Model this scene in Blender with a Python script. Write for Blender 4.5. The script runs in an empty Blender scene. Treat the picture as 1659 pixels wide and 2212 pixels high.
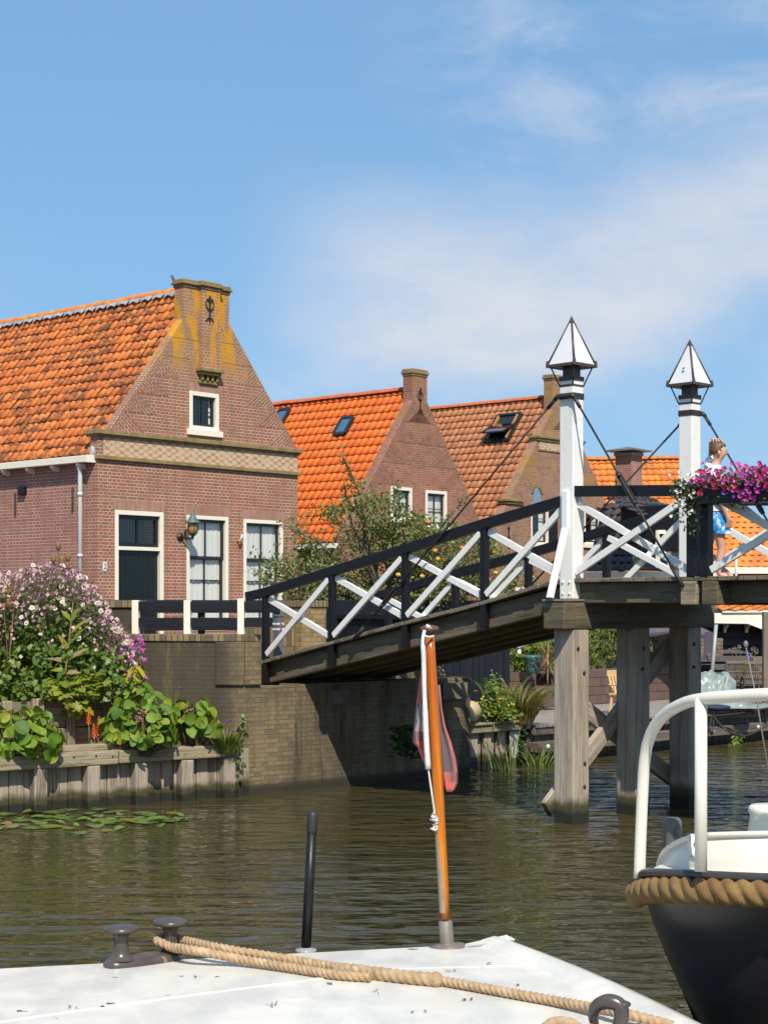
import bpy, math, random
from math import sin, cos, pi, radians, sqrt, tan, atan2
from mathutils import Vector, Matrix, noise
from mathutils.geometry import tessellate_polygon
random.seed(7)
R = random.random
def U(a, b): return a + (b - a) * random.random()
V = Vector
S = bpy.context.scene
COL = S.collection

# ------------------------------------------------------------------ camera
FD, CX, HY, CZ = 3601.6, 829.5, 1311.0, 2.28        # focal length, centre, eye line (photo scaled to 1659 px), eye height
cd = bpy.data.cameras.new('camera'); cam = bpy.data.objects.new('camera', cd); COL.objects.link(cam)
cam.location = (0, 0, CZ); cam.rotation_euler = (pi / 2, 0, 0)
cd.sensor_fit = 'HORIZONTAL'; cd.sensor_width = 36; cd.lens = 36 * FD / 1659
cd.shift_y = 0.1236; cd.clip_start = 0.1; cd.clip_end = 5000
S.camera = cam

# ------------------------------------------------------------------ sun, sky, exposure
u2 = V((.7071, -.7071, 0)); v2 = V((.7071, .7071, 0))
SUN = (u2 * .55 - v2 * .37 + V((0, 0, .75))).normalized()
elev = math.asin(SUN.z); azim = atan2(SUN.x, SUN.y)
ld = bpy.data.lights.new('sun', 'SUN'); ld.energy = 4.4; ld.angle = radians(.55); ld.color = (1, .92, .80)
sun = bpy.data.objects.new('sun', ld); COL.objects.link(sun)
sun.rotation_euler = SUN.to_track_quat('Z', 'Y').to_euler(); sun.location = (5, -20, 30)
wd = bpy.data.worlds.new('World'); S.world = wd; wd.use_nodes = True

def nd(nt, typ, ins=None, **props):
    n = nt.nodes.new(typ)
    for k, v in props.items(): setattr(n, k, v)
    for k, v in (ins or {}).items():
        s = n.inputs[k]
        if isinstance(v, bpy.types.NodeSocket): nt.links.new(v, s)
        else:
            if isinstance(v, (tuple, list)) and len(v) == 3 and s.type == 'RGBA': v = (*v, 1)
            s.default_value = v
    return n
def mth(nt, op, a, b=0.0, c=None, clamp=False):
    n = nt.nodes.new('ShaderNodeMath'); n.operation = op; n.use_clamp = clamp
    for i, v in enumerate((a, b, c)):
        if v is None: continue
        if isinstance(v, bpy.types.NodeSocket): nt.links.new(v, n.inputs[i])
        else: n.inputs[i].default_value = v
    return n.outputs[0]
def mixc(nt, f, a, b, mode='MIX'):
    n = nt.nodes.new('ShaderNodeMix'); n.data_type = 'RGBA'; n.blend_type = mode; n.clamp_factor = True
    for i, v in ((0, f), (6, a), (7, b)):
        if isinstance(v, bpy.types.NodeSocket): nt.links.new(v, n.inputs[i])
        else: n.inputs[i].default_value = (*v, 1) if isinstance(v, (tuple, list)) and len(v) == 3 else v
    return n.outputs[2]
def maprange(nt, v, a, b, c=0., d=1., smooth=True):
    n = nd(nt, 'ShaderNodeMapRange', {0: v, 1: a, 2: b, 3: c, 4: d})
    if smooth: n.interpolation_type = 'SMOOTHSTEP'
    return n.outputs[0]
def noi(nt, vec, scale, detail=4., rough=.55, dist=0.):
    n = nd(nt, 'ShaderNodeTexNoise', {'Scale': scale, 'Detail': detail, 'Roughness': rough, 'Distortion': dist})
    if vec is not None: nt.links.new(vec, n.inputs['Vector'])
    return n.outputs['Fac']
def mapv(nt, vec, scale=(1, 1, 1), loc=(0, 0, 0), rot=(0, 0, 0)):
    return nd(nt, 'ShaderNodeMapping', {'Vector': vec, 'Scale': scale, 'Location': loc, 'Rotation': rot}).outputs[0]

nt = wd.node_tree; nt.nodes.clear()
sky = nd(nt, 'ShaderNodeTexSky', sky_type='NISHITA', sun_disc=False, sun_elevation=elev, sun_rotation=azim,
         altitude=0, air_density=.85, dust_density=1.0, ozone_density=1.5)
tc = nd(nt, 'ShaderNodeTexCoord')
sep = nd(nt, 'ShaderNodeSeparateXYZ', {0: tc.outputs['Generated']})
hx = mth(nt, 'DIVIDE', sep.outputs[0], mth(nt, 'MAXIMUM', mth(nt, 'ABSOLUTE', sep.outputs[1]), .02))
hz = mth(nt, 'DIVIDE', sep.outputs[2], mth(nt, 'MAXIMUM', mth(nt, 'ABSOLUTE', sep.outputs[1]), .02))
cv = nd(nt, 'ShaderNodeCombineXYZ', {0: hx, 1: hz, 2: 0.}).outputs[0]
# thin veils of cirrus: two soft banks and scattered wisps, all laid out by direction
wob = noi(nt, mapv(nt, cv, (5, 9, 1), (3.1, 1.7, 0)), 1., 5, .55)
wy = mth(nt, 'ADD', hz, mth(nt, 'MULTIPLY', mth(nt, 'SUBTRACT', wob, .5), .06))
lift = mth(nt, 'MULTIPLY', mth(nt, 'MAXIMUM', mth(nt, 'SUBTRACT', hx, .10), 0), .36)
yb = mth(nt, 'SUBTRACT', wy, lift)
bank = mth(nt, 'MULTIPLY', maprange(nt, yb, .11, .165), maprange(nt, yb, .285, .195))
bank = mth(nt, 'MULTIPLY', bank, maprange(nt, hx, -.10, .02))
wis = noi(nt, mapv(nt, cv, (7, 15, 1), (.4, 2.2, 0), (0, 0, -.35)), 1., 7, .6, .4)
wmask = mth(nt, 'MULTIPLY', maprange(nt, hx, -.03, .09), maprange(nt, hz, .22, .30))
wisp = mth(nt, 'MULTIPLY', maprange(nt, wis, .42, .74), wmask)
low = mth(nt, 'MULTIPLY', maprange(nt, wob, .35, .75), maprange(nt, hz, .24, .07))
cl = mth(nt, 'ADD', mth(nt, 'MULTIPLY', bank, .80), mth(nt, 'MULTIPLY', wisp, .62))
cl = mth(nt, 'ADD', cl, mth(nt, 'MULTIPLY', low, .85), clamp=True)
fine = noi(nt, mapv(nt, cv, (14, 30, 1)), 1., 8, .62)
cl = mth(nt, 'MULTIPLY', cl, maprange(nt, fine, .25, .65, .66, 1.), clamp=True)
tint = mixc(nt, 1., sky.outputs[0], (.90, .99, 1.0), 'MULTIPLY')
veil = mixc(nt, .62, tint, (1.55, 3.25, 5.45))
skyc = mixc(nt, cl, veil, (4.75, 5.0, 5.5))
bg = nd(nt, 'ShaderNodeBackground', {'Color': skyc, 'Strength': .115})
nd(nt, 'ShaderNodeOutputWorld', {0: bg.outputs[0]})
vs = S.view_settings; vs.view_transform = 'Standard'; vs.look = 'None'; vs.exposure = 0.36; vs.gamma = 1; vs.use_curve_mapping = False
S.cycles.max_bounces = 8; S.cycles.transparent_max_bounces = 12
S.cycles.caustics_reflective = False; S.cycles.caustics_refractive = False

# ------------------------------------------------------------------ photo measurements -> world
def Wp(x, y, Y): return V(((x - CX) / FD * Y, Y, CZ + (HY - y) / FD * Y))
def hit(x, y, P, n):
    d = V(((x - CX) / FD, 1, (HY - y) / FD)); C = V((0, 0, CZ))
    return C + d * ((P - C).dot(n) / d.dot(n))
OB = V((1.98, 17.6, 0))                                # foot of the near bridge mast
def BF(a, b, z): return OB + u2 * a + v2 * b + V((0, 0, z))
def onB(x, y, b):
    p = hit(x, y, BF(0, b, 0), v2); q = p - OB
    return q.dot(u2), p.z
def onA(x, y, a):
    p = hit(x, y, BF(a, 0, 0), u2); q = p - OB
    return q.dot(v2), p.z
def onZ(x, y, z):
    Y = (CZ - z) * FD / (y - HY); return Wp(x, y, Y)

# ------------------------------------------------------------------ mesh builder
class MB:
    def __init__(s): s.v = []; s.f = []; s.uv = []; s.sm = []; s.mi = []
    def add(s, pts): b = len(s.v); s.v += [tuple(p) for p in pts]; return b
    def fc(s, idx, uv=None, sm=False, mi=0): s.f.append(tuple(idx)); s.uv.append(uv); s.sm.append(sm); s.mi.append(mi)
    def poly(s, pts, uv=None, mi=0): b = s.add(pts); s.fc(range(b, b + len(pts)), uv, False, mi)
    def box(s, c, ax, ay, az, mi=0, uv=True):          # centre and three half-axis vectors
        c, ax, ay, az = V(c), V(ax), V(ay), V(az)
        b = s.add([c + ax * i + ay * j + az * k for k in (-1, 1) for j in (-1, 1) for i in (-1, 1)])
        lx, ly, lz = ax.length, ay.length, az.length; o = R() * 7; q = R() * 7
        def r(w, h): return [(o - w, q - h), (o + w, q - h), (o + w, q + h), (o - w, q + h)]
        F = [((0, 2, 3, 1), r(ly, lx)), ((4, 5, 7, 6), r(lx, ly)), ((0, 1, 5, 4), r(lx, lz)), ((3, 2, 6, 7), r(lx, lz)),
             ((2, 0, 4, 6), r(ly, lz)), ((1, 3, 7, 5), r(ly, lz))]
        for f, t in F: s.fc([b + i for i in f], t if uv else None, False, mi)
    def abox(s, x0, x1, y0, y1, z0, z1, mi=0, uv=True):
        s.box(((x0 + x1) / 2, (y0 + y1) / 2, (z0 + z1) / 2), ((x1 - x0) / 2, 0, 0), (0, (y1 - y0) / 2, 0), (0, 0, (z1 - z0) / 2), mi, uv)
    def beam(s, p0, p1, w, h, up=(0, 0, 1), mi=0):     # grain (uv v axis) runs along the beam
        p0, p1 = V(p0), V(p1); d = p1 - p0; L = d.length; d.normalize()
        sd = d.cross(V(up))
        if sd.length < 1e-4: sd = d.cross(V((1, 0, 0)))
        sd.normalize(); un = sd.cross(d).normalized()
        s.box((p0 + p1) / 2, sd * w / 2, un * h / 2, d * L / 2, mi)
    def grid(s, rows, closed=False, sm=True, uvs=None, mi=0):
        n = len(rows[0]); b = s.add([p for r in rows for p in r])
        for i in range(len(rows) - 1):
            for j in range(n if closed else n - 1):
                k = (j + 1) % n; uv = None
                if uvs:
                    (u0, v0), (u1, v1) = uvs(i, j), uvs(i + 1, j + 1); uv = [(u0, v0), (u1, v0), (u1, v1), (u0, v1)]
                s.fc((b + i * n + j, b + i * n + k, b + (i + 1) * n + k, b + (i + 1) * n + j), uv, sm, mi)
        return b
    def tube(s, pts, r, n=8, caps=True, mi=0, fn=None):
        pts = [V(p) for p in pts]; m = len(pts); rr = r if isinstance(r, (list, tuple)) else [r] * m
        t0 = (pts[1] - pts[0]).normalized(); a = t0.orthogonal().normalized(); rows = []; L = 0; Ls = []
        for i, p in enumerate(pts):
            t = (pts[min(i + 1, m - 1)] - pts[max(i - 1, 0)]).normalized()
            a = (a - t * a.dot(t)); a = a.normalized() if a.length > 1e-6 else t.orthogonal().normalized()
            bb = t.cross(a)
            if i: L += (p - pts[i - 1]).length
            Ls.append(L)
            rows.append([p + (a * cos(2 * pi * j / n) + bb * sin(2 * pi * j / n)) * rr[i] * (fn(2 * pi * j / n, L) if fn else 1) for j in range(n)])
        b = s.grid(rows, True, True, lambda i, j: (j / n * .3, Ls[i]), mi)
        if caps:
            s.fc(list(range(b + n - 1, b - 1, -1)), None, False, mi); e = b + (m - 1) * n; s.fc(range(e, e + n), None, False, mi)
    def rope(s, pts, rad, pitch, n=20, step=None, depth=.2):
        pts = resample(pts, step or pitch / 9)
        s.tube(pts, rad, n, True, 0, lambda th, L: 1 - depth + depth * 1.15 * abs(cos(1.5 * (th - 2 * pi * L / (3 * pitch) * 1))) ** .8)
    def lathe(s, prof, c, n=16, axis=None, mi=0):
        c = V(c); az = V(axis).normalized() if axis else V((0, 0, 1)); ax = az.orthogonal().normalized() if axis else V((1, 0, 0)); ay = az.cross(ax)
        rows = [[c + az * z + (ax * cos(2 * pi * j / n) + ay * sin(2 * pi * j / n)) * max(r, 1e-4) for j in range(n)] for r, z in prof]
        b = s.grid(rows, True, True, lambda i, j: (j / n, i * .1), mi)
    def prism(s, pts, ext, mi=0, side=True):           # planar outline (list of points) pushed along ext
        pts = [V(p) for p in pts]; e = V(ext); n = len(pts)
        b = s.add(pts + [p + e for p in pts])
        s.fc(range(b + n - 1, b - 1, -1), None, False, mi); s.fc(range(b + n, b + 2 * n), None, False, mi)
        for i in range(n):
            j = (i + 1) % n; s.fc((b + i, b + j, b + n + j, b + n + i), None, False, mi)
    def ball(s, c, r, sx=1, sy=1, sz=1, n=10, m=7, mi=0, fn=None):
        c = V(c); rows = []
        for i in range(m + 1):
            ph = pi * i / m - pi / 2
            row = []
            for j in range(n):
                d = V((cos(ph) * cos(2 * pi * j / n), cos(ph) * sin(2 * pi * j / n), sin(ph)))
                k = fn(d) if fn else 1
                row.append(c + V((d.x * sx, d.y * sy, d.z * sz)) * r * k)
            rows.append(row)
        s.grid(rows, True, True, None, mi)
    def leaf(s, p, d, nrm, L, W, shape='lance', fold=.25, droop=.15, mi=0):
        p, d, nrm = V(p), V(d).normalized(), V(nrm); sd = d.cross(nrm)
        if sd.length < 1e-3: sd = d.orthogonal()
        sd.normalize(); nn = sd.cross(d).normalized()
        o = SH[shape]; mid = [p + d * L * t - nn * droop * L * t * t for t, w in o]
        lf = [m + sd * W * w + nn * abs(w) * W * fold for m, (t, w) in zip(mid, o)]
        rt = [m - sd * W * w + nn * abs(w) * W * fold for m, (t, w) in zip(mid, o)]
        k = len(o); b = s.add(mid + lf[1:-1] + rt[1:-1])
        A = [b + i for i in range(k)]; Bq = [b] + [b + k + i for i in range(k - 2)] + [b + k - 1]; Cq = [b] + [b + 2 * k - 2 + i for i in range(k - 2)] + [b + k - 1]
        for i in range(k - 1):
            for Q, fl in ((Bq, 0), (Cq, 1)):
                f = [A[i], A[i + 1], Q[i + 1], Q[i]]
                f = [x for q, x in enumerate(f) if x not in f[:q]]
                if len(f) > 2: s.fc(f if fl else f[::-1], None, True, mi)
    def build(s, name, mat, parent=None, bevel=0, seg=2):
        me = bpy.data.meshes.new(name); me.from_pydata(s.v, [], s.f)
        ul = me.uv_layers.new(name='UVMap'); fl = []
        Z = V((0, 0, 1))
        for f, uv in zip(s.f, s.uv):
            if uv and len(uv) == len(f):
                for t in uv: fl += t
                continue
            a, b_, c = V(s.v[f[0]]), V(s.v[f[1]]), V(s.v[f[2]])
            nn = (b_ - a).cross(c - a)
            if nn.length < 1e-12: fl += [0., 0.] * len(f); continue
            nn.normalize()
            t = Z.cross(nn) if abs(nn.z) < .95 else V((1, 0, 0)); t.normalize(); w = nn.cross(t)
            for i in f:
                q = V(s.v[i]); fl += [q.dot(t), q.dot(w)]
        ul.data.foreach_set('uv', fl)
        for m in (mat if isinstance(mat, (list, tuple)) else [mat]): me.materials.append(m)
        me.polygons.foreach_set('use_smooth', s.sm); me.polygons.foreach_set('material_index', s.mi); me.update()
        o = bpy.data.objects.new(name, me); COL.objects.link(o)
        if parent:
            o.parent = parent
            if parent.type == 'EMPTY' and parent.location.length: o.matrix_parent_inverse = Matrix.Translation(-parent.location)
        if bevel:
            md = o.modifiers.new('bevel', 'BEVEL'); md.width = bevel; md.segments = seg; md.limit_method = 'ANGLE'; md.angle_limit = radians(40)
        return o
SH = {'lance': [(0, 0), (.35, .5), (.7, .36), (1, 0)],
      'oval': [(0, 0), (.2, .34), (.5, .5), (.8, .36), (1, 0)],
      'round': [(0, .08), (.14, .34), (.38, .5), (.66, .5), (.88, .32), (1, .05)],
      'blade': [(0, .5), (.4, .5), (.75, .3), (1, 0)],
      'lobed': [(0, .1), (.1, .5), (.3, .28), (.42, .55), (.6, .22), (.72, .34), (1, 0)]}
def resample(pts, step):
    pts = [V(p) for p in pts]; out = [pts[0]]; acc = 0
    for a, b in zip(pts, pts[1:]):
        L = (b - a).length; t = step - acc
        while t < L: out.append(a + (b - a) * (t / L)); t += step
        acc = (L - (t - step))
    if (out[-1] - pts[-1]).length > step * .1: out.append(pts[-1])
    return out
def spline(pts, k=8):
    pts = [V(p) for p in pts]; P = [pts[0] * 2 - pts[1]] + pts + [pts[-1] * 2 - pts[-2]]; out = []
    for i in range(1, len(P) - 2):
        for j in range(k):
            t = j / k; a, b, c, d = P[i - 1:i + 3]
            out.append(.5 * ((2 * b) + (c - a) * t + (2 * a - 5 * b + 4 * c - d) * t * t + (3 * b - a - 3 * c + d) * t ** 3))
    return out + [pts[-1]]
def rdir():
    while 1:
        d = V((U(-1, 1), U(-1, 1), U(-1, 1)))
        if .05 < d.length < 1: return d.normalized()
def thing(name, label, cat, loc=(0, 0, 0), group=None, rz=0):
    o = bpy.data.objects.new(name, None); COL.objects.link(o); o.location = loc; o.rotation_euler = (0, 0, rz); o.empty_display_size = .2
    return tag(o, label, cat, group)
def tag(o, label=None, cat=None, group=None, kind=None):
    if label: o['label'] = label
    if cat: o['category'] = cat
    if group: o['group'] = group
    if kind: o['kind'] = kind
    return o
def dup(root, loc, label=None, rz=0, sc=1):
    r = root.copy(); COL.objects.link(r); r.location = loc; r.rotation_euler = (0, 0, rz); r.scale = (sc,) * 3
    if label: r['label'] = label
    for ch in list(root.children):
        c = ch.copy(); COL.objects.link(c); c.parent = r
        for g in list(ch.children):
            e = g.copy(); COL.objects.link(e); e.parent = c
    return r

# ------------------------------------------------------------------ materials
def newm(name):
    m = bpy.data.materials.new(name); m.use_nodes = True; nt = m.node_tree; nt.nodes.clear(); return m, nt
def fin(nt, col, rough=.6, bump=None, bstr=.3, bdist=.01, **kw):
    ins = {'Base Color': col, 'Roughness': rough}
    for k, v in kw.items(): ins[k.replace('_', ' ')] = v
    p = nd(nt, 'ShaderNodeBsdfPrincipled', ins)
    if bump is not None: nt.links.new(nd(nt, 'ShaderNodeBump', {'Height': bump, 'Strength': bstr, 'Distance': bdist}).outputs[0], p.inputs['Normal'])
    nd(nt, 'ShaderNodeOutputMaterial', {0: p.outputs[0]})
    return p
def objv(nt): return nd(nt, 'ShaderNodeTexCoord').outputs['Object']
def uvv(nt): return nd(nt, 'ShaderNodeTexCoord').outputs['UV']
def surf(name, c1, c2=None, scale=4, rough=.6, bump=.15, bscale=60, dist=.004, c3=None, c3t=(.6, .75), c3s=9, **kw):
    m, nt = newm(name); o = objv(nt); c2 = c2 or tuple(x * .8 for x in c1)
    col = mixc(nt, maprange(nt, noi(nt, o, scale, 5), .35, .65), c1, c2)
    if c3: col = mixc(nt, maprange(nt, noi(nt, o, c3s, 5, .65), *c3t), col, c3)
    b = noi(nt, o, bscale, 4)
    fin(nt, col, rough, b, bump, dist, **kw); return m
def wood(name, c1, c2, c3=None, rough=.75, bump=.5, algae=None, gs=1., moss=None, streak=(38, 1.6)):
    m, nt = newm(name); u = uvv(nt); o = objv(nt)
    g = noi(nt, mapv(nt, u, (streak[0] * gs, streak[1] * gs, 1)), 1., 6, .65, .3)
    g2 = noi(nt, mapv(nt, u, (9 * gs, .7 * gs, 1), (4, 2, 0)), 1., 4, .6)
    col = mixc(nt, maprange(nt, g, .3, .7), c1, c2)
    if c3: col = mixc(nt, maprange(nt, g2, .45, .7), col, c3)
    ck = noi(nt, mapv(nt, u, (85 * gs, 1.5 * gs, 1), (1, 7, 0)), 1., 3, .6)
    col = mixc(nt, maprange(nt, ck, .58, .70, 0, .7), col, tuple(x * .35 for x in c1))
    col = mixc(nt, maprange(nt, noi(nt, mapv(nt, u, (55, 6, 1), (3, 3, 0)), 1., 5, .7), .60, .72, 0, .5), col, tuple(min(1, x * 1.45) for x in c2))
    if moss: col = mixc(nt, maprange(nt, noi(nt, o, moss[1], 6, .7), moss[2], moss[3]), col, moss[0])
    if algae:                                          # tide line of slime just above the water
        z = nd(nt, 'ShaderNodeSeparateXYZ', {0: nd(nt, 'ShaderNodeNewGeometry').outputs['Position']}).outputs[2]
        z = mth(nt, 'ADD', z, mth(nt, 'MULTIPLY', mth(nt, 'SUBTRACT', noi(nt, o, 5, 5), .5), algae[1]))
        col = mixc(nt, maprange(nt, z, algae[0], algae[0] * .6), col, (.055, .05, .018))
        col = mixc(nt, maprange(nt, z, algae[0] * .55, algae[0] * .35), col, (.012, .012, .006))
    fin(nt, col, rough, mth(nt, 'SUBTRACT', mth(nt, 'ADD', g, mth(nt, 'MULTIPLY', noi(nt, o, 90, 3), .4)), mth(nt, 'MULTIPLY', maprange(nt, ck, .57, .68), .8)), bump, .008); return m
def paint(name, c, rough=.4, dirt=(.4, .36, .3), amt=.25, bump=.12, spec=.5, rust=None):
    m, nt = newm(name); o = objv(nt); u = uvv(nt)
    d = mth(nt, 'MULTIPLY', maprange(nt, noi(nt, o, 7, 7, .68), .52, .8), amt)
    col = mixc(nt, d, c, dirt)
    st = noi(nt, mapv(nt, u, (45, 2.2, 1)), 1., 4, .6)
    col = mixc(nt, maprange(nt, st, .6, .85, 0, amt * .8), col, dirt)
    if rust: col = mixc(nt, maprange(nt, noi(nt, o, rust[1], 3, .5), rust[2], rust[3]), col, rust[0])
    fin(nt, col, mth(nt, 'ADD', mth(nt, 'MULTIPLY', noi(nt, o, 25, 4), .25), rough - .12), noi(nt, mapv(nt, u, (60, 4, 1)), 1., 4), bump, .003, **{'Specular_IOR_Level': spec}); return m
def brick(name, c1, c2, c3, mortar, bw=.215, bh=.0625, ms=.0065, overs=(), rough=.85, off=.5):
    m, nt = newm(name); u = uvv(nt); o = objv(nt)
    bt = nd(nt, 'ShaderNodeTexBrick', {'Vector': u, 'Color1': (0, 0, 0), 'Color2': (1, 1, 1), 'Mortar': (0, 0, 0), 'Scale': 1., 'Mortar Size': ms,
            'Mortar Smooth': .25, 'Bias': 0., 'Brick Width': bw, 'Row Height': bh}, offset=off, squash=.5, squash_frequency=2)
    rnd = bt.outputs[0]
    rn = nd(nt, 'ShaderNodeTexWhiteNoise', {0: rnd}, noise_dimensions='3D').outputs[0]
    col = mixc(nt, rn, c1, c2)
    col = mixc(nt, maprange(nt, rn, .74, .80), col, c3)
    col = mixc(nt, maprange(nt, noi(nt, o, 26, 5), .3, .75, 0, .55), col, c2, 'MIX')
    col = mixc(nt, mth(nt, 'MULTIPLY', maprange(nt, noi(nt, o, .7, 4), .4, .7), .35), col, c3)
    mcol = mixc(nt, maprange(nt, noi(nt, o, 3, 5), .35, .7), mortar, tuple(x * .62 for x in mortar))
    col = mixc(nt, bt.outputs[1], col, mcol)
    sx = nd(nt, 'ShaderNodeSeparateXYZ', {0: nd(nt, 'ShaderNodeNewGeometry').outputs['Position']}).outputs
    for ov in overs:                                   # patches of lichen, soot and algae
        k = maprange(nt, noi(nt, mapv(nt, o, ov.get('st', (1, 1, 1)), ov.get('lc', (0, 0, 0))), ov['s'], 7, .68), *ov['t'])
        for ax in 'xyz':
            if ax in ov: k = mth(nt, 'MULTIPLY', k, maprange(nt, sx['xyz'.index(ax)], *ov[ax]))
        col = mixc(nt, mth(nt, 'MULTIPLY', k, ov.get('a', 1)), col, ov['c'])
    h = mth(nt, 'SUBTRACT', mth(nt, 'MULTIPLY', noi(nt, o, 70, 4), .5), mth(nt, 'MULTIPLY', bt.outputs[1], 1.))
    fin(nt, col, rough, h, .7, .008); return m
def tiles(name, cols, moss=None, lichen=None, rough=.7, mt=(.5, .68)):
    m, nt = newm(name); u = uvv(nt); o = objv(nt)
    fl = nd(nt, 'ShaderNodeVectorMath', {0: u}, operation='FLOOR').outputs[0]
    rn = nd(nt, 'ShaderNodeTexWhiteNoise', {0: fl}, noise_dimensions='2D').outputs[0]
    rp = nd(nt, 'ShaderNodeValToRGB', {0: rn}); e = rp.color_ramp.elements
    while len(e) < len(cols): e.new(.5)
    for i, c in enumerate(cols): e[i].position = i / (len(cols) - 1); e[i].color = (*c, 1)
    col = mixc(nt, maprange(nt, noi(nt, o, 18, 6, .7), .35, .8, 0, .4), rp.outputs[0], cols[0])
    if moss:
        big = noi(nt, o, .9, 3); k = mth(nt, 'ADD', noi(nt, mapv(nt, o, (1, 1, 1)), 7, 7, .72), mth(nt, 'MULTIPLY', mth(nt, 'SUBTRACT', big, .5), .35))
        k = mth(nt, 'ADD', k, mth(nt, 'MULTIPLY', mth(nt, 'SUBTRACT', rn, .5), .1))
        fv = nd(nt, 'ShaderNodeSeparateXYZ', {0: nd(nt, 'ShaderNodeVectorMath', {0: u}, operation='FRACTION').outputs[0]}).outputs[1]
        k = mth(nt, 'ADD', k, maprange(nt, fv, .45, .0, 0, .09))
        col = mixc(nt, mth(nt, 'MULTIPLY', maprange(nt, k, *mt), .9), col, moss)
    if lichen: col = mixc(nt, maprange(nt, noi(nt, mapv(nt, o, (1, 1, 1), (9, 3, 1)), 4, 8, .72), .60, .70), col, lichen)
    fin(nt, col, rough, noi(nt, o, 60, 4), .35, .006); return m
def leafm(name, cols, rough=.5, trans=.35, bright=1.):
    m, nt = newm(name); g = nd(nt, 'ShaderNodeNewGeometry')
    rp = nd(nt, 'ShaderNodeValToRGB', {0: g.outputs['Random Per Island']}); e = rp.color_ramp.elements
    while len(e) < len(cols): e.new(.5)
    for i, c in enumerate(cols): e[i].position = i / max(1, len(cols) - 1); e[i].color = (*[x * bright for x in c], 1)
    col = mixc(nt, maprange(nt, noi(nt, objv(nt), 25, 3), .3, .7, 0, .5), rp.outputs[0], cols[0])
    p = nd(nt, 'ShaderNodeBsdfPrincipled', {'Base Color': col, 'Roughness': rough})
    t = nd(nt, 'ShaderNodeBsdfTranslucent', {0: mixc(nt, .35, col, (.5, .6, .05))})
    mx = nd(nt, 'ShaderNodeMixShader', {0: trans, 1: p.outputs[0], 2: t.outputs[0]})
    nd(nt, 'ShaderNodeOutputMaterial', {0: mx.outputs[0]}); return m
def glassm(name, tint=(.95, .97, .96), body=(.02, .025, .03), rough=.03, clear=.75):
    m, nt = newm(name)
    gl = nd(nt, 'ShaderNodeBsdfGlossy', {0: (1, 1, 1), 'Roughness': rough}); tr = nd(nt, 'ShaderNodeBsdfTransparent', {0: tint})
    fr = mth(nt, 'POWER', nd(nt, 'ShaderNodeLayerWeight', {'Blend': .5}).outputs[1], 3.)
    wv = noi(nt, objv(nt), 2.2, 3)
    nt.links.new(nd(nt, 'ShaderNodeBump', {'Height': wv, 'Strength': .12, 'Distance': .05}).outputs[0], gl.inputs['Normal'])
    mx = nd(nt, 'ShaderNodeMixShader', {0: mth(nt, 'ADD', mth(nt, 'MULTIPLY', fr, .8), .07, clamp=True), 1: tr.outputs[0], 2: gl.outputs[0]})
    nd(nt, 'ShaderNodeOutputMaterial', {0: mx.outputs[0]}); return m

LICH = (.56, .27, .012)
Mt = {}
Mt['brick1'] = brick('house_brick', (.36, .135, .075), (.27, .10, .06), (.24, .12, .085), (.60, .46, .35), overs=[
    dict(c=(.34, .23, .10), s=1.1, t=(.30, .6), z=(6.3, 7.6), a=.45), dict(c=LICH, s=2.4, t=(.47, .55), z=(6.7, 7.5), st=(1.7, 1.7, .38)),
    dict(c=(.26, .16, .06), s=2.2, t=(.5, .7), z=(5.0, 5.5), a=.35)])
Mt['brick1s'] = brick('house_side_brick', (.36, .145, .095), (.27, .11, .075), (.23, .12, .095), (.58, .46, .38))
Mt['brick1d'] = brick('house_raked_brick', (.33, .125, .07), (.25, .095, .058), (.20, .10, .075), (.53, .42, .32), overs=[
    dict(c=(.34, .23, .10), s=1.1, t=(.30, .6), z=(6.3, 7.6), a=.6), dict(c=LICH, s=2.4, t=(.47, .55), z=(6.5, 7.6), st=(1.7, 1.7, .38))])
Mt['soldier'] = brick('soldier_brick', (.36, .13, .075), (.29, .10, .06), (.24, .10, .07), (.56, .42, .32), bw=.0625, bh=.23, off=0)
Mt['brick2'] = brick('old_brick', (.37, .135, .075), (.29, .105, .065), (.18, .085, .06), (.42, .30, .22), overs=[
    dict(c=(.26, .16, .03), s=1.7, t=(.5, .68), z=(6.2, 7.4), a=.9)])
Mt['brick3'] = brick('weathered_brick', (.36, .17, .10), (.28, .135, .085), (.20, .11, .07), (.40, .31, .22), overs=[
    dict(c=(.36, .22, .05), s=1.2, t=(.50, .66), z=(5.6, 7.2), a=.7)])
Mt['brick_tan'] = brick('pier_brick', (.36, .25, .09), (.27, .18, .08), (.20, .14, .07), (.20, .17, .11), overs=[dict(c=(.05, .045, .035), s=3, t=(.55, .7), a=.6)])
Mt['quay'] = brick('quay_brick', (.245, .175, .088), (.19, .138, .072), (.14, .10, .06), (.16, .135, .09), bw=.205, bh=.056, ms=.006, overs=[
    dict(c=(.032, .026, .018), s=1.6, t=(.20, .50), x=(-1.72, -2.0), z=(.6, 1.0), a=.88),
    dict(c=(.06, .05, .035), s=5, t=(.35, .65), x=(-1.5, -2.0), z=(.7, 1.1), a=.6), dict(c=(.07, .055, .035), s=1.6, t=(.38, .6), st=(2, 2, .3), a=.7),
    dict(c=(.20, .20, .04), s=2.2, t=(.54, .66), st=(2.2, 2.2, .35), a=.35),
    dict(c=(.035, .03, .02), s=1.7, t=(.50, .64), st=(2.6, 2.6, .22), lc=(3, 1, 0), a=.85, x=(-1.6, -1.0)),
    dict(c=(.30, .24, .18), s=6, t=(.68, .73), z=(.9, 1.2), a=.8),
    dict(c=(.45, .42, .36), s=12, t=(.685, .71), z=(.95, 1.1), a=.9, x=(-1.6, -1.8)),
    dict(c=(.02, .02, .01), s=3, t=(.15, .3), z=(.17, .07), a=.95)])
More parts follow.
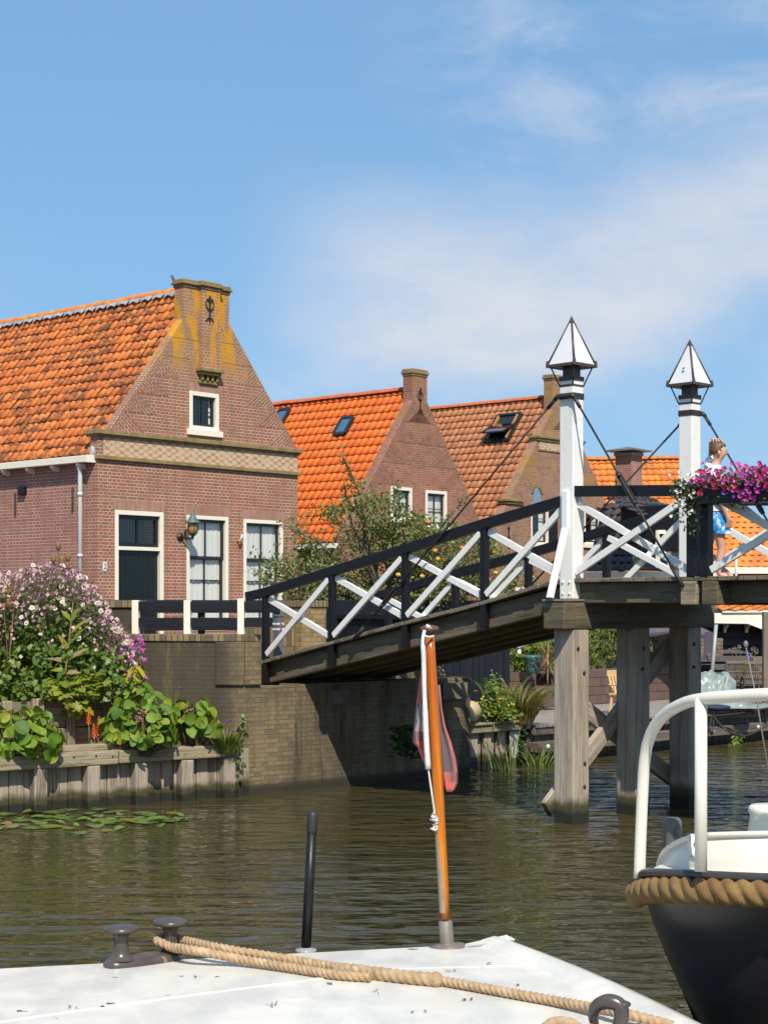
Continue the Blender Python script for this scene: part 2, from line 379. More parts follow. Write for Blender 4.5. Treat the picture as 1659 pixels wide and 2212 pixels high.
Mt['coping'] = brick('coping_brick', (.29, .21, .09), (.20, .145, .07), (.10, .08, .05), (.10, .085, .055), bw=.075, bh=.26, off=0, ms=.009)
Mt['band'] = None
def bandm():
    m, nt = newm('cornice_chequer'); u = uvv(nt); o = objv(nt)
    ck = nd(nt, 'ShaderNodeTexChecker', {0: mapv(nt, u, (8.6, 15.5, 1), (.1, .1, 0)), 1: (.53, .41, .26), 2: (.40, .20, .125), 3: 1.})
    col = mixc(nt, maprange(nt, noi(nt, o, 9, 5, .7), .42, .66), ck.outputs[0], (.52, .42, .27))
    fin(nt, col, .85, noi(nt, o, 50, 4), .5, .006); return m
Mt['band'] = bandm()
Mt['stone'] = surf('lichened_stone', (.28, .20, .085), (.19, .14, .07), 5, .9, .5, 40, .01, c3=(.40, .26, .05), c3t=(.55, .7), c3s=6)
Mt['tile1'] = tiles('mossy_tiles', [(.56, .145, .03), (.66, .19, .038), (.68, .22, .05), (.54, .14, .032), (.70, .20, .038)], moss=(.12, .055, .025), lichen=(.58, .27, .02), mt=(.455, .62))
Mt['tile2'] = tiles('bright_tiles', [(.70, .14, .018), (.78, .17, .02), (.66, .13, .02), (.74, .19, .03)], moss=(.42, .11, .03), mt=(.58, .75))
Mt['tile3'] = tiles('dull_tiles', [(.42, .165, .068), (.50, .20, .08), (.45, .175, .07), (.36, .145, .068)], moss=(.19, .085, .04), lichen=(.46, .24, .05), mt=(.52, .7))
Mt['tile4'] = tiles('orange_tiles', [(.64, .17, .02), (.74, .24, .03), (.55, .14, .025), (.72, .25, .05)], moss=(.34, .13, .04), lichen=(.5, .3, .1), mt=(.48, .68))
Mt['tile5'] = tiles('black_tiles', [(.03, .03, .033), (.055, .05, .05), (.02, .02, .025), (.075, .06, .055)], moss=(.20, .09, .03), rough=.35, mt=(.62, .74))
Mt['ridge'] = surf('ridge_tile', (.58, .19, .03), (.45, .13, .03), 6, .75, .4, 40, .008, c3=(.50, .26, .02), c3t=(.5, .65), c3s=5)
Mt['lead'] = surf('lead', (.40, .40, .41), (.28, .28, .29), 6, .55, .4, 30, .006)
Mt['ridge2'] = surf('ridge_tile_red', (.48, .11, .03), (.38, .09, .03), 6, .75, .4, 40, .008)
Mt['ridge3'] = surf('ridge_tile_buff', (.45, .36, .22), (.36, .28, .18), 5, .8, .4, 40, .008, c3=(.55, .27, .02), c3t=(.55, .62), c3s=3)
Mt['cream'] = paint('cream_paint', (.80, .75, .62), .42, (.45, .36, .25), .25)
Mt['white'] = paint('white_paint', (.80, .79, .75), .38, (.42, .38, .3), .35, rust=((.30, .16, .06), 16, .74, .80))
Mt['whiteb'] = paint('white_brace_paint', (.80, .80, .77), .38, (.45, .43, .38), .2)
Mt['black'] = paint('black_paint', (.007, .007, .008), .42, (.04, .04, .038), .3, .2, .35)
Mt['blackf'] = paint('black_fence_paint', (.009, .010, .014), .5, (.035, .038, .04), .5, .25, .35)
Mt['greenblk'] = paint('dark_green_paint', (.006, .010, .008), .35, (.03, .035, .03), .2)
Mt['sash'] = paint('dark_sash_paint', (.016, .02, .02), .32, (.05, .05, .05), .15)
Mt['iron'] = surf('wrought_iron', (.02, .018, .016), (.035, .028, .022), 20, .5, .2, 60)
Mt['bronze'] = surf('bronze_frame', (.075, .048, .038), (.05, .036, .03), 15, .45, .25, 50, c3=(.16, .15, .13), c3t=(.62, .7), c3s=14)
Mt['opal'] = surf('opal_pane', (.66, .67, .68), (.62, .63, .65), 2, .28, .03, 40, c3=(.50, .50, .49), c3t=(.72, .78), c3s=16)
Mt['glass'] = glassm('window_glass')
Mt['curtain'] = surf('curtain', (.80, .77, .72), (.74, .72, .68), 2, .8, .2, 12)
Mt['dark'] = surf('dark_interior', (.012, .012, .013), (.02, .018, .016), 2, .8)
Mt['zinc'] = paint('zinc_pipe', (.52, .53, .53), .42, (.35, .34, .32), .3)
Mt['deckw'] = wood('bridge_deck_wood', (.16, .135, .09), (.24, .20, .14), (.09, .075, .05), moss=((.10, .095, .035), 6, .52, .7), bump=.8)
Mt['girder'] = wood('bridge_girder_wood', (.10, .08, .05), (.17, .14, .09), (.06, .048, .03), moss=((.085, .082, .025), 4, .5, .68), bump=.8)
Mt['pile'] = wood('bridge_pile_wood', (.33, .27, .21), (.46, .39, .31), (.25, .20, .15), algae=(.30, .18), moss=((.16, .15, .05), 2.2, .58, .72), bump=.9)
Mt['board'] = wood('sheet_pile_wood', (.30, .24, .185), (.43, .36, .285), (.19, .15, .11), algae=(.24, .16), bump=.9, moss=((.36, .33, .27), 9, .66, .72))
Mt['capw'] = wood('capping_beam_wood', (.25, .20, .125), (.36, .30, .20), (.16, .13, .08), bump=.9, moss=((.15, .14, .05), 5, .56, .7))
Mt['sleeper'] = wood('sleeper_wood', (.15, .115, .08), (.24, .19, .135), (.09, .07, .05), bump=.8)
Mt['jetty'] = wood('jetty_wood', (.24, .20, .175), (.34, .295, .265), (.17, .14, .12), bump=.6)
Mt['jettyd'] = wood('jetty_front_wood', (.11, .085, .065), (.19, .15, .12), (.07, .055, .04), algae=(.16, .12), bump=.8)
Mt['teakg'] = wood('grey_teak', (.15, .115, .085), (.22, .175, .135), (.10, .08, .06), bump=.5)
Mt['varnish'] = wood('varnished_wood', (.50, .135, .008), (.36, .075, .006), (.62, .22, .015), rough=.16, bump=.08, streak=(26, 1.5))
Mt['bark'] = wood('bark', (.09, .07, .05), (.15, .12, .09), bump=.9)
Mt['soil'] = surf('soil', (.07, .05, .03), (.11, .08, .05), 9, .95, .9, 40, .02)
Mt['shellgravel'] = surf('shell_grit', (.42, .33, .22), (.28, .21, .14), 30, .95, .9, 90, .01)
Mt['paving'] = brick('street_clinkers', (.20, .10, .075), (.15, .085, .07), (.12, .085, .07), (.16, .14, .12), bw=.2, bh=.1)
Mt['grassg'] = surf('meadow', (.07, .11, .025), (.10, .13, .03), 2, .95, .8, 30, .03)
# ================================================================== SETTING: water, land
def waterm():
    m, nt = newm('canal_water'); o = objv(nt)
    a = noi(nt, mapv(nt, o, (1.5, 3.6, 1), (0, 0, 0), (0, 0, .06)), 1., 2.2, .42, .3)
    b = noi(nt, mapv(nt, o, (3.6, 8.5, 1), (3, 1, 0), (0, 0, -.12)), 1., 1.5, .45, .4)
    c = noi(nt, mapv(nt, o, (.35, .9, 1)), 1., 3, .5)
    # calmer under the lee of the left bank, ruffled by the breeze to the right and near the boats
    sx = nd(nt, 'ShaderNodeSeparateXYZ', {0: o}).outputs
    calm = maprange(nt, mth(nt, 'ADD', mth(nt, 'ADD', sx[0], mth(nt, 'MULTIPLY', sx[1], -.30)), mth(nt, 'MULTIPLY', c, 2.4)), -5.6, -1.0, .42, 1.3)
    h = mth(nt, 'MULTIPLY', mth(nt, 'ADD', mth(nt, 'MULTIPLY', a, .9), mth(nt, 'MULTIPLY', b, .32)), calm)
    bp = nd(nt, 'ShaderNodeBump', {'Height': h, 'Strength': 1., 'Distance': .105}).outputs[0]
    mur = mixc(nt, maprange(nt, noi(nt, o, .25, 3), .35, .65), (.062, .050, .018), (.050, .044, .018))
    dif = nd(nt, 'ShaderNodeBsdfDiffuse', {0: mur}); gl = nd(nt, 'ShaderNodeBsdfGlossy', {0: (.92, .95, .96), 'Roughness': .045})
    fr = nd(nt, 'ShaderNodeFresnel', {0: 1.33})
    nt.links.new(bp, gl.inputs['Normal']); nt.links.new(bp, fr.inputs['Normal'])
    mx = nd(nt, 'ShaderNodeMixShader', {0: fr.outputs[0], 1: dif.outputs[0], 2: gl.outputs[0]})
    nd(nt, 'ShaderNodeOutputMaterial', {0: mx.outputs[0]}); return m
def sheet(name, pts, mat, kind='structure'):
    b = MB(); b.poly(pts); return tag(b.build(name, mat), kind=kind)
sheet('water', [(-400, -300, 0), (600, -300, 0), (600, 800, 0), (-400, 800, 0)], waterm())
def bank(name, ab, z, mat, zb=-1.0):
    b = MB(); b.prism([BF(p, q, zb) for p, q in ab], (0, 0, z - zb)); return tag(b.build(name, mat), kind='structure')
bank('garden_ground', [(-4.62, -1.0), (-5.6, -1.0), (-12, -14), (-5.7, -14), (-4.98, -3.9)], .56, Mt['shellgravel'])
bank('street', [(-5.2, -.75), (-5.2, 3.05), (-5.5, 3.06), (-90, 3.06), (-90, -60), (-12.6, -14), (-6.1, -1.9)], 1.56, Mt['paving'])
bank('yard_ground', [(-4.75, 3.1), (-4.75, 4.6), (-7.0, 4.62), (-7.0, 60), (-120, 60), (-120, 3.1)], .50, Mt['soil'])
sheet('ground', [BF(-60, -300, .5), BF(-60, 600, .5), BF(-2000, 2500, .5), BF(-2000, -2500, .5)], Mt['grassg'])

# ================================================================== QUAY: brick abutment and street wall
quay = thing('quay_wall', 'stained old brick quay wall and abutment carrying the low end of the bridge', 'wall', (-1.69, 20.1, 0))
cor = V((-1.69, 20.1, 0)); rt = BF(-4.16, 3.02, 0); lf = V((-3.4, 20.52, 0)); mid = BF(-4.30, -.02, 0)
b = MB()
def slab(b, p0, p1, z0, z1, th=.5):
    d = (p1 - p0).normalized(); n = V((d.y, -d.x, 0)); b.prism([p0 + V((0, 0, z0)), p1 + V((0, 0, z0)), p1 + V((0, 0, z1)), p0 + V((0, 0, z1))], -n * th)
d2 = (mid - cor).normalized(); n2 = V((d2.y, -d2.x, 0)); mu = hit(562, 1420, cor, n2); mu.z = 0
slab(b, lf, cor, -.8, 1.86, .3); slab(b, cor, mu, -.8, 1.86, .3); slab(b, mu, mid, -.8, 1.30, .3); slab(b, mid, rt, -.8, 1.32, .35)
b.prism([BF(-4.58, -.45, -.5), BF(-4.45, 3.0, -.5), BF(-5.4, 3.0, -.5), BF(-5.4, -.45, -.5)], (0, 0, 1.79)); slab(b, BF(-4.95, -.6, 0), BF(-4.95, 3.0, 0), 1.2, 1.54, .3)
b.build('brick_face', Mt['quay'], quay)
b = MB(); d = (cor - lf).normalized(); n = V((d.y, -d.x, 0))
slab(b, lf + n * .02, cor + n * .02, 1.86, 1.945, .34); slab(b, cor + n2 * .02, mu + n2 * .02, 1.86, 1.945, .34)
b.build('coping', Mt['coping'], quay, .008)
b = MB()                                               # corbelled block under the bridge end, worn lower edge
p = cor + d2 * -.02; slab(b, lf.lerp(cor, .80) + n * .035, cor + n * .035 + d * .014, 1.33, 1.855, .1); slab(b, cor + n2 * .035, mu + n2 * .035, 1.33, 1.855, .1)
b.build('corbel_block', Mt['quay'], quay, .012)
b = MB(); e0 = cor + d2 * .55
for q, w, h in ((.75, .35, .20), (2.7, .45, .22)): slab(b, e0 + d2 * q + n2 * .012, e0 + d2 * (q + w) + n2 * .012, 1.04 + R() * .03, 1.04 + h, .05)
b.build('cement_patch', surf('cement', (.17, .145, .11), (.11, .095, .07), 5, .9, .5, 30, .008), quay)
pier = thing('brick_pier', 'taller tan brick pier at the left end of the black plank fence', 'wall', (-3.9, 20.9, 1))
b = MB(); b.abox(-6.5, -3.03, 20.75, 21.1, .6, 2.27); b.build('brick_body', Mt['quay'], pier, .01)
b = MB(); b.abox(-6.52, -3.0, 20.72, 21.13, 2.27, 2.36); b.build('coping', Mt['coping'], pier, .008)

# plank fence on the coping
fen = thing('plank_fence', 'low black plank fence with white posts on top of the quay wall', 'fence', (-2.4, 20.4, 1.945))
fp = lambda x, y: hit(x, y, cor + V((0, .06, 0)), V((-d.y, d.x, 0)))
for x in (293.5, 405.5, 521.5):
    q = fp(x, 1371); b = MB(); z1 = fp(x, 1297 - (x > 500) * 4).z
    b.box((q.x, q.y, (1.945 + z1) / 2), d * .042, n * .035, (0, 0, (z1 - 1.945) / 2)); b.build('post', Mt['cream'], fen, .006)
for z0, z1 in ((2.235, 2.345), (2.035, 2.145)):
    b = MB()
    for x0, x1 in ((301, 399), (413, 514), (529, 566)):
        A, B2 = fp(x0, 1330), fp(x1, 1330); b.box(((A + B2) / 2).to_2d().to_3d() + V((0, 0, (z0 + z1) / 2)) + n * .012, (B2 - A) / 2, n * .016, (0, 0, (z1 - z0) / 2))
    b.build('board', Mt['blackf'], fen, .004)
fen2 = thing('plank_fence', 'dark plank fence on the far side of the street in front of the houses', 'fence', (-1.5, 24.5, 1.56))
for z0, z1 in ((2.19, 2.38), (1.93, 2.12), (1.66, 1.85)):
    b = MB(); b.beam((-4.0, 23.9, (z0 + z1) / 2), (-1.45, 25.2, (z0 + z1) / 2), .03, z1 - z0)
    b.beam((-.95, 24.2, (z0 + z1) / 2), (1.6, 26.2, (z0 + z1) / 2), .03, z1 - z0); b.build('board', Mt['blackf'], fen2, .004)
for x, y in ((-3.95, 23.95), (-2.7, 24.58), (-1.5, 25.2), (.2, 25.12), (1.5, 26.1)):
    b = MB(); b.abox(x - .05, x + .05, y + .03, y + .13, 1.56, 2.36); b.build('post', Mt['blackf'], fen2, .005)
pr = thing('brick_pier', 'squat tan brick pier between the dark fence boards behind the bridge railing', 'pillar', (-1.15, 23.2, 1.56))
b = MB(); b.box((-1.13, 23.3, 1.92), u2 * .23, v2 * .23, (0, 0, .36)); b.build('brick_body', Mt['brick_tan'], pr, .008)
b = MB(); b.box((-1.13, 23.3, 2.32), u2 * .25, v2 * .25, (0, 0, .045)); b.box((-1.50, 22.95, 1.78), u2 * .12, v2 * .5, (0, 0, .22)); b.build('coping', Mt['coping'], pr, .008)
bo = thing('bollard', 'grey square bollard with red and white bands beside the bridge end', 'bollard', (-1.35, 21.6, 1.5))
bc = Wp(601, 1380, 21.6)
b = MB(); b.box((bc.x, bc.y, 1.85), u2 * .05, v2 * .05, (0, 0, .30)); b.box((bc.x, bc.y, 2.165), u2 * .058, v2 * .058, (0, 0, .015)); b.build('shaft', paint('bollard_grey', (.10, .12, .14), .45), bo, .006)
for z, in ((1.99,), (2.06,)):
    b = MB(); b.box((bc.x, bc.y, z), u2 * .052, v2 * .052, (0, 0, .011)); b.build('white_band', Mt['white'], bo)
    b = MB(); b.box((bc.x, bc.y, z) , u2 * .054, v2 * .02, (0, 0, .009)); b.build('red_band', paint('red_band', (.5, .03, .03)), bo)

# ================================================================== BRIDGE
br = thing('footbridge', 'wooden footbridge with black handrails and white crossed braces over the canal', 'bridge', OB)
def prof(px, b): return [onB(x, y, b) for x, y in px]
def interp(P, a):
    if a <= P[0][0]: P = P[:2]
    elif a >= P[-1][0]: P = P[-2:]
    for (a0, z0), (a1, z1) in zip(P, P[1:]):
        if a <= a1 or (a1, z1) == P[-1]: return z0 + (z1 - z0) * (a - a0) / (a1 - a0)
DK = prof([(555, 1430), (716, 1385), (890, 1338), (1003, 1310), (1177, 1259)], -.05)
RL = prof([(535, 1279), (575, 1270), (720, 1223), (877, 1176), (1047, 1121), (1205, 1074)], -.02)
ZD = 2.58; BW = 2.16; AE = 3.30
def dz(a):
    if a < -.05: return min(interp(DK, a), ZD - .02)
    if a <= AE: return ZD
    return ZD - (a - AE) * .2
def rz(a):
    if a < -.05: return interp(RL, a)
    if a <= AE: return 3.545
    return 3.48 - (a - AE) * .2
PA = [onB(x, 1300, -.02)[0] for x in (574, 718, 876.5, 1047)]
A0 = DK[0][0]
b = MB(); a = A0
while a < -.1:                                          # deck planks, one object: a boarded surface
    w = .145; a1 = a + w - .008; z0, z1 = dz(a) - .022, dz(a1) - .022; j = U(-.012, .012)
    b.box((BF(a, BW / 2 + j, z0) + BF(a1, BW / 2 + j, z1)) / 2, (BF(a1, 0, z1) - BF(a, 0, z0)) / 2, V((0, 0, .022)), v2 * (BW / 2 + .07)); a += w
a = -.02
while a < 8.2:
    w = .145; a1 = a + w - .008; z0, z1 = dz(a) - .022, dz(a1) - .022; j = U(-.012, .012)
    b.box((BF(a, BW / 2 + j, z0) + BF(a1, BW / 2 + j, z1)) / 2, (BF(a1, 0, z1) - BF(a, 0, z0)) / 2, V((0, 0, .022)), v2 * (BW / 2 + .07)); a += w
b.build('deck', Mt['deckw'], br, .006)
def chain(b, A, bb, zf, w, h, dzz=0.):
    for a0, a1 in zip(A, A[1:]): b.beam(BF(a0, bb, zf(a0) + dzz), BF(a1, bb, zf(a1) + dzz), w, h)
for bb in (.10, .62, 1.08, 1.54, BW - .10):
    b = MB(); b.beam(BF(A0 + .1, bb, dz(A0 + .1) - .17), BF(-.05, bb, dz(-.06) - .17), .14, .25); b.build('girder', Mt['girder'], br, .01)
    if bb in (.10, BW - .10):
        b = MB(); b.beam(BF(.0, bb, ZD - .155), BF(1.50, bb, ZD - .155), .14, .215); b.build('girder', Mt['girder'], br, .01)
        b = MB(); b.beam(BF(1.86, bb + (.12 if bb < 1 else -.12), ZD - .155), BF(AE, bb + (.12 if bb < 1 else -.12), ZD - .155), .14, .215); b.build('girder', Mt['girder'], br, .01)
    b = MB(); b.beam(BF(AE, bb, ZD - .17), BF(8.2, bb, dz(8.2) - .17), .14, .25); b.build('girder', Mt['girder'], br, .01)
for a in (1.52, 1.77):
    b = MB(); b.beam(BF(a, -.07, ZD - .165), BF(a, BW + .07, ZD - .165), .19, .235); b.build('cross_bearer', Mt['capw'] if a < 1.6 else Mt['girder'], br, .012)
AR = 1.56
for bb, sg in ((-.02, -1), (BW + .02, 1)):
    # posts
    posts = PA + [1.545, 1.70] + [AE + k * 1.23 for k in (1, 2, 3, 3.95)]
    for a in posts:
        dbl = 1.5 < a < 1.8; w = .078 if not dbl else .098
        b = MB(); lo = dz(a) - (.30 if not dbl else .0); b.beam(BF(a, bb, lo), BF(a, bb, rz(a) - .05), w, w, u2); b.build('railing_post', Mt['black'], br, .005)
    # handrails
    Ah = [RL[0][0], PA[0], PA[1], PA[2], PA[3], -.11]
    b = MB()
    for a0, a1 in zip(Ah, Ah[1:]): b.beam(BF(a0, bb, rz(a0) - .058), BF(a1 + .012, bb, rz(a1 + .012) - .058), .095, .112)
    b.build('handrail', Mt['black'], br, .006)
    b = MB(); b.beam(BF(.07, bb, 3.49 + .006), BF(1.62, bb, 3.43), .095, .112); b.build('handrail', Mt['black'], br, .006)
    b = MB(); b.beam(BF(1.66, bb, 3.44), BF(AE - .1, bb, 3.46), .095, .112); b.build('handrail', Mt['black'], br, .006)
    b = MB(); b.beam(BF(AE + .1, bb, rz(AE + .1) - .058), BF(8.3, bb, rz(8.3) - .058), .095, .112); b.build('handrail', Mt['black'], br, .006)
    # crossed braces
    bays = list(zip(PA, PA[1:])) + [(PA[3], -.06), (.05, 1.53), (1.73, AE - .06)] + [(AE + .06, AE + 1.2)] + [(AE + 1.26 + k * 1.23, AE + 2.43 + k * 1.23) for k in (0, 1)]
    for i, (a0, a1) in enumerate(bays):
        a0 += .04; a1 -= .04; o = .02
        zr = (lambda a: 3.40) if 0 < a0 < AE else (lambda a: rz(a) - .115)
        b = MB(); b.beam(BF(a0, bb - sg * o, zr(a0) - .035), BF(a1, bb - sg * o, dz(a1) + .06), .038, .072); b.build('cross_brace', Mt['white'], br, .004)
        b = MB(); b.beam(BF(a0, bb + sg * o, dz(a0) + .06), BF(a1, bb + sg * o, zr(a1) - .035), .038, .072); b.build('cross_brace', Mt['white'], br, .004)
    # masts, iron bands, stays and rods
    for am in (0, AE):
        mb_ = bb - sg * .02
        if am == 0:
            b = MB(); b.beam(BF(am, mb_, 2.362), BF(am, mb_, 4.70), .178, .178, u2); m = b.build('mast', Mt['white'], br, .008)
            b = MB(); b.box(BF(am, mb_, 4.50), u2 * .094, v2 * .094, (0, 0, .032))
            oo = mb_ + sg * .115; b.tube([BF(am - .13, oo, 4.47), BF(am - .10, oo, 4.50), BF(am + .10, oo, 4.50), BF(am + .13, oo, 4.47)], .026, 8); b.build('iron_band', Mt['iron'], m)
            b = MB(); oo2 = mb_ + sg * .105
            b.beam(BF(am, oo2, 3.50), BF(am, oo2, 3.08), .075, .042, v2); b.beam(BF(am, oo2, 3.11), BF(am, mb_ + sg * .36, 2.37), .075, .042, v2); b.build('stay', Mt['whiteb'], br, .006)
            b = MB()
            for da in (-.045, .045):
                for z in (2.42, 2.54): b.ball(BF(am + da, mb_ + sg * .093, z), .014, n=7, m=5)
            b.build('bolt_heads', Mt['white'], m)
            def rod(p, q, t0=None):
                b = MB(); b.tube([p, q], .0115, 7); dd = (q - p).normalized()
                b.tube([p - dd * .02, p + dd * .13], .020, 7); b.tube([q - dd * .24, q + dd * .02], .021, 7)
                r_ = b.build('tension_rod', Mt['iron'], br)
                if t0:
                    b = MB(); c = p.lerp(q, t0); s_ = dd.cross(v2).normalized()
                    for k in (-1, 1): b.beam(c - dd * .17 + s_ * k * .022, c + dd * .17 + s_ * k * .022, .016, .016)
                    b.tube([c - dd * .20, c - dd * .15], .026, 7); b.tube([c + dd * .15, c + dd * .20], .026, 7); b.build('turnbuckle', Mt['iron'], r_)
            al = onB(762, 1395, -.09)[0]; oo = mb_ + sg * .115
            rod(BF(-.13, oo, 4.47), BF(al, bb + sg * .06, dz(al) - .06), .80)
            rod(BF(.13, oo, 4.47), BF(1.46, bb + sg * .07, ZD - .08), .50)
# trestle: piles, cap beam, diagonals
for am in (0, AE):
    for bb in (0, 1.08, 2.08):
        b = MB(); b.beam(BF(am, bb, -1.2), BF(am + U(-.01, .01), bb, 2.05), .265, .265, u2); pl = b.build('pile', Mt['pile'], br, .014)
        for a_, z in ((.135, 1.83), (.135, 1.61), (.135, .62), (.135, .40)):
            if bb > 1 and z < 1 or am: continue
            b = MB(); b.lathe([(.0, .016), (.012, .015), (.020, .006), (.023, 0)], BF(a_, bb + U(-.06, .06), z + U(-.03, .03)), 8, u2); b.build('bolt', Mt['iron'], pl)
    b = MB(); b.beam(BF(am, -.30, 2.19), BF(am, 2.46, 2.19), .285, .29); b.build('cap_beam', Mt['girder'], br, .016)
    b = MB(); b.beam(BF(am, -.31, 2.347), BF(am, 2.47, 2.347), .30, .024); b.build('cap_board', Mt['deckw'], br, .006)
    for p, q, k in (((2.12, 1.93), (-.22, .14), -.165), ((.02, 1.42), (2.12, .30), -.215)):
        b = MB(); b.beam(BF(am + k, p[0], p[1]), BF(am + k, q[0], q[1]), .07, .19); b.build('diagonal_brace', Mt['pile'], br, .01)

# lanterns
def lantern():
    t = thing('post_lantern', 'pyramid lantern with white panes on top of the nearer bridge mast', 'lantern', (0, 0, 0), 'pyramid lanterns on the bridge masts')
    hb, z0, z1 = .182, .12, .635; cs = [(-1, -1), (1, -1), (1, 1), (-1, 1)]
    P = [u2 * (i * hb) + v2 * (j * hb) + V((0, 0, z0)) for i, j in cs]; top = V((0, 0, z1))
    for k in range(4):
        A, B2 = P[k], P[(k + 1) % 4]; c = (A + B2 + top) / 3; b = MB()
        s_ = .965; b.poly([c + (A - c) * s_ * .99, c + (B2 - c) * s_ * .99, c + (top - c) * s_]); b.build('pane', Mt['opal'], t)
    b = MB()
    for k in range(4):
        A, B2 = P[k], P[(k + 1) % 4]; b.beam(A, B2, .020, .030); b.tube([A, top], [.0125, .010], 6)
    b.lathe([(.045, z1 - .10), (.03, z1 - .06), (.012, z1), (.0, z1 + .025)], (0, 0, 0), 4)
    for A in P: b.lathe([(.020, -.012), (.019, .02), (.013, .06)], A * .985 + V((0, 0, .0)), 4)
    b.poly([p + V((0, 0, -.012)) for p in P][::-1]); b.build('frame', Mt['bronze'], t)
    b = MB(); b.box((0, 0, .058), u2 * .066, v2 * .066, (0, 0, .055)); b.box((0, 0, -.015), u2 * .094, v2 * .094, (0, 0, .024))
    for i, j in cs: b.tube([u2 * i * .06 + v2 * j * .06 + V((0, 0, .005)), u2 * i * .06 + v2 * j * .06 + V((0, 0, .04))], .006, 5)
    b.build('neck', Mt['bronze'], t)
    b = MB(); b.box((0, 0, -.088), u2 * .093, v2 * .093, (0, 0, .010)); b.build('collar', Mt['bronze'], t)
    for i, j in cs:
        b = MB(); b.tube([u2 * i * .09 + v2 * j * .09 + V((0, 0, -.085)), u2 * i * hb * .86 + v2 * j * hb * .86 + V((0, 0, z0 - .005))], .008, 6); b.build('strut', Mt['bronze'], t)
    return t
lan = lantern(); lan.location = BF(0, 0, 4.70)
l2 = dup(lan, BF(0, BW, 4.70), 'pyramid lantern with a small blue sticker on top of the farther bridge mast')
b = MB(); c = (u2 * 0 - v2 * .182 + V((0, 0, .12))) ; t_ = V((0, 0, .635)); mid_ = c.lerp(t_, .33); up_ = (t_ - c).normalized(); nn = u2.cross(up_).normalized()
if nn.dot(v2) > 0: nn = -nn
mid_ += nn * .004
b.poly([mid_ + u2 * x + up_ * y for x, y in ((-.026, -.036), (.026, -.036), (.026, .036), (-.026, .036))], mi=0)
for y0, y1, in ((-.030, -.006), (.008, .03)): b.poly([mid_ + nn * .002 + u2 * x + up_ * y for x, y in ((-.02, y0), (.02, y0), (.02, y1), (-.02, y1))], mi=1)
b.build('sticker', [Mt['white'], paint('sticker_blue', (.05, .2, .55))], l2).matrix_parent_inverse = Matrix()

# ================================================================== FLOWER BOX ON THE RAILING
fl = thing('flower_box', 'black trough of magenta, purple and white petunias hung on the bridge railing', 'flower box', BF(2.4, -.2, 3.2))
b = MB(); b.box(BF(2.52, -.185, 3.365), u2 * .86, v2 * .105, (0, 0, .095)); b.build('trough', Mt['black'], fl, .01)
b = MB()
for i in range(1900):
    a = U(1.50, 3.38); k = R(); bb = -.19 + random.gauss(0, .10); z = 3.44 + abs(random.gauss(0, .06)) * (1 if k < .75 else -1.4)
    if a < 1.78 and R() < .8: z = 3.52 - abs(random.gauss(0, .22)); bb = -.26 + random.gauss(0, .05)
    b.leaf(BF(a, bb, z), rdir() + V((0, 0, .2)), rdir() + V((0, 0, .6)), U(.03, .055), U(.018, .03), 'oval')
b.build('foliage', leafm('petunia_leaf', [(.05, .085, .02), (.08, .12, .03), (.13, .16, .05)]), fl)
def bloom_mesh(name, mat, r=.03, n=6, cup=.35, eye=None, eyer=.3):
    b = MB(); rows = [[V((cos(2 * pi * j / n) * r * q * (1 + .0 * j), sin(2 * pi * j / n) * r * q, r * cup * q * q)) for j in range(n)] for q in (.02, .55, 1)]
    rows[2] = [p * (1 if j % 2 else .86) for j, p in enumerate(rows[2])]
    b.grid(rows, True, True)
    if eye: b.ball((0, 0, r * .12), r * eyer, n=6, m=4, mi=1)
    o = b.build(name, [mat] + ([eye] if eye else []), None); me = o.data; bpy.data.objects.remove(o); return me
def petal(name, c, t=.25): return leafm(name, [c, tuple(x * .8 for x in c)], .55, t)
PM = [bloom_mesh('blossom', petal('petal_magenta', (.44, .015, .20), .12)), bloom_mesh('blossom', petal('petal_pink', (.52, .05, .34), .12)),
      bloom_mesh('blossom', petal('petal_purple', (.20, .05, .42), .12)), bloom_mesh('blossom', petal('petal_red', (.52, .012, .09), .12)), bloom_mesh('blossom', petal('petal_white', (.80, .80, .72)), .02)]
def put(me, name, p, nrm, parent, sc=1):
    o = bpy.data.objects.new(name, me); COL.objects.link(o); o.parent = parent; off = parent.location
    q = V(nrm).to_track_quat('Z', 'Y'); o.rotation_mode = 'QUATERNION'; o.rotation_quaternion = q; o.location = V(p) - off; o.scale = (sc,) * 3; return o
clus = [(random.uniform(1.72, 2.75), random.choice((0, 0, 0, 1, 1, 2, 3)), U(-.13, .12)) for _ in range(26)]
for i in range(72):
    a, k, dz_ = random.choice(clus); a += random.gauss(0, .05); z = 3.47 + dz_ + random.gauss(0, .035)
    bb = -.27 - U(0, .06) if z < 3.5 else -.2 + U(-.1, .06)
    put(PM[k], 'blossom', BF(a, bb, z), -v2 * 1. + u2 * U(-.1, .9) + V((0, 0, U(-.1, .8))), fl, U(.85, 1.25))
b = MB()
for i in range(460):
    a, k, dz_ = random.choice(clus) if R() < .5 else (U(1.72, 3.35), random.choice((0, 0, 1, 3, 0)), U(-.03, .12)); a += random.gauss(0, .06); z = 3.47 + dz_ + random.gauss(0, .035)
    p = BF(a, (-.26 - U(0, .07)) if z < 3.5 else -.2 + U(-.12, .08), z); n_ = (-v2 + u2 * U(-.3, .9) + V((0, 0, U(-.1, .9)))).normalized(); c = n_.orthogonal().normalized(); e = n_.cross(c); r = U(.016, .027)
    bs_ = b.add([p] + [p + (c * cos(2 * pi * j / 10) + e * sin(2 * pi * j / 10)) * r * (1 if j % 2 else .86) + n_ * .5 * r for j in range(10)])
    for j in range(10): b.fc((bs_, bs_ + 1 + j, bs_ + 1 + (j + 1) % 10), None, False, k)
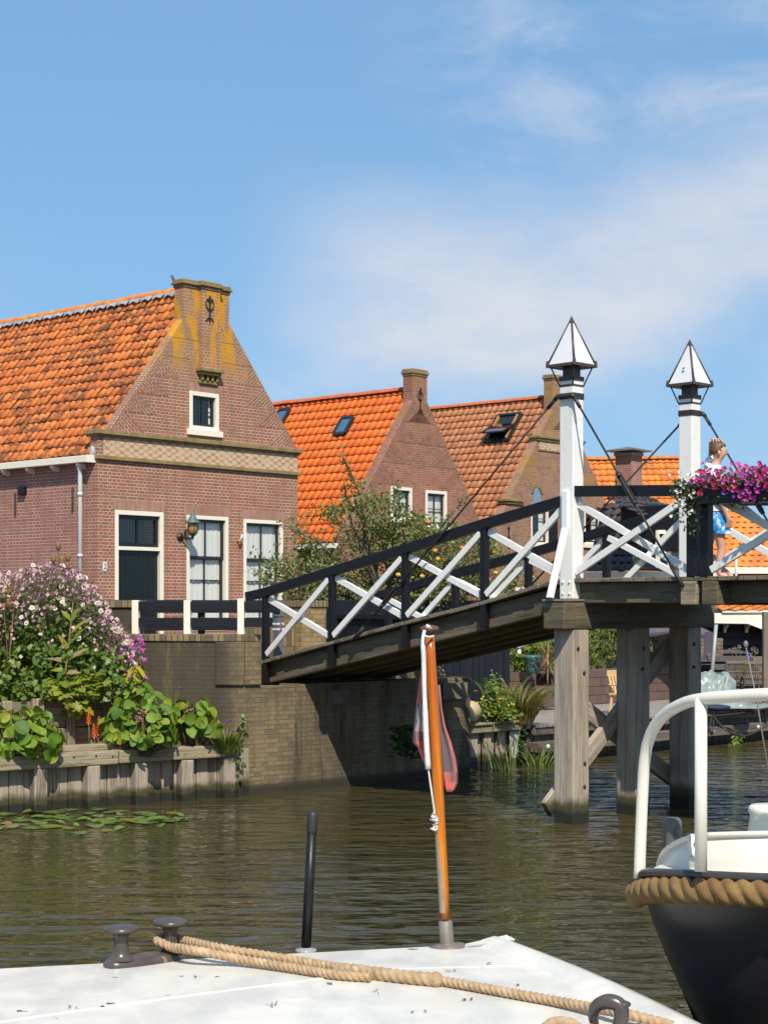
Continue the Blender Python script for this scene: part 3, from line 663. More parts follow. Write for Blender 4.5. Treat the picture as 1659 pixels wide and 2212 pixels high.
tag(b.build('blossoms', [bpy.data.materials[q] for q in ('petal_magenta', 'petal_pink', 'petal_purple', 'petal_red')], fl), kind='stuff')
for i in range(27):
    a = U(1.44, 1.76); z = 3.60 - R() * .46; put(PM[4], 'blossom', BF(a + (3.6 - z) * .1, -.28 - U(0, .05), z), -v2 + u2 * U(-.2, .8) + V((0, 0, U(-.2, .6))), fl, U(.7, 1.1))

# ================================================================== THE BOY ON THE BRIDGE
def skin_body(name, nodes, edges, mat, parent, sub=2):
    keys = list(nodes); me = bpy.data.meshes.new(name); me.from_pydata([nodes[k][0] for k in keys], [(keys.index(a), keys.index(b_)) for a, b_ in edges], [])
    o = bpy.data.objects.new(name, me); COL.objects.link(o); o.parent = parent; me.materials.append(mat)
    m = o.modifiers.new('skin', 'SKIN'); m.use_smooth_shade = True
    for i, k in enumerate(keys):
        sv = me.skin_vertices[0].data[i]; r = nodes[k][1]; sv.radius = r if isinstance(r, tuple) else (r, r); sv.use_root = (i == 0)
    s = o.modifiers.new('subdiv', 'SUBSURF'); s.levels = sub; s.render_levels = sub
    return o
PX, PY = 3.48, 17.6
boy = thing('person', 'person in white shirt and blue patterned shorts standing behind the flower box, hand on head', 'person', (PX, PY, ZD))
H = lambda x, y, z: (x, y, z - ZD)
N = {'pel': (H(.02, 0, 3.20), (.105, .085)), 'waist': (H(.0, 0, 3.36), (.10, .078)), 'chest': (H(-.015, 0, 3.56), (.125, .09)), 'sh': (H(-.005, 0, 3.71), (.085, .06)), 'nk': (H(.02, 0, 3.78), .046), 'nk2': (H(.04, 0, 3.825), .045),
     'hd': (H(.055, 0, 3.885), (.078, .072)), 'hd2': (H(.06, 0, 3.95), (.082, .075)), 'hd3': (H(.062, 0, 3.99), .05), 'jaw': (H(.105, 0, 3.855), .034), 'nose': (H(.15, 0, 3.905), .010),
     'hr': (H(.03, -.07, 3.16), .078), 'kr': (H(.07, -.075, 2.89), .044), 'cr': (H(.052, -.075, 2.78), .046), 'ar': (H(.03, -.075, 2.645), .030), 'br': (H(.06, -.075, 2.605), .032), 'tr': (H(.17, -.08, 2.595), .024),
     'hl': (H(.0, .07, 3.16), .078), 'kl': (H(-.05, .08, 2.90), .050), 'cl': (H(-.13, .08, 2.80), .047), 'al': (H(-.24, .08, 2.665), .030), 'bl': (H(-.22, .08, 2.61), .032), 'tl': (H(-.10, .08, 2.595), .024),
     'sr': (H(-.01, -.15, 3.69), .052), 'er': (H(.0, -.20, 3.45), .038), 'wr': (H(.10, -.17, 3.24), .024), 'pr': (H(.125, -.165, 3.185), (.022, .034)),
     'sl': (H(-.01, .15, 3.70), .052), 'el': (H(.05, .36, 3.93), .037), 'wl': (H(.0, .14, 4.045), .024), 'pl': (H(.03, .06, 4.055), (.034, .020))}
E = [('pel', 'waist'), ('waist', 'chest'), ('chest', 'sh'), ('sh', 'nk'), ('nk', 'nk2'), ('nk2', 'hd'), ('hd', 'hd2'), ('hd2', 'hd3'), ('hd', 'jaw'), ('hd', 'nose'), ('pel', 'hr'), ('hr', 'kr'), ('kr', 'cr'), ('cr', 'ar'), ('ar', 'br'), ('br', 'tr'),
     ('pel', 'hl'), ('hl', 'kl'), ('kl', 'cl'), ('cl', 'al'), ('al', 'bl'), ('bl', 'tl'), ('sh', 'sr'), ('sr', 'er'), ('er', 'wr'), ('wr', 'pr'), ('sh', 'sl'), ('sl', 'el'), ('el', 'wl'), ('wl', 'pl')]
for i, (dx, L) in enumerate(((-.036, .8), (-.012, .95), (.012, 1.), (.036, .85))):
    N[f'f{i}a'] = (H(.03 + dx, .025, 4.055), .009); N[f'f{i}b'] = (H(.033 + dx * 1.15, -.015 * L, 4.045), .0085); N[f'f{i}c'] = (H(.035 + dx * 1.25, -.05 * L, 4.02), .0075)
    E += [('pl', f'f{i}a'), (f'f{i}a', f'f{i}b'), (f'f{i}b', f'f{i}c')]
    N[f'g{i}a'] = (H(.13 + dx * .7, -.165, 3.15), .009); N[f'g{i}b'] = (H(.125 + dx * .8, -.160, 3.12), .0085); N[f'g{i}c'] = (H(.115 + dx * .8, -.15, 3.10 + .01 * (1 - L)), .0075)
    E += [('pr', f'g{i}a'), (f'g{i}a', f'g{i}b'), (f'g{i}b', f'g{i}c')]
N['fth'] = (H(-.025, .05, 4.04), .0095); N['ftt'] = (H(-.045, .02, 4.02), .008); E += [('pl', 'fth'), ('fth', 'ftt')]
N['gth'] = (H(.155, -.175, 3.19), .0095); N['gtt'] = (H(.168, -.18, 3.155), .008); E += [('pr', 'gth'), ('gth', 'gtt')]
skinm = surf('skin', (.58, .33, .22), (.52, .28, .19), 5, .5, .05, 60)
skin_body('body', N, E, skinm, boy)
b = MB()
def hairf(d): return 1 + .05 * noise.noise(d * 5) + .03 * noise.noise(d * 14)
rows = []
for i in range(9):
    ph = pi / 2 - i * pi / 2 / 8 * 1.28; row = []
    for j in range(20):
        th = 2 * pi * j / 20; dd = V((cos(ph) * cos(th), cos(ph) * sin(th), sin(ph)))
        k_ = .72 if dd.x > .30 and dd.z < .34 else 1.        # forehead hairline tucks under the brow
        if abs(dd.y) > .6 and dd.z < -.1 and dd.x > -.3: dd.z = -.1
        row.append(V((.052, 0, 3.935 - ZD)) + V((dd.x * .094, dd.y * .082, dd.z * .094)) * hairf(dd) * k_)
    rows.append(row)
b.grid(rows, True, True); o = b.build('hair', surf('brown_hair', (.16, .085, .04), (.09, .045, .022), 30, .6, .6, 70, .01), None); o.parent = boy
b = MB(); b.ball((.042, -.076, 3.905 - ZD), .022, .8, .4, 1.25); o = b.build('ear', skinm, None); o.parent = boy
def ell(c, rx, ry, n=16, w=0): return [V(c) + V((cos(2 * pi * j / n) * rx * (1 + w * sin(5 * j)), sin(2 * pi * j / n) * ry * (1 + w * cos(3 * j)), 0)) for j in range(n)]
b = MB(); b.grid([ell(H(*c), rx, ry, 16, w) for c, rx, ry, w in (((.022, 0, 3.285), .128, .162, .03), ((.012, 0, 3.36), .118, .152, .02), ((-.01, 0, 3.48), .122, .16, .015), ((-.02, 0, 3.60), .124, .176, .0), ((-.012, 0, 3.69), .108, .178, 0), ((.0, 0, 3.745), .078, .115, 0), ((.012, 0, 3.775), .06, .068, 0))], True, True)
for s_ in (-1, 1):
    q = [V(H(-.01, s_ * .13, 3.70)), V(H(-.005, s_ * .18, 3.62)), V(H(0, s_ * .20, 3.52))] if s_ < 0 else [V(H(-.01, .13, 3.70)), V(H(.01, .22, 3.78)), V(H(.03, .28, 3.85))]
    b.tube(q, [.068, .066, .064], 12, False)
b.tube([V(H(-.05, .06, 3.765)), V(H(-.075, 0, 3.775)), V(H(-.05, -.06, 3.765))], .028, 8)
o = b.build('shirt', surf('white_cotton', (.74, .74, .74), (.68, .68, .69), 6, .85, .4, 14, .02), None); o.parent = boy
m, nt = newm('blue_print'); ov = objv(nt); vo = nd(nt, 'ShaderNodeTexVoronoi', {'Vector': ov, 'Scale': 24.}); k = noi(nt, ov, 17, 3, .6)
fin(nt, mixc(nt, maprange(nt, k, .52, .6), mixc(nt, maprange(nt, vo.outputs[0], .3, .5), (.012, .16, .48), (.03, .30, .68)), (.50, .64, .76)), .8, noi(nt, ov, 18, 3), .4, .02)
b = MB(); b.grid([ell(H(*c), rx, ry) for c, rx, ry in (((.02, 0, 3.315), .117, .147), ((.022, 0, 3.23), .128, .160), ((.022, 0, 3.14), .125, .155))], True, True)
for s_, kx in ((-1, .07), (1, -.03)):
    b.grid([ell(H(*c), rx, ry, 14, w) for c, rx, ry, w in (((.025, s_ * .074, 3.19), .118, .086, 0), ((.02 + kx * .5, s_ * .078, 3.08), .106, .084, .03), ((.015 + kx * .9, s_ * .080, 3.045), .104, .084, .05))], True, True)
o = b.build('shorts', m, None); o.parent = boy
for s_, x, n_ in ((-1, .095, 1), (1, -.175, 1)):
    b = MB(); b.box((x, s_ * .08, .008), (.125, 0, 0), (0, .042, 0), (0, 0, .008)); b.tube([(x + .05, s_ * .08 - .045, .012), (x + .04, s_ * .08, .062), (x + .05, s_ * .08 + .045, .012)], .012, 6)
    o = b.build('sandal', paint('sandal_pink', (.6, .18, .22)), None, .006); o.parent = boy
# ================================================================== HOUSES
E1 = V((.662, .749, 0)).normalized(); E2 = V((-E1.y, E1.x, 0)); NF = V((E1.y, -E1.x, 0))
def textmesh(name, cu, mat, par):
    tmp = bpy.data.objects.new('tmp', cu); me = bpy.data.meshes.new_from_object(tmp); bpy.data.objects.remove(tmp); me.materials.clear(); me.materials.append(mat)
    o = bpy.data.objects.new(name, me); COL.objects.link(o); o.parent = par; return o
class Fr:                                              # house frame: s along the gable, d towards the viewer, z up
    def __init__(s, P0): s.P0 = V((P0[0], P0[1], 0))
    def __call__(s, q, d, z): return s.P0 + E1 * q + NF * d + V((0, 0, z))
    def px(s, x, y, d=0.):
        p = hit(x, y, s.P0 + NF * d, NF); return (p - s.P0).dot(E1), p.z
    def sd(s, x, y, q=0.):                             # on the side wall plane: depth behind the gable, z
        p = hit(x, y, s.P0 + E1 * q, E1); return (p - s.P0).dot(NF), p.z
    def pts(s, L, d=0.): return [s.px(x, y, d) for x, y in L]
def wall(b, F, outline, holes, d=0., rev=.14, th=.3):
    o = [V((q, z, 0)) for q, z in outline]; hs = [[V((q, z, 0)) for q, z in ((a, c), (a, e), (f, e), (f, c))] for a, f, c, e in holes]
    allp = o + [p for h in hs for p in h]; base = b.add([F(p.x, d, p.y) for p in allp])
    for t in tessellate_polygon([o] + hs):
        A, B2, C = (allp[i] for i in t); cr = (B2 - A).cross(C - A).z
        t = t if cr > 0 else t[::-1]
        b.fc([base + i for i in t])
    for a, f, c, e in holes:
        for (p, q) in (((a, c), (a, e)), ((a, e), (f, e)), ((f, e), (f, c)), ((f, c), (a, c))):
            b.poly([F(p[0], d, p[1]), F(q[0], d, q[1]), F(q[0], d - rev, q[1]), F(p[0], d - rev, p[1])])
    n = len(outline)
    for i in range(n):                                 # wall thickness round the outline
        (a, c), (f, e) = outline[i], outline[(i + 1) % n]
        b.poly([F(a, d, c), F(f, d, e), F(f, d - th, e), F(a, d - th, c)][::-1])
    b.fc(range(0, 0)) if 0 else None
def fbox(b, F, s0, s1, d0, d1, z0, z1, mi=0): b.box(F((s0 + s1) / 2, (d0 + d1) / 2, (z0 + z1) / 2), E1 * ((s1 - s0) / 2), NF * ((d1 - d0) / 2), V((0, 0, (z1 - z0) / 2)), mi)
def ring(b, F, s0, s1, z0, z1, w, d0, d1, bot=True):
    fbox(b, F, s0, s0 + w, d0, d1, z0, z1); fbox(b, F, s1 - w, s1, d0, d1, z0, z1); fbox(b, F, s0 + w, s1 - w, d0, d1 - .002, z1 - w, z1)
    if bot: fbox(b, F, s0 + w, s1 - w, d0, d1 - .002, z0, z0 + w)
def window(F, par, s0, s1, z0, z1, fw=.07, sashes=((0, 1, 2, 2),), sill=None, blind=None, sw=.045, mats=('cream', 'sash'), d=0.):
    b = MB(); ring(b, F, s0, s1, z0, z1, fw, d - .10, d + .012)
    if sill: fbox(b, F, s0 - sill[0], s1 + sill[0], d - .10, d + .06, z0 - sill[1], z0 + .01)
    w = b.build('window', Mt[mats[0]], par, .004)
    for i, (f0, f1, nx, nz) in enumerate(sashes):
        H0, H1 = z0 + fw, z1 - fw; a, c = H0 + (H1 - H0) * f0, H0 + (H1 - H0) * f1; p, q = s0 + fw, s1 - fw; dd = d - .055 if i == len(sashes) - 1 else d - .085
        b = MB(); ring(b, F, p, q, a, c, sw, dd - .04, dd)
        for k in range(1, nx): fbox(b, F, p + (q - p) * k / nx - .013, p + (q - p) * k / nx + .013, dd - .035, dd - .004, a + sw, c - sw)
        for k in range(1, nz): fbox(b, F, p + sw, q - sw, dd - .034, dd - .006, a + (c - a) * k / nz - .012, a + (c - a) * k / nz + .012)
        b.build('sash', Mt[mats[1]], w, .003)
        b = MB(); b.poly([F(p, dd - .022, a), F(q, dd - .022, a), F(q, dd - .022, c), F(p, dd - .022, c)]); b.build('glass', Mt['glass'], w)
    if blind:
        for (f0, f1, g0, g1) in blind:
            b = MB(); p, q = s0 + fw, s1 - fw; a, c = z0 + fw + (z1 - z0 - 2 * fw) * f0, z0 + fw + (z1 - z0 - 2 * fw) * f1; n = 24
            x0, x1 = p + (q - p) * g0, p + (q - p) * g1
            b.grid([[F(x0 + (x1 - x0) * i / n, d - .135 + .006 * sin(i * 1.9) + .003 * sin(i * .7), zz) for i in range(n + 1)] for zz in (a, c)]); b.build('curtain', Mt['curtain'], w)
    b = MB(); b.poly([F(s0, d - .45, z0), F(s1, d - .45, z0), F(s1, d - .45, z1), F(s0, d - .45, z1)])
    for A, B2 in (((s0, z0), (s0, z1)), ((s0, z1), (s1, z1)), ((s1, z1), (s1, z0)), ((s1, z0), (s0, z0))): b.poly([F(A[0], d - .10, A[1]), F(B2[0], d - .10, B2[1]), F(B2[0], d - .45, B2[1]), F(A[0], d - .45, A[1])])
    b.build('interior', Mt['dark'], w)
    return w
def soldier(b, F, s0, s1, z, h=.19): 
    b.poly([F(s0, .004, z), F(s1, .004, z), F(s1, .004, z + h), F(s0, .004, z + h)], [(s0, .02), (s1, .02), (s1, .21), (s0, .21)])
def tile_roof(b, P, along, up, L, SL, tw=.215, th=.27, amp=.034, lift=.03, jit=.006):
    along, up = V(along).normalized(), V(up).normalized(); n = along.cross(up).normalized()
    if n.z < 0: n = -n
    nc = int(math.ceil(SL / th)); nt_ = int(round(L / tw)); tw = L / nt_; K = 6
    for i in range(nc):
        v0 = i * th; v1 = min(v0 + th + .06, SL + .03)
        for k in range(nt_):
            dj, lj = U(-jit, jit), U(-jit, jit) * .8; rows = [[], [], []]; tilt = U(-jit, jit)
            for j in range(K + 1):
                t = j / K; h = amp * (.5 - .5 * cos(2 * pi * (t ** 1.25))); q = (k + t) * tw
                for r, (v, hh) in enumerate(((v0 + dj, h + lift - .025 + lj), (v0 + dj, h + lift + lj + tilt * t), (v1, h + lj + tilt * t - .004))): rows[r].append(P + along * q + up * v + n * hh)
            bs = b.add([p for r in rows for p in r]); w = K + 1
            for r in range(2):
                for j in range(K):
                    f = (bs + r * w + j, bs + r * w + j + 1, bs + (r + 1) * w + j + 1, bs + (r + 1) * w + j)
                    ua, ub = k + (j + .02) / K * .98 + .005, k + (j + 1) / K * .98 + .005; va, vb = i + .02 + r * .3, i + .3 + r * .66
                    b.fc(f, [(ua, va), (ub, va), (ub, vb), (ua, vb)], r == 1)
def ridge(b, A, B2, r=.11, seg=.36, jit=.008):
    d = (B2 - A); L = d.length; d.normalize(); sd = d.cross(V((0, 0, 1))).normalized(); k = int(L / seg)
    for i in range(k):
        p, q = A + d * (L * i / k) - d * .03, A + d * (L * (i + 1) / k); j = U(-jit, jit); rows = []
        for c, rr in ((p, r * 1.1), (q, r * .96)): rows.append([c + sd * cos(pi * t / 8) * rr + V((0, 0, sin(pi * t / 8) * rr * .85 - .02 + j)) for t in range(9)])
        b.grid(rows); b.fc([len(b.v) - 18 + t for t in range(9)])
def anchor(b, F, s, z0, z1, d=.02, fancy=True):
    b.beam(F(s, d, z0), F(s, d, z1), .028, .025, NF)
    if fancy:
        h = z1 - z0; zc = z0 + h * .66
        for sg in (-1, 1):
            b.tube([F(s + sg * (.015 + .09 * sin(t)), d, zc + .02 - .11 * cos(t) + .03) for t in [i * pi * 1.25 / 8 for i in range(9)]], .011, 5)
            b.tube([F(s + sg * q, d, z0 + zz) for q, zz in ((.01, h * .2), (.06, h * .12), (.10, .0))], .011, 5)
        b.prism([F(s + q, d + .015, zz) for q, zz in ((-.05, z1 - .03), (0, z1 - .10), (.05, z1 - .03), (0, z1 + .07))], NF * -.025)
def rake(b, F, sA, zA, sB, zB, n, depth, inward):      # tumbled-in brick triangles along a gable slope
    a, c = V((sA, zA)), V((sB, zB)); up = (c - a).normalized(); pr = V((up.y, -up.x)) * (1 if inward > 0 else -1)
    if pr.x * inward < 0: pr = -pr
    for i in range(n):
        t0, t1 = i / n, (i + 1) / n; lo, hi = a.lerp(c, t0), a.lerp(c, t1)
        k = (hi.y - lo.y) / abs(pr.y) if abs(pr.y) > 1e-3 else depth
        pt = hi + pr * min(k, 3)
        tri = [lo, pt, hi] if inward > 0 else [lo, hi, pt]
        b.poly([F(p.x, .005, p.y) for p in tri], [((p - a).dot(pr), (p - a).dot(up)) for p in tri])

# ------------------------------------------------------------------ house 1
C0 = Wp(210, 1311, 31.0); F = Fr(C0)
h1 = thing('brick_house', 'large gabled red brick house with mossy orange roof and lichened chimney stack', 'house', (C0.x, C0.y, 1.56))
WD = F.px(643, 1000)[0]; g = 1.45
zc = F.px(222, 930)[1]; zc0 = zc - .36
sl1 = F.px(240, 926); sl2 = F.px(396, 688); sr1 = F.px(640, 966); sr2 = F.px(495, 699)
ctL, ctR = F.px(396, 612), F.px(495, 622); zt = (ctL[1] + ctR[1]) / 2 - .10
door = (F.px(248, 1110)[0], F.px(353, 1110)[0], g, F.px(248, 1101)[1])
w1 = (F.px(403, 1115)[0], F.px(493, 1115)[0], 1.80, F.px(403, 1112)[1])
w2 = (F.px(526, 1124)[0], F.px(611, 1124)[0], 1.80, F.px(526, 1121)[1])
aw = (F.px(409, 845)[0], F.px(472.6, 850)[0], F.px(440, 930)[1], F.px(409, 843)[1])
b = MB()
wall(b, F, [(0, g), (WD, g), (WD, zc), (sr1[0], zc), (sr2[0], sr2[1]), (sr2[0], zt), (sl2[0], zt), (sl2[0], sl2[1]), (sl1[0], zc), (0, zc)], [door, w1, w2, aw], th=.2)
b.build('gable_wall', Mt['brick1'], h1)
b = MB()
zw = 5.06; b.poly([F(.002, -9.5, g), F(.002, -.19, g), F(.002, -.19, zw), F(.002, -9.5, zw)]); b.poly([F(WD, -.19, g), F(WD, -9.5, g), F(WD, -9.5, zw), F(WD, -.19, zw)])
b.build('side_wall', Mt['brick1s'], h1)
b = MB(); rake(b, F, sl1[0] + .02, zc + .02, sl2[0], sl2[1], 6, .9, 1); b.build('raked_brickwork', Mt['brick1d'], h1)
b = MB(); rake(b, F, sr1[0] - .02, zc + .02, sr2[0], sr2[1], 6, .9, -1); b.build('raked_brickwork', Mt['brick1d'], h1)
for o in (door, w1, w2, aw): b = MB(); soldier(b, F, o[0] - .06, o[1] + .06, o[3] + .005, .17 if o is aw else .19); b.build('brick_lintel', Mt['soldier'], h1)
# chimney stack, pilaster, caps
b = MB(); fbox(b, F, sl2[0] + .003, sr2[0] - .003, -.26, -.19, sl2[1] - .3, zt - .002)
pl, pr_ = F.px(428, 700)[0], F.px(468, 700)[0]; zp = F.px(446, 797)[1]
fbox(b, F, pl, pr_, -.02, .11, zp, zt - .002); ch = b.build('chimney_stack', Mt['brick1'], h1)
b = MB()
for e, z0, z1 in ((.02, zt, zt + .06), (.055, zt + .06, zt + .105), (.03, zt + .105, zt + .165)):
    fbox(b, F, sl2[0] - e, sr2[0] + e, -.26 - e, e, z0, z1); fbox(b, F, pl - e, pr_ + e, 0, .11 + e, z0 - .001, z1 - .001)
b.build('chimney_cap', Mt['stone'], ch, .012)
b = MB(); fbox(b, F, pl - .06, pr_ + .06, -.02, .17, zp - .07, zp); fbox(b, F, pl - .02, pr_ + .02, -.02, .13, zp - .13, zp - .07); fbox(b, F, pl, pr_ - .02, -.02, .05, zp - .30, zp - .24)
for i in range(4):
    x = pl + .03 + i * (pr_ - pl - .1) / 3; fbox(b, F, x, x + .055, -.02, .085, zp - .24, zp - .13)
b.build('corbel', Mt['stone'], h1, .01)
b = MB(); sa, z0 = F.px(453.6, 694, .13); z1 = F.px(453.6, 645, .13)[1]; anchor(b, F, sa, z0, z1, .13); b.build('wall_anchor', Mt['iron'], h1)
# cornice: two string courses with a chequered band between
b = MB(); fbox(b, F, -.08, WD + .08, -.28, .09, zc - .07, zc + .02); fbox(b, F, -.05, WD + .05, -.28, .05, zc - .11, zc - .07)
zl = F.px(205, 985)[1]; fbox(b, F, -.04, WD + .05, -.28, .06, zl - .05, zl + .03); b.build('cornice', Mt['stone'], h1, .012)
b = MB(); b.poly([F(.14, .012, zl + .03), F(WD - .02, .012, zl + .03), F(WD - .02, .012, zc - .11), F(.14, .012, zc - .11)]); b.build('chequered_band', Mt['band'], h1)
# windows
window(F, h1, *aw, fw=.085, sashes=((0, 1, 2, 2),), sill=(.07, .11), blind=((0, 1, .0, .14), (0, 1, .88, 1)), sw=.06)
for w in (w1, w2): window(F, h1, *w, fw=.075, sashes=((0, .655, 2, 3), (.635, 1, 2, 1)), blind=((0, 1, 0, 1),), sw=.055)
# door with transom
zt_ = F.px(260, 1180)[1]
b = MB(); ring(b, F, *door[:2], door[2], door[3], .085, -.12, .012, False); fbox(b, F, door[0] + .085, door[1] - .085, -.12, .008, zt_ - .07, zt_); dr = b.build('door_frame', Mt['cream'], h1, .004)
b = MB(); q0, q1 = door[0] + .085, door[1] - .085
for k in range(9): fbox(b, F, q0 + (q1 - q0) * k / 9 + .002, q0 + (q1 - q0) * (k + 1) / 9 - .002, -.11, -.07, g, zt_ - .07)
fbox(b, F, q0, q1, -.07, -.035, g, 1.80); fbox(b, F, q0, q0 + .07, -.07, -.05, 1.8, zt_ - .07); b.build('door_leaf', Mt['greenblk'], dr, .004)
b = MB(); fbox(b, F, q1 - .06, q1 - .01, -.07, -.03, 1.72, 2.05); b.build('handle', surf('brass', (.28, .18, .06), rough=.45), dr, .006)
b = MB(); ring(b, F, q0, q1, zt_, door[3] - .085, .075, -.11, -.05); fbox(b, F, (q0 + q1) / 2 - .02, (q0 + q1) / 2 + .02, -.10, -.055, zt_ + .07, door[3] - .15); tw_ = b.build('transom_window', Mt['greenblk'], h1, .003)
b = MB(); b.poly([F(q0, -.08, zt_), F(q1, -.08, zt_), F(q1, -.08, door[3] - .09), F(q0, -.08, door[3] - .09)]); b.build('glass', Mt['glass'], tw_)
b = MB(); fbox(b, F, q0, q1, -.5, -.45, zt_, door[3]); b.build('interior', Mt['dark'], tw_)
# plaque 2, pipe stub
s_, z_ = F.px(226, 1224)
b = MB(); fbox(b, F, s_ - .045, s_ + .045, 0, .012, z_ - .08, z_ + .08); npl = b.build('number_plate', Mt['white'], h1, .005)
cu = bpy.data.curves.new('numeral', 'FONT'); cu.body = '2'; cu.size = .15; cu.extrude = .002; cu.align_x = 'CENTER'; cu.align_y = 'CENTER'
to = textmesh('numeral', cu, paint('number_blue', (.03, .06, .25)), npl)
to.matrix_local = Matrix.Translation(F(s_, .015, z_)) @ Matrix((E1, V((0, 0, 1)), NF)).transposed().to_4x4()
s_, z_ = F.px(512, 1163); b = MB(); b.tube([F(s_, 0, z_ - .05), F(s_ - .0, .1, z_ - .05), F(s_ + .03, .13, z_ + .08)], .022, 7); b.build('vent_pipe', Mt['zinc'], h1)
# roof
up = V((0, 0, 0)); slp = (sl2[1] - sl1[1]) / (sl2[0] - sl1[0])
def roofz(q): return 5.15 + 1.29 * q
so, sc_ = -.02, WD / 2; ze, zr_ = roofz(so), roofz(sc_)
upv = (F(sc_, 0, zr_) - F(so, 0, ze)); SL = upv.length
b = MB(); tile_roof(b, F(so, -9.6, ze), NF, upv, 9.38, SL, .195, .255, .036, .026, .009); b.build('roof', Mt['tile1'], h1)
b = MB(); upr = F(sc_, 0, zr_) - F(WD + .3, 0, ze); b.poly([F(WD + .3, -.35, ze), F(WD + .3, -9.6, ze), F(sc_, -9.6, zr_), F(sc_, -.35, zr_)]); b.poly([F(so, -9.6, ze - .05), F(so, -.3, ze - .05), F(sc_, -.3, zr_ - .05), F(sc_, -9.6, zr_ - .05)]); b.build('roof_boarding', Mt['tile3'], h1)
b = MB(); ridge(b, F(sc_, -9.6, zr_ + .05), F(sc_, -.27, zr_ + .05), .115, .36, .012); b.build('ridge_tiles', Mt['ridge'], h1)
b = MB()
for i in range(26): b.prism([F(sc_ - .115, -.30 - i * .36, zr_ + .02), F(sc_ - .115, -.65 - i * .36, zr_ + .02), F(sc_ - .165, -.64 - i * .36, zr_ - .075 + U(-.01, .01)), F(sc_ - .145, -.54 - i * .36, zr_ - .03), F(sc_ - .17, -.38 - i * .36, zr_ - .08 + U(-.01, .01))], V((-.004, 0, .012)))
b.build('ridge_flashing', Mt['lead'], h1)
# weathered parapet edge
b = MB(); b.beam(F(sl1[0] - .01, -.108, sl1[1] - .02), F(sl2[0], -.108, sl2[1] - .01), .05, .20, NF); b.build('parapet_coping', Mt['brick1d'], h1, .02)
b = MB(); b.beam(F(sr1[0] + .01, -.108, sr1[1] - .02), F(sr2[0], -.108, sr2[1] - .01), .05, .20, NF); b.build('parapet_coping', Mt['brick1d'], h1, .02)
# gutter, brackets, downpipe
zg = ze - .06
b = MB(); b.beam(F(so - .10, -9.6, zg - .03), F(so - .10, -.04, zg - .03), .17, .13); b.build('gutter', Mt['cream'], h1, .01)
b = MB(); b.prism([F(so - .19, -.035, zg - .10), F(-.003, -.035, zg - .10), F(-.003, -.035, zg + .04), F(so - .19, -.035, zg + .04)], NF * -.05)
b.build('gutter_end', Mt['cream'], h1, .004)
for i in range(12):
    b = MB(); dd = -.42 - i * .78; b.prism([F(-.18, dd, zg - .10), F(.0, dd, zg - .10), F(.0, dd, zg - .22), F(-.10, dd, zg - .195), F(-.17, dd, zg - .15)], NF * .09); b.build('gutter_bracket', Mt['cream'], h1, .006)
dd, z = F.sd(174, 1062, -.08)
b = MB(); b.tube([F(-.12, dd, zg - .09), F(-.12, dd, zg - .16), F(-.09, dd, zg - .24), F(-.09, dd, zg - .36), F(-.09, dd, g)], .044, 10)
for z in (4.35, 3.2, 2.2): b.tube([F(-.09, dd, z), F(-.09, dd, z + .07)], .052, 10)
b.build('downpipe', Mt['zinc'], h1)
b = MB(); b.ball(F(-.03, -.10, zg + .10), .085, .8, 1.0, 1.4, fn=lambda q: 1 + .2 * noise.noise(q * 3)); b.build('valley_flashing', Mt['lead'], h1)
b = MB()
for x, y0, y1 in ((34.5, 1065, 1112), (158.5, 1053, 1102)):
    q, z0 = F.sd(x, y1); z1 = F.sd(x, y0)[1]; b.beam(F(-.02, q, z0), F(-.02, q, z1), .03, .035)
b.build('wall_anchors', Mt['iron'], h1)
q, z0 = F.sd(51, 1069); b = MB(); fz = F.sd(51, 1051)[1]; b.box(F(-.03, q, (z0 + fz) / 2), E1 * .05, NF * .10, (0, 0, (fz - z0) / 2)); b.build('vent_box', Mt['black'], h1, .01)
# wall lantern (hangs on the house)
s_, z_ = F.px(397, 1105); zb = F.px(390, 1160)[1]
wl = thing('wall_lantern', 'verdigris wall lantern with amber glass mounted between door and window', 'lamp', F(s_, .0, zb))
c = F(s_ + .02, .24, 0)
b = MB(); b.lathe([(.0, z_ + .06), (.012, z_ + .03), (.02, z_ - .0), (.016, z_ - .02), (.035, z_ - .04), (.06, z_ - .11), (.10, z_ - .17), (.155, z_ - .215), (.16, z_ - .235), (.10, z_ - .235)], c, 16); b.build('hood', surf('verdigris', (.10, .17, .165), (.06, .10, .10), 12, .5, .2), wl)
b = MB(); b.lathe([(.092, z_ - .235), (.098, z_ - .33), (.085, z_ - .42), (.05, z_ - .45)], c, 14); b.build('glass', surf('amber_glass', (.40, .24, .08), (.33, .2, .07), 4, .2, .02), wl)
b = MB()
for k in range(4): b.tube([c + V((cos(k * pi / 2 + .4) * r, sin(k * pi / 2 + .4) * r, z)) for r, z in ((.105, z_ - .23), (.108, z_ - .34), (.09, z_ - .43), (.03, z_ - .48))], .008, 5)
b.lathe([(.05, z_ - .45), (.03, z_ - .49), (.012, z_ - .56)], c, 10); b.tube([c + V((0, 0, z_ - .50)), c + V((0, 0, z_ - .54)) - NF * .08, F(s_ - .09, .02, z_ - .50)], .018, 7)
b.lathe([(.085, 0), (.08, .025), (.03, .05)], F(s_ - .10, .0, z_ - .50), 12, NF); b.build('bracket', Mt['iron'], wl)
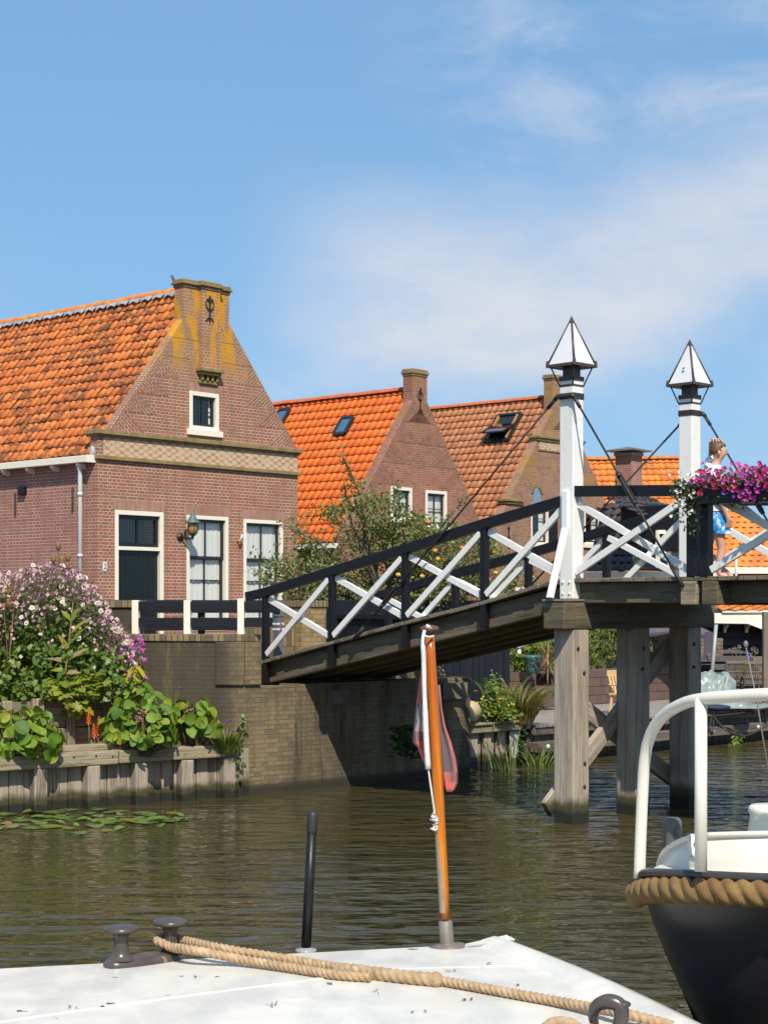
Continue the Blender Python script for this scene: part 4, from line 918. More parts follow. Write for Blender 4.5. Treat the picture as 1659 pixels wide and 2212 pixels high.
# bird on the ridge
bp = F(sc_, -.86, zr_ + .15); bd = thing('bird', 'small dark bird perched on the roof ridge beside the chimney', 'bird', bp)
b = MB(); rows = []
for t, r, x, z in ((0, .006, -.15, -.01), (.1, .022, -.09, .03), (.3, .045, -.03, .08), (.5, .05, .01, .12), (.65, .038, .035, .165), (.75, .032, .045, .19), (.88, .03, .05, .215), (.95, .016, .06, .235), (1, .004, .06, .243)):
    rows.append([bp + V((-x * .8 + cos(2 * pi * j / 10) * r * .8, sin(2 * pi * j / 10) * r, z)) for j in range(10)])
b.grid(rows, True); b.tube([bp + V((-.055, 0, .215)), bp + V((-.10, 0, .212))], [.009, .002], 5); 
for s_ in (-.015, .015): b.tube([bp + V((-.01, s_, .08)), bp + V((-.01, s_, -.02))], .004, 4)
b.build('body', surf('bird_feather', (.06, .045, .04), (.10, .07, .06), 20, .6), bd)

# ------------------------------------------------------------------ houses 2 and 3 (smaller in the picture)
def gable(name, label, P0, w, g, zeave, zr, chim, tile, br_, ridgem, back=11, tw=.24, th=.30, extra=None, holes=(), zc=None, rakes=5):
    F = Fr(P0); h = thing(name, label, 'house', (P0[0], P0[1], g)); c = w / 2; slope = (zr - zeave) / c
    cw, cz0 = chim[0] / 2, zr - chim[0] / 2 * slope * .9
    o = [(0, g), (w, g), (w, zeave), (c + cw, cz0), (c + cw, chim[1]), (c - cw, chim[1]), (c - cw, cz0), (0, zeave)]
    b = MB(); wall(b, F, o, holes); b.build('gable_wall', Mt[br_], h)
    b = MB(); b.poly([F(0, -back, g), F(0, -.3, g), F(0, -.3, zeave - .15), F(0, -back, zeave - .15)]); b.poly([F(w, -.3, g), F(w, -back, g), F(w, -back, zeave - .15), F(w, -.3, zeave - .15)]); b.build('side_wall', Mt[br_], h)
    b = MB(); fbox(b, F, c - cw + .003, c + cw - .003, -.34, -.28, cz0 - .4, chim[1] - .002); cs = b.build('chimney_stack', Mt[br_], h)
    b = MB(); fbox(b, F, c - cw - .02, c + cw + .02, -.36, .02, chim[1] - .12, chim[1] - .06); fbox(b, F, c - cw - .045, c + cw + .045, -.385, .045, chim[1] - .06, chim[1] + .01); fbox(b, F, c - cw - .025, c + cw + .025, -.365, .025, chim[1] + .01, chim[1] + .07); b.build('chimney_cap', Mt['stone'], cs, .012)
    b = MB(); rake(b, F, .02, zeave + .02, c - cw, cz0, rakes, .8, 1); b.build('raked_brickwork', Mt['rk' + br_], h); b = MB(); rake(b, F, w - .02, zeave + .02, c + cw, cz0, rakes, .8, -1); b.build('raked_brickwork', Mt['rk' + br_], h)
    so = -.25; ze = zeave + so * slope - .08; z2 = zr - .05; upv = F(c, 0, z2) - F(so, 0, ze)
    b = MB(); tile_roof(b, F(so, -back, ze), NF, upv, back - .28, upv.length, tw, th, .04, .036, .004); rf = b.build('roof', Mt[tile], h)
    b = MB(); b.poly([F(w + .25, -.3, ze), F(w + .25, -back, ze), F(c, -back, z2), F(c, -.3, z2)]); b.poly([F(so, -back, ze - .05), F(so, -.3, ze - .05), F(c, -.3, z2 - .05), F(c, -back, z2 - .05)]); b.build('roof_boarding', Mt['tile3'], h)
    b = MB(); ridge(b, F(c, -back, z2 + .05), F(c, -.5, z2 + .05), .12, .38, .006); b.build('ridge_tiles', Mt[ridgem], h)
    b = MB(); b.beam(F(-.01, -.12, zeave - .02), F(c - cw, -.12, cz0), .05, .22, NF); b.build('parapet_coping', Mt['rk' + br_], h, .01); b = MB(); b.beam(F(w + .01, -.12, zeave - .02), F(c + cw, -.12, cz0), .05, .22, NF); b.build('parapet_coping', Mt['rk' + br_], h, .01)
    b = MB(); b.beam(F(so - .05, -back, ze - .09), F(so - .05, -.1, ze - .09), .14, .12); b.build('gutter', Mt['white'], h, .01)
    return F, h, c, upv.normalized(), so, ze
Mt['rkbrick2'] = brick('raked_old_brick', (.33, .12, .07), (.25, .09, .058), (.16, .08, .055), (.38, .28, .20), overs=[dict(c=(.24, .14, .03), s=1.7, t=(.45, .68), z=(6.4, 7.4), a=.8)])
Mt['rkbrick3'] = brick('raked_weathered_brick', (.34, .165, .095), (.26, .13, .08), (.19, .105, .068), (.38, .30, .21), overs=[dict(c=(.33, .19, .03), s=1.2, t=(.46, .64), z=(4.8, 6.5), a=.8)])
def skylight(F, h, c, upn, so, ze, x, y, w, L, open_=0, dp=0):
    # roof plane through the eave; place the window where the photo shows it
    P = F(so, 0, ze); n = NF.cross(upn).normalized(); n = n if n.z > 0 else -n
    p = hit(x, y, P + n * .06, n); b = MB()
    for s_ in (-1, 1): b.beam(p + NF * s_ * w / 2 - upn * L / 2, p + NF * s_ * w / 2 + upn * L / 2, .09, .14, n); b.beam(p - NF * w / 2 + upn * s_ * L / 2, p + NF * w / 2 + upn * s_ * L / 2, .09, .139, n)
    b.box(p, NF * w / 2, upn * L / 2, n * .015); s = b.build('skylight', Mt['sash'], h, .006)
    b = MB(); hin = p + upn * L * .10 + n * .07
    if open_: dn = (upn * cos(open_) - n * sin(open_)).normalized(); A, B2 = hin - dn * L * .58, hin + dn * L * .38
    else: dn = upn; A, B2 = p - upn * L * .46 + n * .05, p + upn * L * .46 + n * .05
    b.poly([A - NF * w * .46, A + NF * w * .46, B2 + NF * w * .46, B2 - NF * w * .46]); b.build('glass', Mt['skyglass'], s)
    if open_:
        b = MB()
        for q in (-1, 1): b.beam(A + NF * w * .46 * q, B2 + NF * w * .46 * q, .05, .05); b.beam([A, B2][q > 0] - NF * w * .46, [A, B2][q > 0] + NF * w * .46, .05, .05)
        b.build('sash', Mt['sash'], s, .006)
        b = MB(); b.beam(p - NF * w * .40 - upn * L * .44, p - NF * w * .40 + upn * L * .44, .04, .2, n); b.beam(p + NF * w * .40 - upn * L * .44, p + NF * w * .40 + upn * L * .44, .04, .2, n); b.build('lining', surf('pine_lining', (.5, .25, .06)), s)
m, nt = newm('skylight_glass'); fin(nt, (.55, .60, .64), .08, None, Metallic=1.); Mt['skyglass'] = m
# house 2
Y2 = 45.0; cx2 = (907 - CX) / FD * Y2; w2_ = 5.75; P2 = V((cx2, Y2, 0)) - E1 * w2_ / 2
zr2 = CZ + (HY - 838) / FD * Y2; F2t = Fr(P2)
hol = [(F2t.px(844, 1056)[0], F2t.px(890, 1056)[0], F2t.px(866, 1122)[1], F2t.px(866, 1052)[1]), (F2t.px(919, 1060)[0], F2t.px(965, 1060)[0], F2t.px(942, 1139)[1] , F2t.px(942, 1060)[1])]
F2, h2, c2, up2, so2, ze2 = gable('brick_house', 'red brick gable house with bright orange tiles behind the apple tree', P2, w2_, 1.56, 4.35, zr2, (.60, CZ + (HY - 803) / FD * Y2), 'tile2', 'brick2', 'ridge2', holes=hol, rakes=6)
for q in hol: window(F2, h2, *q, fw=.085, sashes=((0, 1, 2, 2),), sill=(.06, .08), blind=((0, 1, 0, 1),), sw=.06)
b = MB(); sa, z0 = F2.px(907, 893); z1 = F2.px(907, 842)[1]; anchor(b, F2, sa, z0, z1); b.build('wall_anchor', Mt['iron'], h2)
skylight(F2, h2, c2, up2, so2, ze2, 743, 921, .42, .58); skylight(F2, h2, c2, up2, so2, ze2, 607, 903, .42, .58)
b = MB(); q = F2.P0 + E2 * 4; b.beam(F(WD + .02, -.5, zc0 - .05), F(WD + .35, -.5, zc0 - .05), .12, .11); b.build('gutter_end', Mt['white'], h1, .01)
# house 3
Y3 = 53.0; cx3 = (1210 - CX) / FD * Y3; w3_ = 6.6; P3 = V((cx3, Y3, 0)) - E1 * w3_ / 2; F3t = Fr(P3)
zr3 = CZ + (HY - 855) / FD * Y3
hol = [(F3t.px(1147, 1120)[0], F3t.px(1184, 1120)[0], F3t.px(1165, 1176)[1], F3t.px(1165, 1090)[1]), (F3t.px(1262, 1120)[0], F3t.px(1297, 1120)[0], F3t.px(1280, 1176)[1], F3t.px(1280, 1102)[1])]
F3, h3, c3, up3, so3, ze3 = gable('brick_house', 'lichen stained brick gable house with dull tiles behind the nearer bridge mast', P3, w3_, 1.56, 4.75, zr3, (.82, CZ + (HY - 815) / FD * Y3), 'tile3', 'brick3', 'ridge2', holes=hol, rakes=6, back=12)
for i, q in enumerate(hol):
    w_ = window(F3, h3, *q, fw=.07, sashes=((0, 1, 2, 3),), sill=(.06, .12), blind=((0, 1, .55, 1),), sw=.05)
    b = MB(); e = q[1] + .03; fbox(b, F3, e, e + .42, .01, .05, q[2], q[3]); sh = b.build('shutter', Mt['blackf'], h3, .006)
skylight(F3, h3, c3, up3, so3, ze3, 1087, 925, .95, 1.15, .45)
zA = F3.px(1205, 958)[1]; zB = F3.px(1100, 1090)[1]; sl_ = (zr3 - 4.75) / c3
for z in (zA, zB):
    s0 = max(0, (z - 4.75) / sl_) - .12; s1 = w3_ - s0
    for q0, q1 in ((s0, s1),) if z == zA else ((s0, s0 + .9), (s1 - .9, s1)):
        b = MB(); fbox(b, F3, q0, q1, -.3, .10, z + .10, z + .18); fbox(b, F3, q0 + .04, q1 - .04, -.3, .055, z + .02, z + .101)
        b.build('cornice', Mt['stone'], h3, .012)
    if z == zA: b = MB(); fbox(b, F3, s0 + .08, s1 - .08, -.2, .03, z - .30, z - .24); b.build('string_course', Mt['stone'], h3, .012)
b = MB(); s0 = (zA - 4.75) / sl_; b.poly([F3(s0 + .05, .012, zA - .24), F3(w3_ - s0 - .05, .012, zA - .24), F3(w3_ - s0 - .05, .012, zA + .02), F3(s0 + .05, .012, zA + .02)]); b.build('chequered_band', Mt['band'], h3)
def arch(F, h, x, y0, y1, wpx):
    s0, z0 = F.px(x - wpx / 2, y1); s1 = F.px(x + wpx / 2, y1)[0]; z1 = F.px(x, y0)[1]; c = (s0 + s1) / 2; r = (s1 - s0) / 2; zc_ = z1 - r
    b = MB(); n = 9
    for k in range(n):
        a0, a1 = pi * k / n + .03, pi * (k + 1) / n - .03; b.prism([F(c + cos(t) * q, .03, zc_ + sin(t) * q) for t, q in ((a0, r), (a0, r + .13), (a1, r + .13), (a1, r))], NF * -.03)
    for k in range(6):
        for sg in (0, 1): x_ = s0 - .11 if sg == 0 else s1; 
    rg = b.build('window', Mt['brick_tan'], h)
    b = MB(); b.poly([F(c + cos(t) * r, .006, zc_ + sin(t) * r) for t in [pi * i / 10 for i in range(11)]] + [F(s0, .006, z0), F(s1, .006, z0)]); b.build('glass', Mt['skyglass'], rg)
arch(F3, h3, 1160, 1053, 1090, 15)
s_, z_ = F3.px(1143, 1245); b = MB()
ro = .24
for k in range(14): a0, a1 = 2 * pi * k / 14 + .03, 2 * pi * (k + 1) / 14 - .03; b.prism([F3(s_ + cos(t) * q, .03, z_ + sin(t) * q) for t, q in ((a0, ro), (a0, ro + .16), (a1, ro + .16), (a1, ro))], NF * -.03)
rg = b.build('round_window', Mt['brick_tan'], h3); b = MB(); b.poly([F3(s_ + cos(t) * ro, .006, z_ + sin(t) * ro) for t in [2 * pi * i / 16 for i in range(16)]]); b.build('glass', Mt['skyglass'], rg)
b = MB(); b.beam(F3(s_ - ro, .014, z_), F3(s_ + ro, .014, z_), .025, .02, NF); b.beam(F3(s_, .014, z_ - ro), F3(s_, .014, z_ + ro), .024, .02, NF); b.build('bars', Mt['white'], rg)
b = MB()
for x, y0, y1 in ((1098, 1140, 1180), (1192, 1140, 1185), (1330, 1040, 1095)):
    q, z0 = F3.px(x, y1); z1 = F3.px(x, y0)[1]; anchor(b, F3, q, z0, z1, .02, False); b.ball(F3(q, .02, z1), .05, n=6, m=4); b.ball(F3(q, .02, (z0 + z1) / 2), .05, n=6, m=4); b.ball(F3(q, .02, z0), .05, n=6, m=4)
b.build('wall_anchors', Mt['iron'], h3)
s0, z0 = F3.px(1113, 1283); s1 = F3.px(1175, 1283)[0]; b = MB(); fbox(b, F3, s0, s1, 0, .06, z0 - .3, z0 + .20); sg = b.build('name_board', Mt['white'], h3, .01)
cu = bpy.data.curves.new('lettering', 'FONT'); cu.body = 'E'; cu.size = .24; cu.extrude = .002; cu.align_y = 'CENTER'
to = textmesh('lettering', cu, Mt['iron'], sg)
to.matrix_local = Matrix.Translation(F3(s0 + .1, .065, z0 + .06)) @ Matrix((E1, V((0, 0, 1)), NF)).transposed().to_4x4()

# ------------------------------------------------------------------ roofs to the right
def quadroof(name, pts, mat, par, tw=.24, th=.32):     # tiled slope: lower-left, lower-right, upper edge direction and length
    P, A, upv, SL = pts; b = MB(); tile_roof(b, P, A, upv, A.length, SL, tw, th, .045, .04, .006); return b.build(name, Mt[mat], par)
# orange roof with chimney behind
Yr = 62.0; o4 = thing('tiled_house', 'house with orange pantiles and a capped brick chimney between the two masts', 'house', (9.0, Yr, 1.5))
zt = CZ + (HY - 995) / FD * Yr; A = Wp(1285, 1120, Yr - 3); A.z = zt - 3.2; B2 = Wp(1500, 1120, Yr - 3); B2.z = A.z; upv = V((0, 3, 3.2))
quadroof('roof', (A, V((B2.x - A.x, -.6, .0)), upv, upv.length), 'tile4', o4)
b = MB(); ridge(b, A + upv + V((0, 0, .05)), B2 + upv + V((0, -.6, .05)), .13, .4); b.build('ridge_tiles', Mt['ridge'], o4)
b = MB(); b.abox(A.x + .2, B2.x, Yr - 2.6, Yr + 2.6, 1.5, A.z + .1); b.poly([A + upv, B2 + upv + V((0, -.6, 0)), B2 + V((0, 6, 0)), A + V((0, 6, 0))]); b.build('wall', Mt['brick3'], o4)
cc = Wp(1358, 1050, 57.5); kx = 57.5 / FD
b = MB(); hw = 22 * kx; zb, zt_ = cc.z - .9, CZ + (HY - 985) * kx; Q1, Q2 = E1 * hw * .95, NF * hw * .95; b.box((cc.x, cc.y, (zb + zt_) / 2), Q1, Q2, (0, 0, (zt_ - zb) / 2)); ck = b.build('chimney_stack', Mt['brick1s'], o4, .01)
b = MB(); b.box((cc.x, cc.y, zt_ + .05), Q1 * 1.12, Q2 * 1.12, (0, 0, .06)); b.build('chimney_cap', surf('concrete_cap', (.42, .38, .33)), ck, .02)
b = MB(); zc_ = CZ + (HY - 973) * kx
for i in (-1, 0, 1):
    for j in (-1, 0, 1):
        if i or j: b.tube([V((cc.x, cc.y, zt_ + .1)) + Q1 * i * .9 + Q2 * j * .9, V((cc.x, cc.y, zc_ + .02)) + Q1 * i * .9 + Q2 * j * .9], .014, 5)
b.build('cowl_posts', Mt['iron'], ck)
b = MB(); P = [V((cc.x, cc.y, zc_)) + Q1 * i * 1.75 + Q2 * j * 1.75 for i, j in ((-1, -1), (1, -1), (1, 1), (-1, 1))]; ap = V((cc.x, cc.y, zc_ + .14))
for k in range(4): b.poly([P[k], P[(k + 1) % 4], ap])
b.poly(P[::-1]); b.prism([p - V((0, 0, .05)) for p in P], (0, 0, .049)); b.build('cowl', surf('cowl_metal', (.16, .15, .13), rough=.5), ck)
b = MB(); b.box((cc.x, cc.y, zb + .25), Q1 * 1.08, Q2 * 1.08, (0, 0, .22)); b.build('flashing', Mt['lead'], ck)
# black hipped roof in front of it
Yh = 47.0; hh = thing('black_roofed_house', 'low house with glossy black tiles and a buff hip ridge seen through the railing', 'house', (7, Yh, 1.5))
apx = Wp(1361, 1085, Yh + 3.2); hipb = Wp(1380, 1232, Yh - .6)
dl = (-v2 * .9 + V((0, 0, 0))).normalized()
Lb = hipb - v2.cross(V((0, 0, 1))).normalized() * 0
eL = hipb + E2 * 1.75; eR = hipb + E1 * 5.0
apL = apx + E2 * .95; apR = apx + E1 * .001
def trislope(b, P, A, ap, tw=.24, th=.33):             # slope bounded by a hip: trim tiles outside the triangle/trapezoid
    pass
def clipped(b, e0, e1, r0, r1, tw=.25, th=.34):
    # courses between an eave (e0-e1) and a ridge (r0-r1)
    al = (e1 - e0); Lw = al.length; al.normalize(); up_ = ((r0 + r1) / 2 - (e0 + e1) / 2); up_ -= al * up_.dot(al); SLn = up_.length; up_.normalize(); n = int(SLn / th)
    for i in range(n):
        f = i / n; q0, q1 = e0.lerp(r0, f), e1.lerp(r1, f); L = (q1 - q0).length
        if L < tw: continue
        tile_roof(b, q0, q1 - q0, up_, L, th, tw, th, .038, .022, .006)
b = MB(); clipped(b, eL, hipb, apL, apx); clipped(b, hipb, eR, apx, apx + E1 * 2.2); b.build('roof', Mt['tile5'], hh)
b = MB(); b.poly([eL, hipb, apx, apL]); b.poly([hipb, eR, apx + E1 * 2.2, apx]); b.build('roof_boarding', Mt['black'], hh)
b = MB(); ridge(b, hipb + V((0, 0, .08)), apx + V((0, 0, .1)), .15, .36); b.build('hip_ridge', Mt['ridge3'], hh)
b = MB(); 
for p, q in ((eL, hipb), (hipb, eR)):
    dn = (q - p).normalized(); o_ = V((dn.y, -dn.x, 0)); b.beam(p + V((0, 0, -.12)) + o_ * .05, q + V((0, 0, -.12)) + o_ * .05, .12, .16)
b.build('gutter', Mt['cream'], hh, .01)
b = MB(); 
for p, q in ((eL, hipb), (hipb, eR)):
    dn = (q - p).normalized(); o_ = V((dn.y, -dn.x, 0)); p_, q_ = p - o_ * .25, q - o_ * .25; b.poly([V((p_.x, p_.y, 1.5)), V((q_.x, q_.y, 1.5)), V((q_.x, q_.y, q.z - .2)), V((p_.x, p_.y, p.z - .2))])
b.build('wall', Mt['brick3'], hh)
b = MB(); dm = Wp(1440, 1160, Yh - 1.5); b.box((dm.x, dm.y, dm.z + .2), E1 * .9, E2 * .9, (0, 0, .62)); dmr = b.build('dormer', Mt['blackf'], hh, .02)
b = MB(); 
for x in (1421, 1447):
    p = Wp(x, 1190, Yh - 2.5); b.beam((p.x, p.y, p.z - .45), (p.x, p.y, p.z + .55), .12, .06, NF)
p, q = Wp(1421, 1180, Yh - 2.48), Wp(1447, 1180, Yh - 2.48); b.beam(p + V((0, 0, .38)), q + V((0, 0, .38)), .1, .1); b.build('window', Mt['cream'], dmr)
b = MB(); 
A = Wp(1395, 1120, Yh - 2.6); upv = (E2 * 1.6 + V((0, 0, .75))); tile_roof(b, A, E1, upv, 2.6, upv.length, .25, .34, .05, .05, .01); b.build('dormer_roof', Mt['tile5'], dmr)
# orange hipped roof at the right edge
Yo = 52.0; ho = thing('tiled_house', 'house with a wide orange hipped roof beyond the bridge at the right edge', 'house', (11, Yo, 1.5))
e0, e1_ = Wp(1440, 1226, Yo), Wp(1760, 1238, Yo); r0, r1 = Wp(1500, 1074, Yo + 4.2), Wp(1580, 1076, Yo + 4.2)
e1_.z = e0.z; r1.z = r0.z
b = MB(); clipped(b, e0, e1_, r0, r1, .24, .36); b.build('roof', Mt['tile4'], ho)
b = MB(); b.poly([e0, e1_, r1, r0]); e2_ = e1_ + V((2.2, 8.4, 0)); b.poly([e1_, e2_, r1]); b.build('roof_boarding', Mt['tile4'], ho)
b = MB(); ridge(b, r0 + V((0, 0, .06)), r1 + V((0, 0, .06)), .12, .4); ridge(b, e1_ + V((0, 0, .06)), r1 + V((0, 0, .06)), .11, .4); b.build('ridge_tiles', Mt['tile5'], ho)
b = MB(); b.beam(e0 + V((0, -.1, -.1)), e1_ + V((0, -.1, -.1)), .16, .2); b.build('gutter', Mt['cream'], ho, .01)
b = MB(); b.poly([V((e0.x, e0.y + .3, 1.5)), V((e1_.x, e1_.y + .3, 1.5)), V((e1_.x, e1_.y + .3, e0.z)), V((e0.x, e0.y + .3, e0.z))]); b.build('wall', Mt['brick3'], ho)
b = MB(); p = Wp(1590, 1235, Yo - 1.2); b.tube([p - V((0, 0, .8)), p + V((0, 0, .5))], .045, 7); b.build('vent_pipe', Mt['zinc'], ho)
# ================================================================== GARDEN ON THE LEFT BANK
T1 = onZ(524, 1720, 0); T0 = onZ(0, 1760, 0); td = (T1 - T0).normalized(); tn = V((td.y, -td.x, 0))
TL = (T1 - T0).length
def TW(s, d, z): return T0 + td * s + tn * d + V((0, 0, z))
def tpx(x, y=1700, d=0.): p = hit(x, y, T0 + tn * d, tn); return (p - T0).dot(td), p.z
tw = thing('timber_retaining_wall', 'weathered grey timber retaining wall with capping beam along the water below the garden', 'retaining wall', TW(TL / 2, 0, 0))
b = MB(); s = -4.0
while s < TL - .02:
    w = U(.09, .19); j = U(-.012, .012); b.box(TW(s + w / 2, -.02 + j, .02), td * (w / 2 - .004), tn * .025, (0, 0, .55)); s += w
b.build('sheet_boards', Mt['board'], tw, .006)
for x0, x1 in ((69, 106), (184, 219), (290, 322), (388, 420), (482, 508)):
    s0, s1 = tpx(x0, 1680, .13)[0], tpx(x1, 1680, .13)[0]; c = (s0 + s1) / 2
    b = MB(); b.beam(TW(c, .075, -.6), TW(c + U(-.01, .01), .075, .49), .16, .15, tn); b.build('pile', Mt['board'], tw, .018)
for s in (-.9, -1.9, -2.9):
    b = MB(); b.beam(TW(s, .075, -.6), TW(s, .075, .49), .16, .15, tn); b.build('pile', Mt['board'], tw, .018)
b = MB(); sj = tpx(252, 1640, .1)[0]
b.beam(TW(-4, .07, .565), TW(sj, .07, .565), .17, .155); b.beam(TW(sj + .012, .07, .57), TW(TL - .10, .07, .57), .17, .15); b.build('capping_beam', Mt['capw'], tw, .016)
b = MB(); b.beam(TW(tpx(112, 1600)[0], -.06, .68), TW(tpx(262, 1600)[0], -.06, .68), .12, .07); b.build('upper_plank', Mt['capw'], tw, .012)
b = MB()
for x in (111, 126, 160, 208, 244, 455, 452):
    s = tpx(x, 1640, .16)[0]; b.lathe([(.0, .009), (.009, .008), (.012, 0)], TW(s, .158, .57 + U(-.02, .03)), 7, tn)
b.build('bolts', Mt['iron'], tw)
# sleeper terrace behind
S0, S1 = Wp(-120, 1511, 19.2), Wp(345, 1511, 20.45); S0.z = S1.z = 0; sd_ = (S1 - S0).normalized(); sn = V((sd_.y, -sd_.x, 0))
def SWp(x): p = hit(x, 1540, S0, sn); return (p - S0).dot(sd_)
slw = thing('sleeper_wall', 'low terrace wall of old railway sleepers behind the orange pokers', 'retaining wall', S0 + V((1.5, .4, .56)))
ZS = 1.16; SLn = (S1 - S0).length
for z0, z1 in ((.5, .84), (.85, ZS)):
    b = MB(); b.beam(S0 + V((0, 0, (z0 + z1) / 2)), S1 + V((0, 0, (z0 + z1) / 2)), .12, z1 - z0); b.build('sleeper', Mt['sleeper'], slw, .012)
for x, w, m in ((76, .07, 'capw'), (147, .05, 'sleeper'), (226, .05, 'sleeper'), (268, .05, 'capw'), (322, .05, 'sleeper'), (10, .06, 'capw')):
    p = S0 + sd_ * SWp(x) + sn * .10; b = MB(); b.beam(p + V((0, 0, .5)), p + V((0, 0, ZS + U(.02, .07))), w * 2, w * 1.2, sn); b.build('stake', Mt[m], slw, .01)
b = MB(); b.prism([S0 + V((-1.5, 0, .3)), S1 + V((0, 0, .3)), V((-1.9, 20.6, .3)), V((-3.0, 20.7, .3)), V((-7, 20.7, .3))], (0, 0, .82)); tag(b.build('garden_soil', Mt['soil']), kind='structure')

Lf = {}
Lf['berg'] = leafm('bergenia_leaf', [(.09, .20, .018), (.15, .29, .026), (.26, .37, .03), (.05, .13, .016), (.36, .41, .035), (.11, .24, .024), (.48, .42, .04), (.07, .17, .02)], .6, .38)
Lf['anem'] = leafm('anemone_leaf', [(.07, .13, .02), (.12, .20, .025), (.17, .25, .035), (.09, .16, .025), (.24, .30, .05)], .5, .3)
Lf['stem'] = leafm('flower_stem', [(.13, .10, .05), (.20, .13, .08), (.10, .11, .04), (.22, .14, .12)], .7, .15)
Lf['lime'] = leafm('lime_leaf', [(.16, .22, .025), (.24, .28, .03), (.32, .30, .03), (.11, .18, .02), (.36, .22, .03)], .5, .35)
Lf['apple'] = leafm('apple_leaf', [(.09, .125, .03), (.15, .19, .04), (.21, .235, .065), (.13, .17, .035), (.27, .27, .10), (.28, .21, .08)], .5, .3)
Lf['grass'] = leafm('grass_blade', [(.09, .16, .025), (.14, .21, .035), (.20, .24, .05), (.07, .12, .025)], .5, .3)
Lf['rust'] = leafm('rust_grass', [(.20, .20, .05), (.30, .20, .07), (.26, .14, .06), (.16, .19, .05), (.34, .24, .12)], .6, .3)
Lf['hedge'] = leafm('hedge_leaf', [(.10, .16, .02), (.16, .22, .03), (.24, .28, .035), (.07, .12, .018)], .45, .4)
Lf['ivy'] = leafm('ivy_leaf', [(.02, .05, .012), (.035, .075, .018), (.05, .09, .02)], .4, .2)
Lf['dry'] = leafm('dry_leaf', [(.30, .20, .09), (.36, .22, .13), (.22, .17, .07), (.18, .19, .06)], .7, .3)
Lf['pad'] = leafm('lily_pad', [(.06, .12, .02), (.10, .18, .03), (.14, .21, .045), (.05, .10, .02)], .22, .1)

def bergenia(name, label, cx, cy, Y, rx, ry, n, seed, flowers=0, fl_red=0):
    random.seed(seed); c = Wp(cx, cy, Y); rx = rx / FD * Y; rz_ = ry / FD * Y; base = V((c.x, c.y, .56))
    t = thing(name, label, 'plant', base, 'bergenia clumps along the timber wall')
    b = MB(); bs = MB()
    for i in range(n):
        th = U(0, 2 * pi); ph = U(-.45, 1.0) ; o = V((cos(th) * cos(ph) * rx, sin(th) * cos(ph) * rx * .75, sin(ph) * rz_)) * U(.62, 1.0)
        p = c + o - V((0, .0, 0)); nr = (V((o.x / rx, o.y / rx * 1.2 - .25, o.z / rz_ + .35)).normalized() + rdir() * .85).normalized(); ax = (V((o.x, o.y, -abs(o.z) * .2 - .1 * rx)).normalized() + rdir() * .45); ax -= nr * ax.dot(nr)
        L = U(.10, .195); b.leaf(p - ax.normalized() * L * .4, ax, nr, L, L * U(.72, .95), 'round', U(.15, .6), U(-.2, .5))
        bs.tube([base + V((o.x * .3, o.y * .3, 0)), base + (p - base) * .7, p - ax.normalized() * L * .4], .007, 4, False)
    b.build('leaves', Lf['berg'], t); bs.build('stalks', Lf['stem'], t)
    if flowers:
        for k in range(flowers):
            fb = MB()
            q = c + V((U(-.2, .2) * rx, -rx * .5, rz_ * U(.25, .55)))
            for i in range(18): fb.ball(q + V((random.gauss(0, .028), random.gauss(0, .02), random.gauss(0, .022))), .013, n=5, m=4)
            fb.build('flower_head', surf('bergenia_flower', (.30, .13, .12), (.22, .10, .08), 30, .7), t)
    random.seed(seed + 50)
bergenia('bergenia', 'lush bergenia clump at the left edge spilling over the timber wall', 36, 1600, 18.45, 98, 84, 190, 11)
bergenia('bergenia', 'bright bergenia clump with faded flower heads in the middle of the timber wall', 308, 1576, 19.2, 84, 74, 170, 12, 3)
bergenia('bergenia', 'darker bergenia clump beside the brick wall at the right end of the timber wall', 418, 1562, 19.65, 58, 58, 105, 13, 1)
# red hot pokers
hm = leafm('poker_head', [(.78, .13, .015), (.80, .20, .02), (.70, .09, .01)], .5, .2)
def poker(x, y0, y1, yb, Y, w, label):
    p0 = Wp(x, yb, Y); p1 = Wp(x + U(-3, 3), y1, Y); p2 = Wp(x + U(-2, 4), y0, Y); t = thing('red_hot_poker', label, 'flower', p0, 'red hot poker flowers')
    b = MB(); b.tube([p0, p0.lerp(p1, .5) + V((U(-.01, .01), 0, 0)), p1], .008, 5); b.build('stem', Lf['stem'], t)
    b = MB(); hl = (p2 - p1)
    for i in range(46):
        f = i / 46; a = i * 2.4; r = w * (1 - f) ** .5 * .55; d_ = V((cos(a), sin(a), -.9 + f * 1.2)); q = p1 + hl * f + V((cos(a), sin(a), 0)) * r * .35; b.leaf(q, d_, V((cos(a), sin(a), .8)), .035 * (1.15 - f * .6), .014, 'oval', .3)
    b.tube([p1, p2], [w * .3, .006], 6); b.build('flower_head', hm, t)
for a in ((192, 1533, 1562, 1622, 19.3, .05, 'tallest orange red hot poker left of the bright bergenia'), (204, 1563, 1592, 1628, 19.2, .055, 'fat orange red hot poker in front of the group'),
          (215, 1548, 1586, 1628, 19.25, .05, 'orange red hot poker in the middle of the group'), (239, 1570, 1600, 1628, 19.3, .042, 'slim orange red hot poker right of the group'),
          (288, 1562, 1574, 1622, 19.35, .03, 'small budding red hot poker in front of the bright bergenia leaves'), (68, 1462, 1486, 1512, 20.6, .035, 'small orange red hot poker on the upper terrace'), (46, 1490, 1502, 1516, 20.4, .03, 'half hidden red hot poker on the upper terrace at the left')): poker(*a)

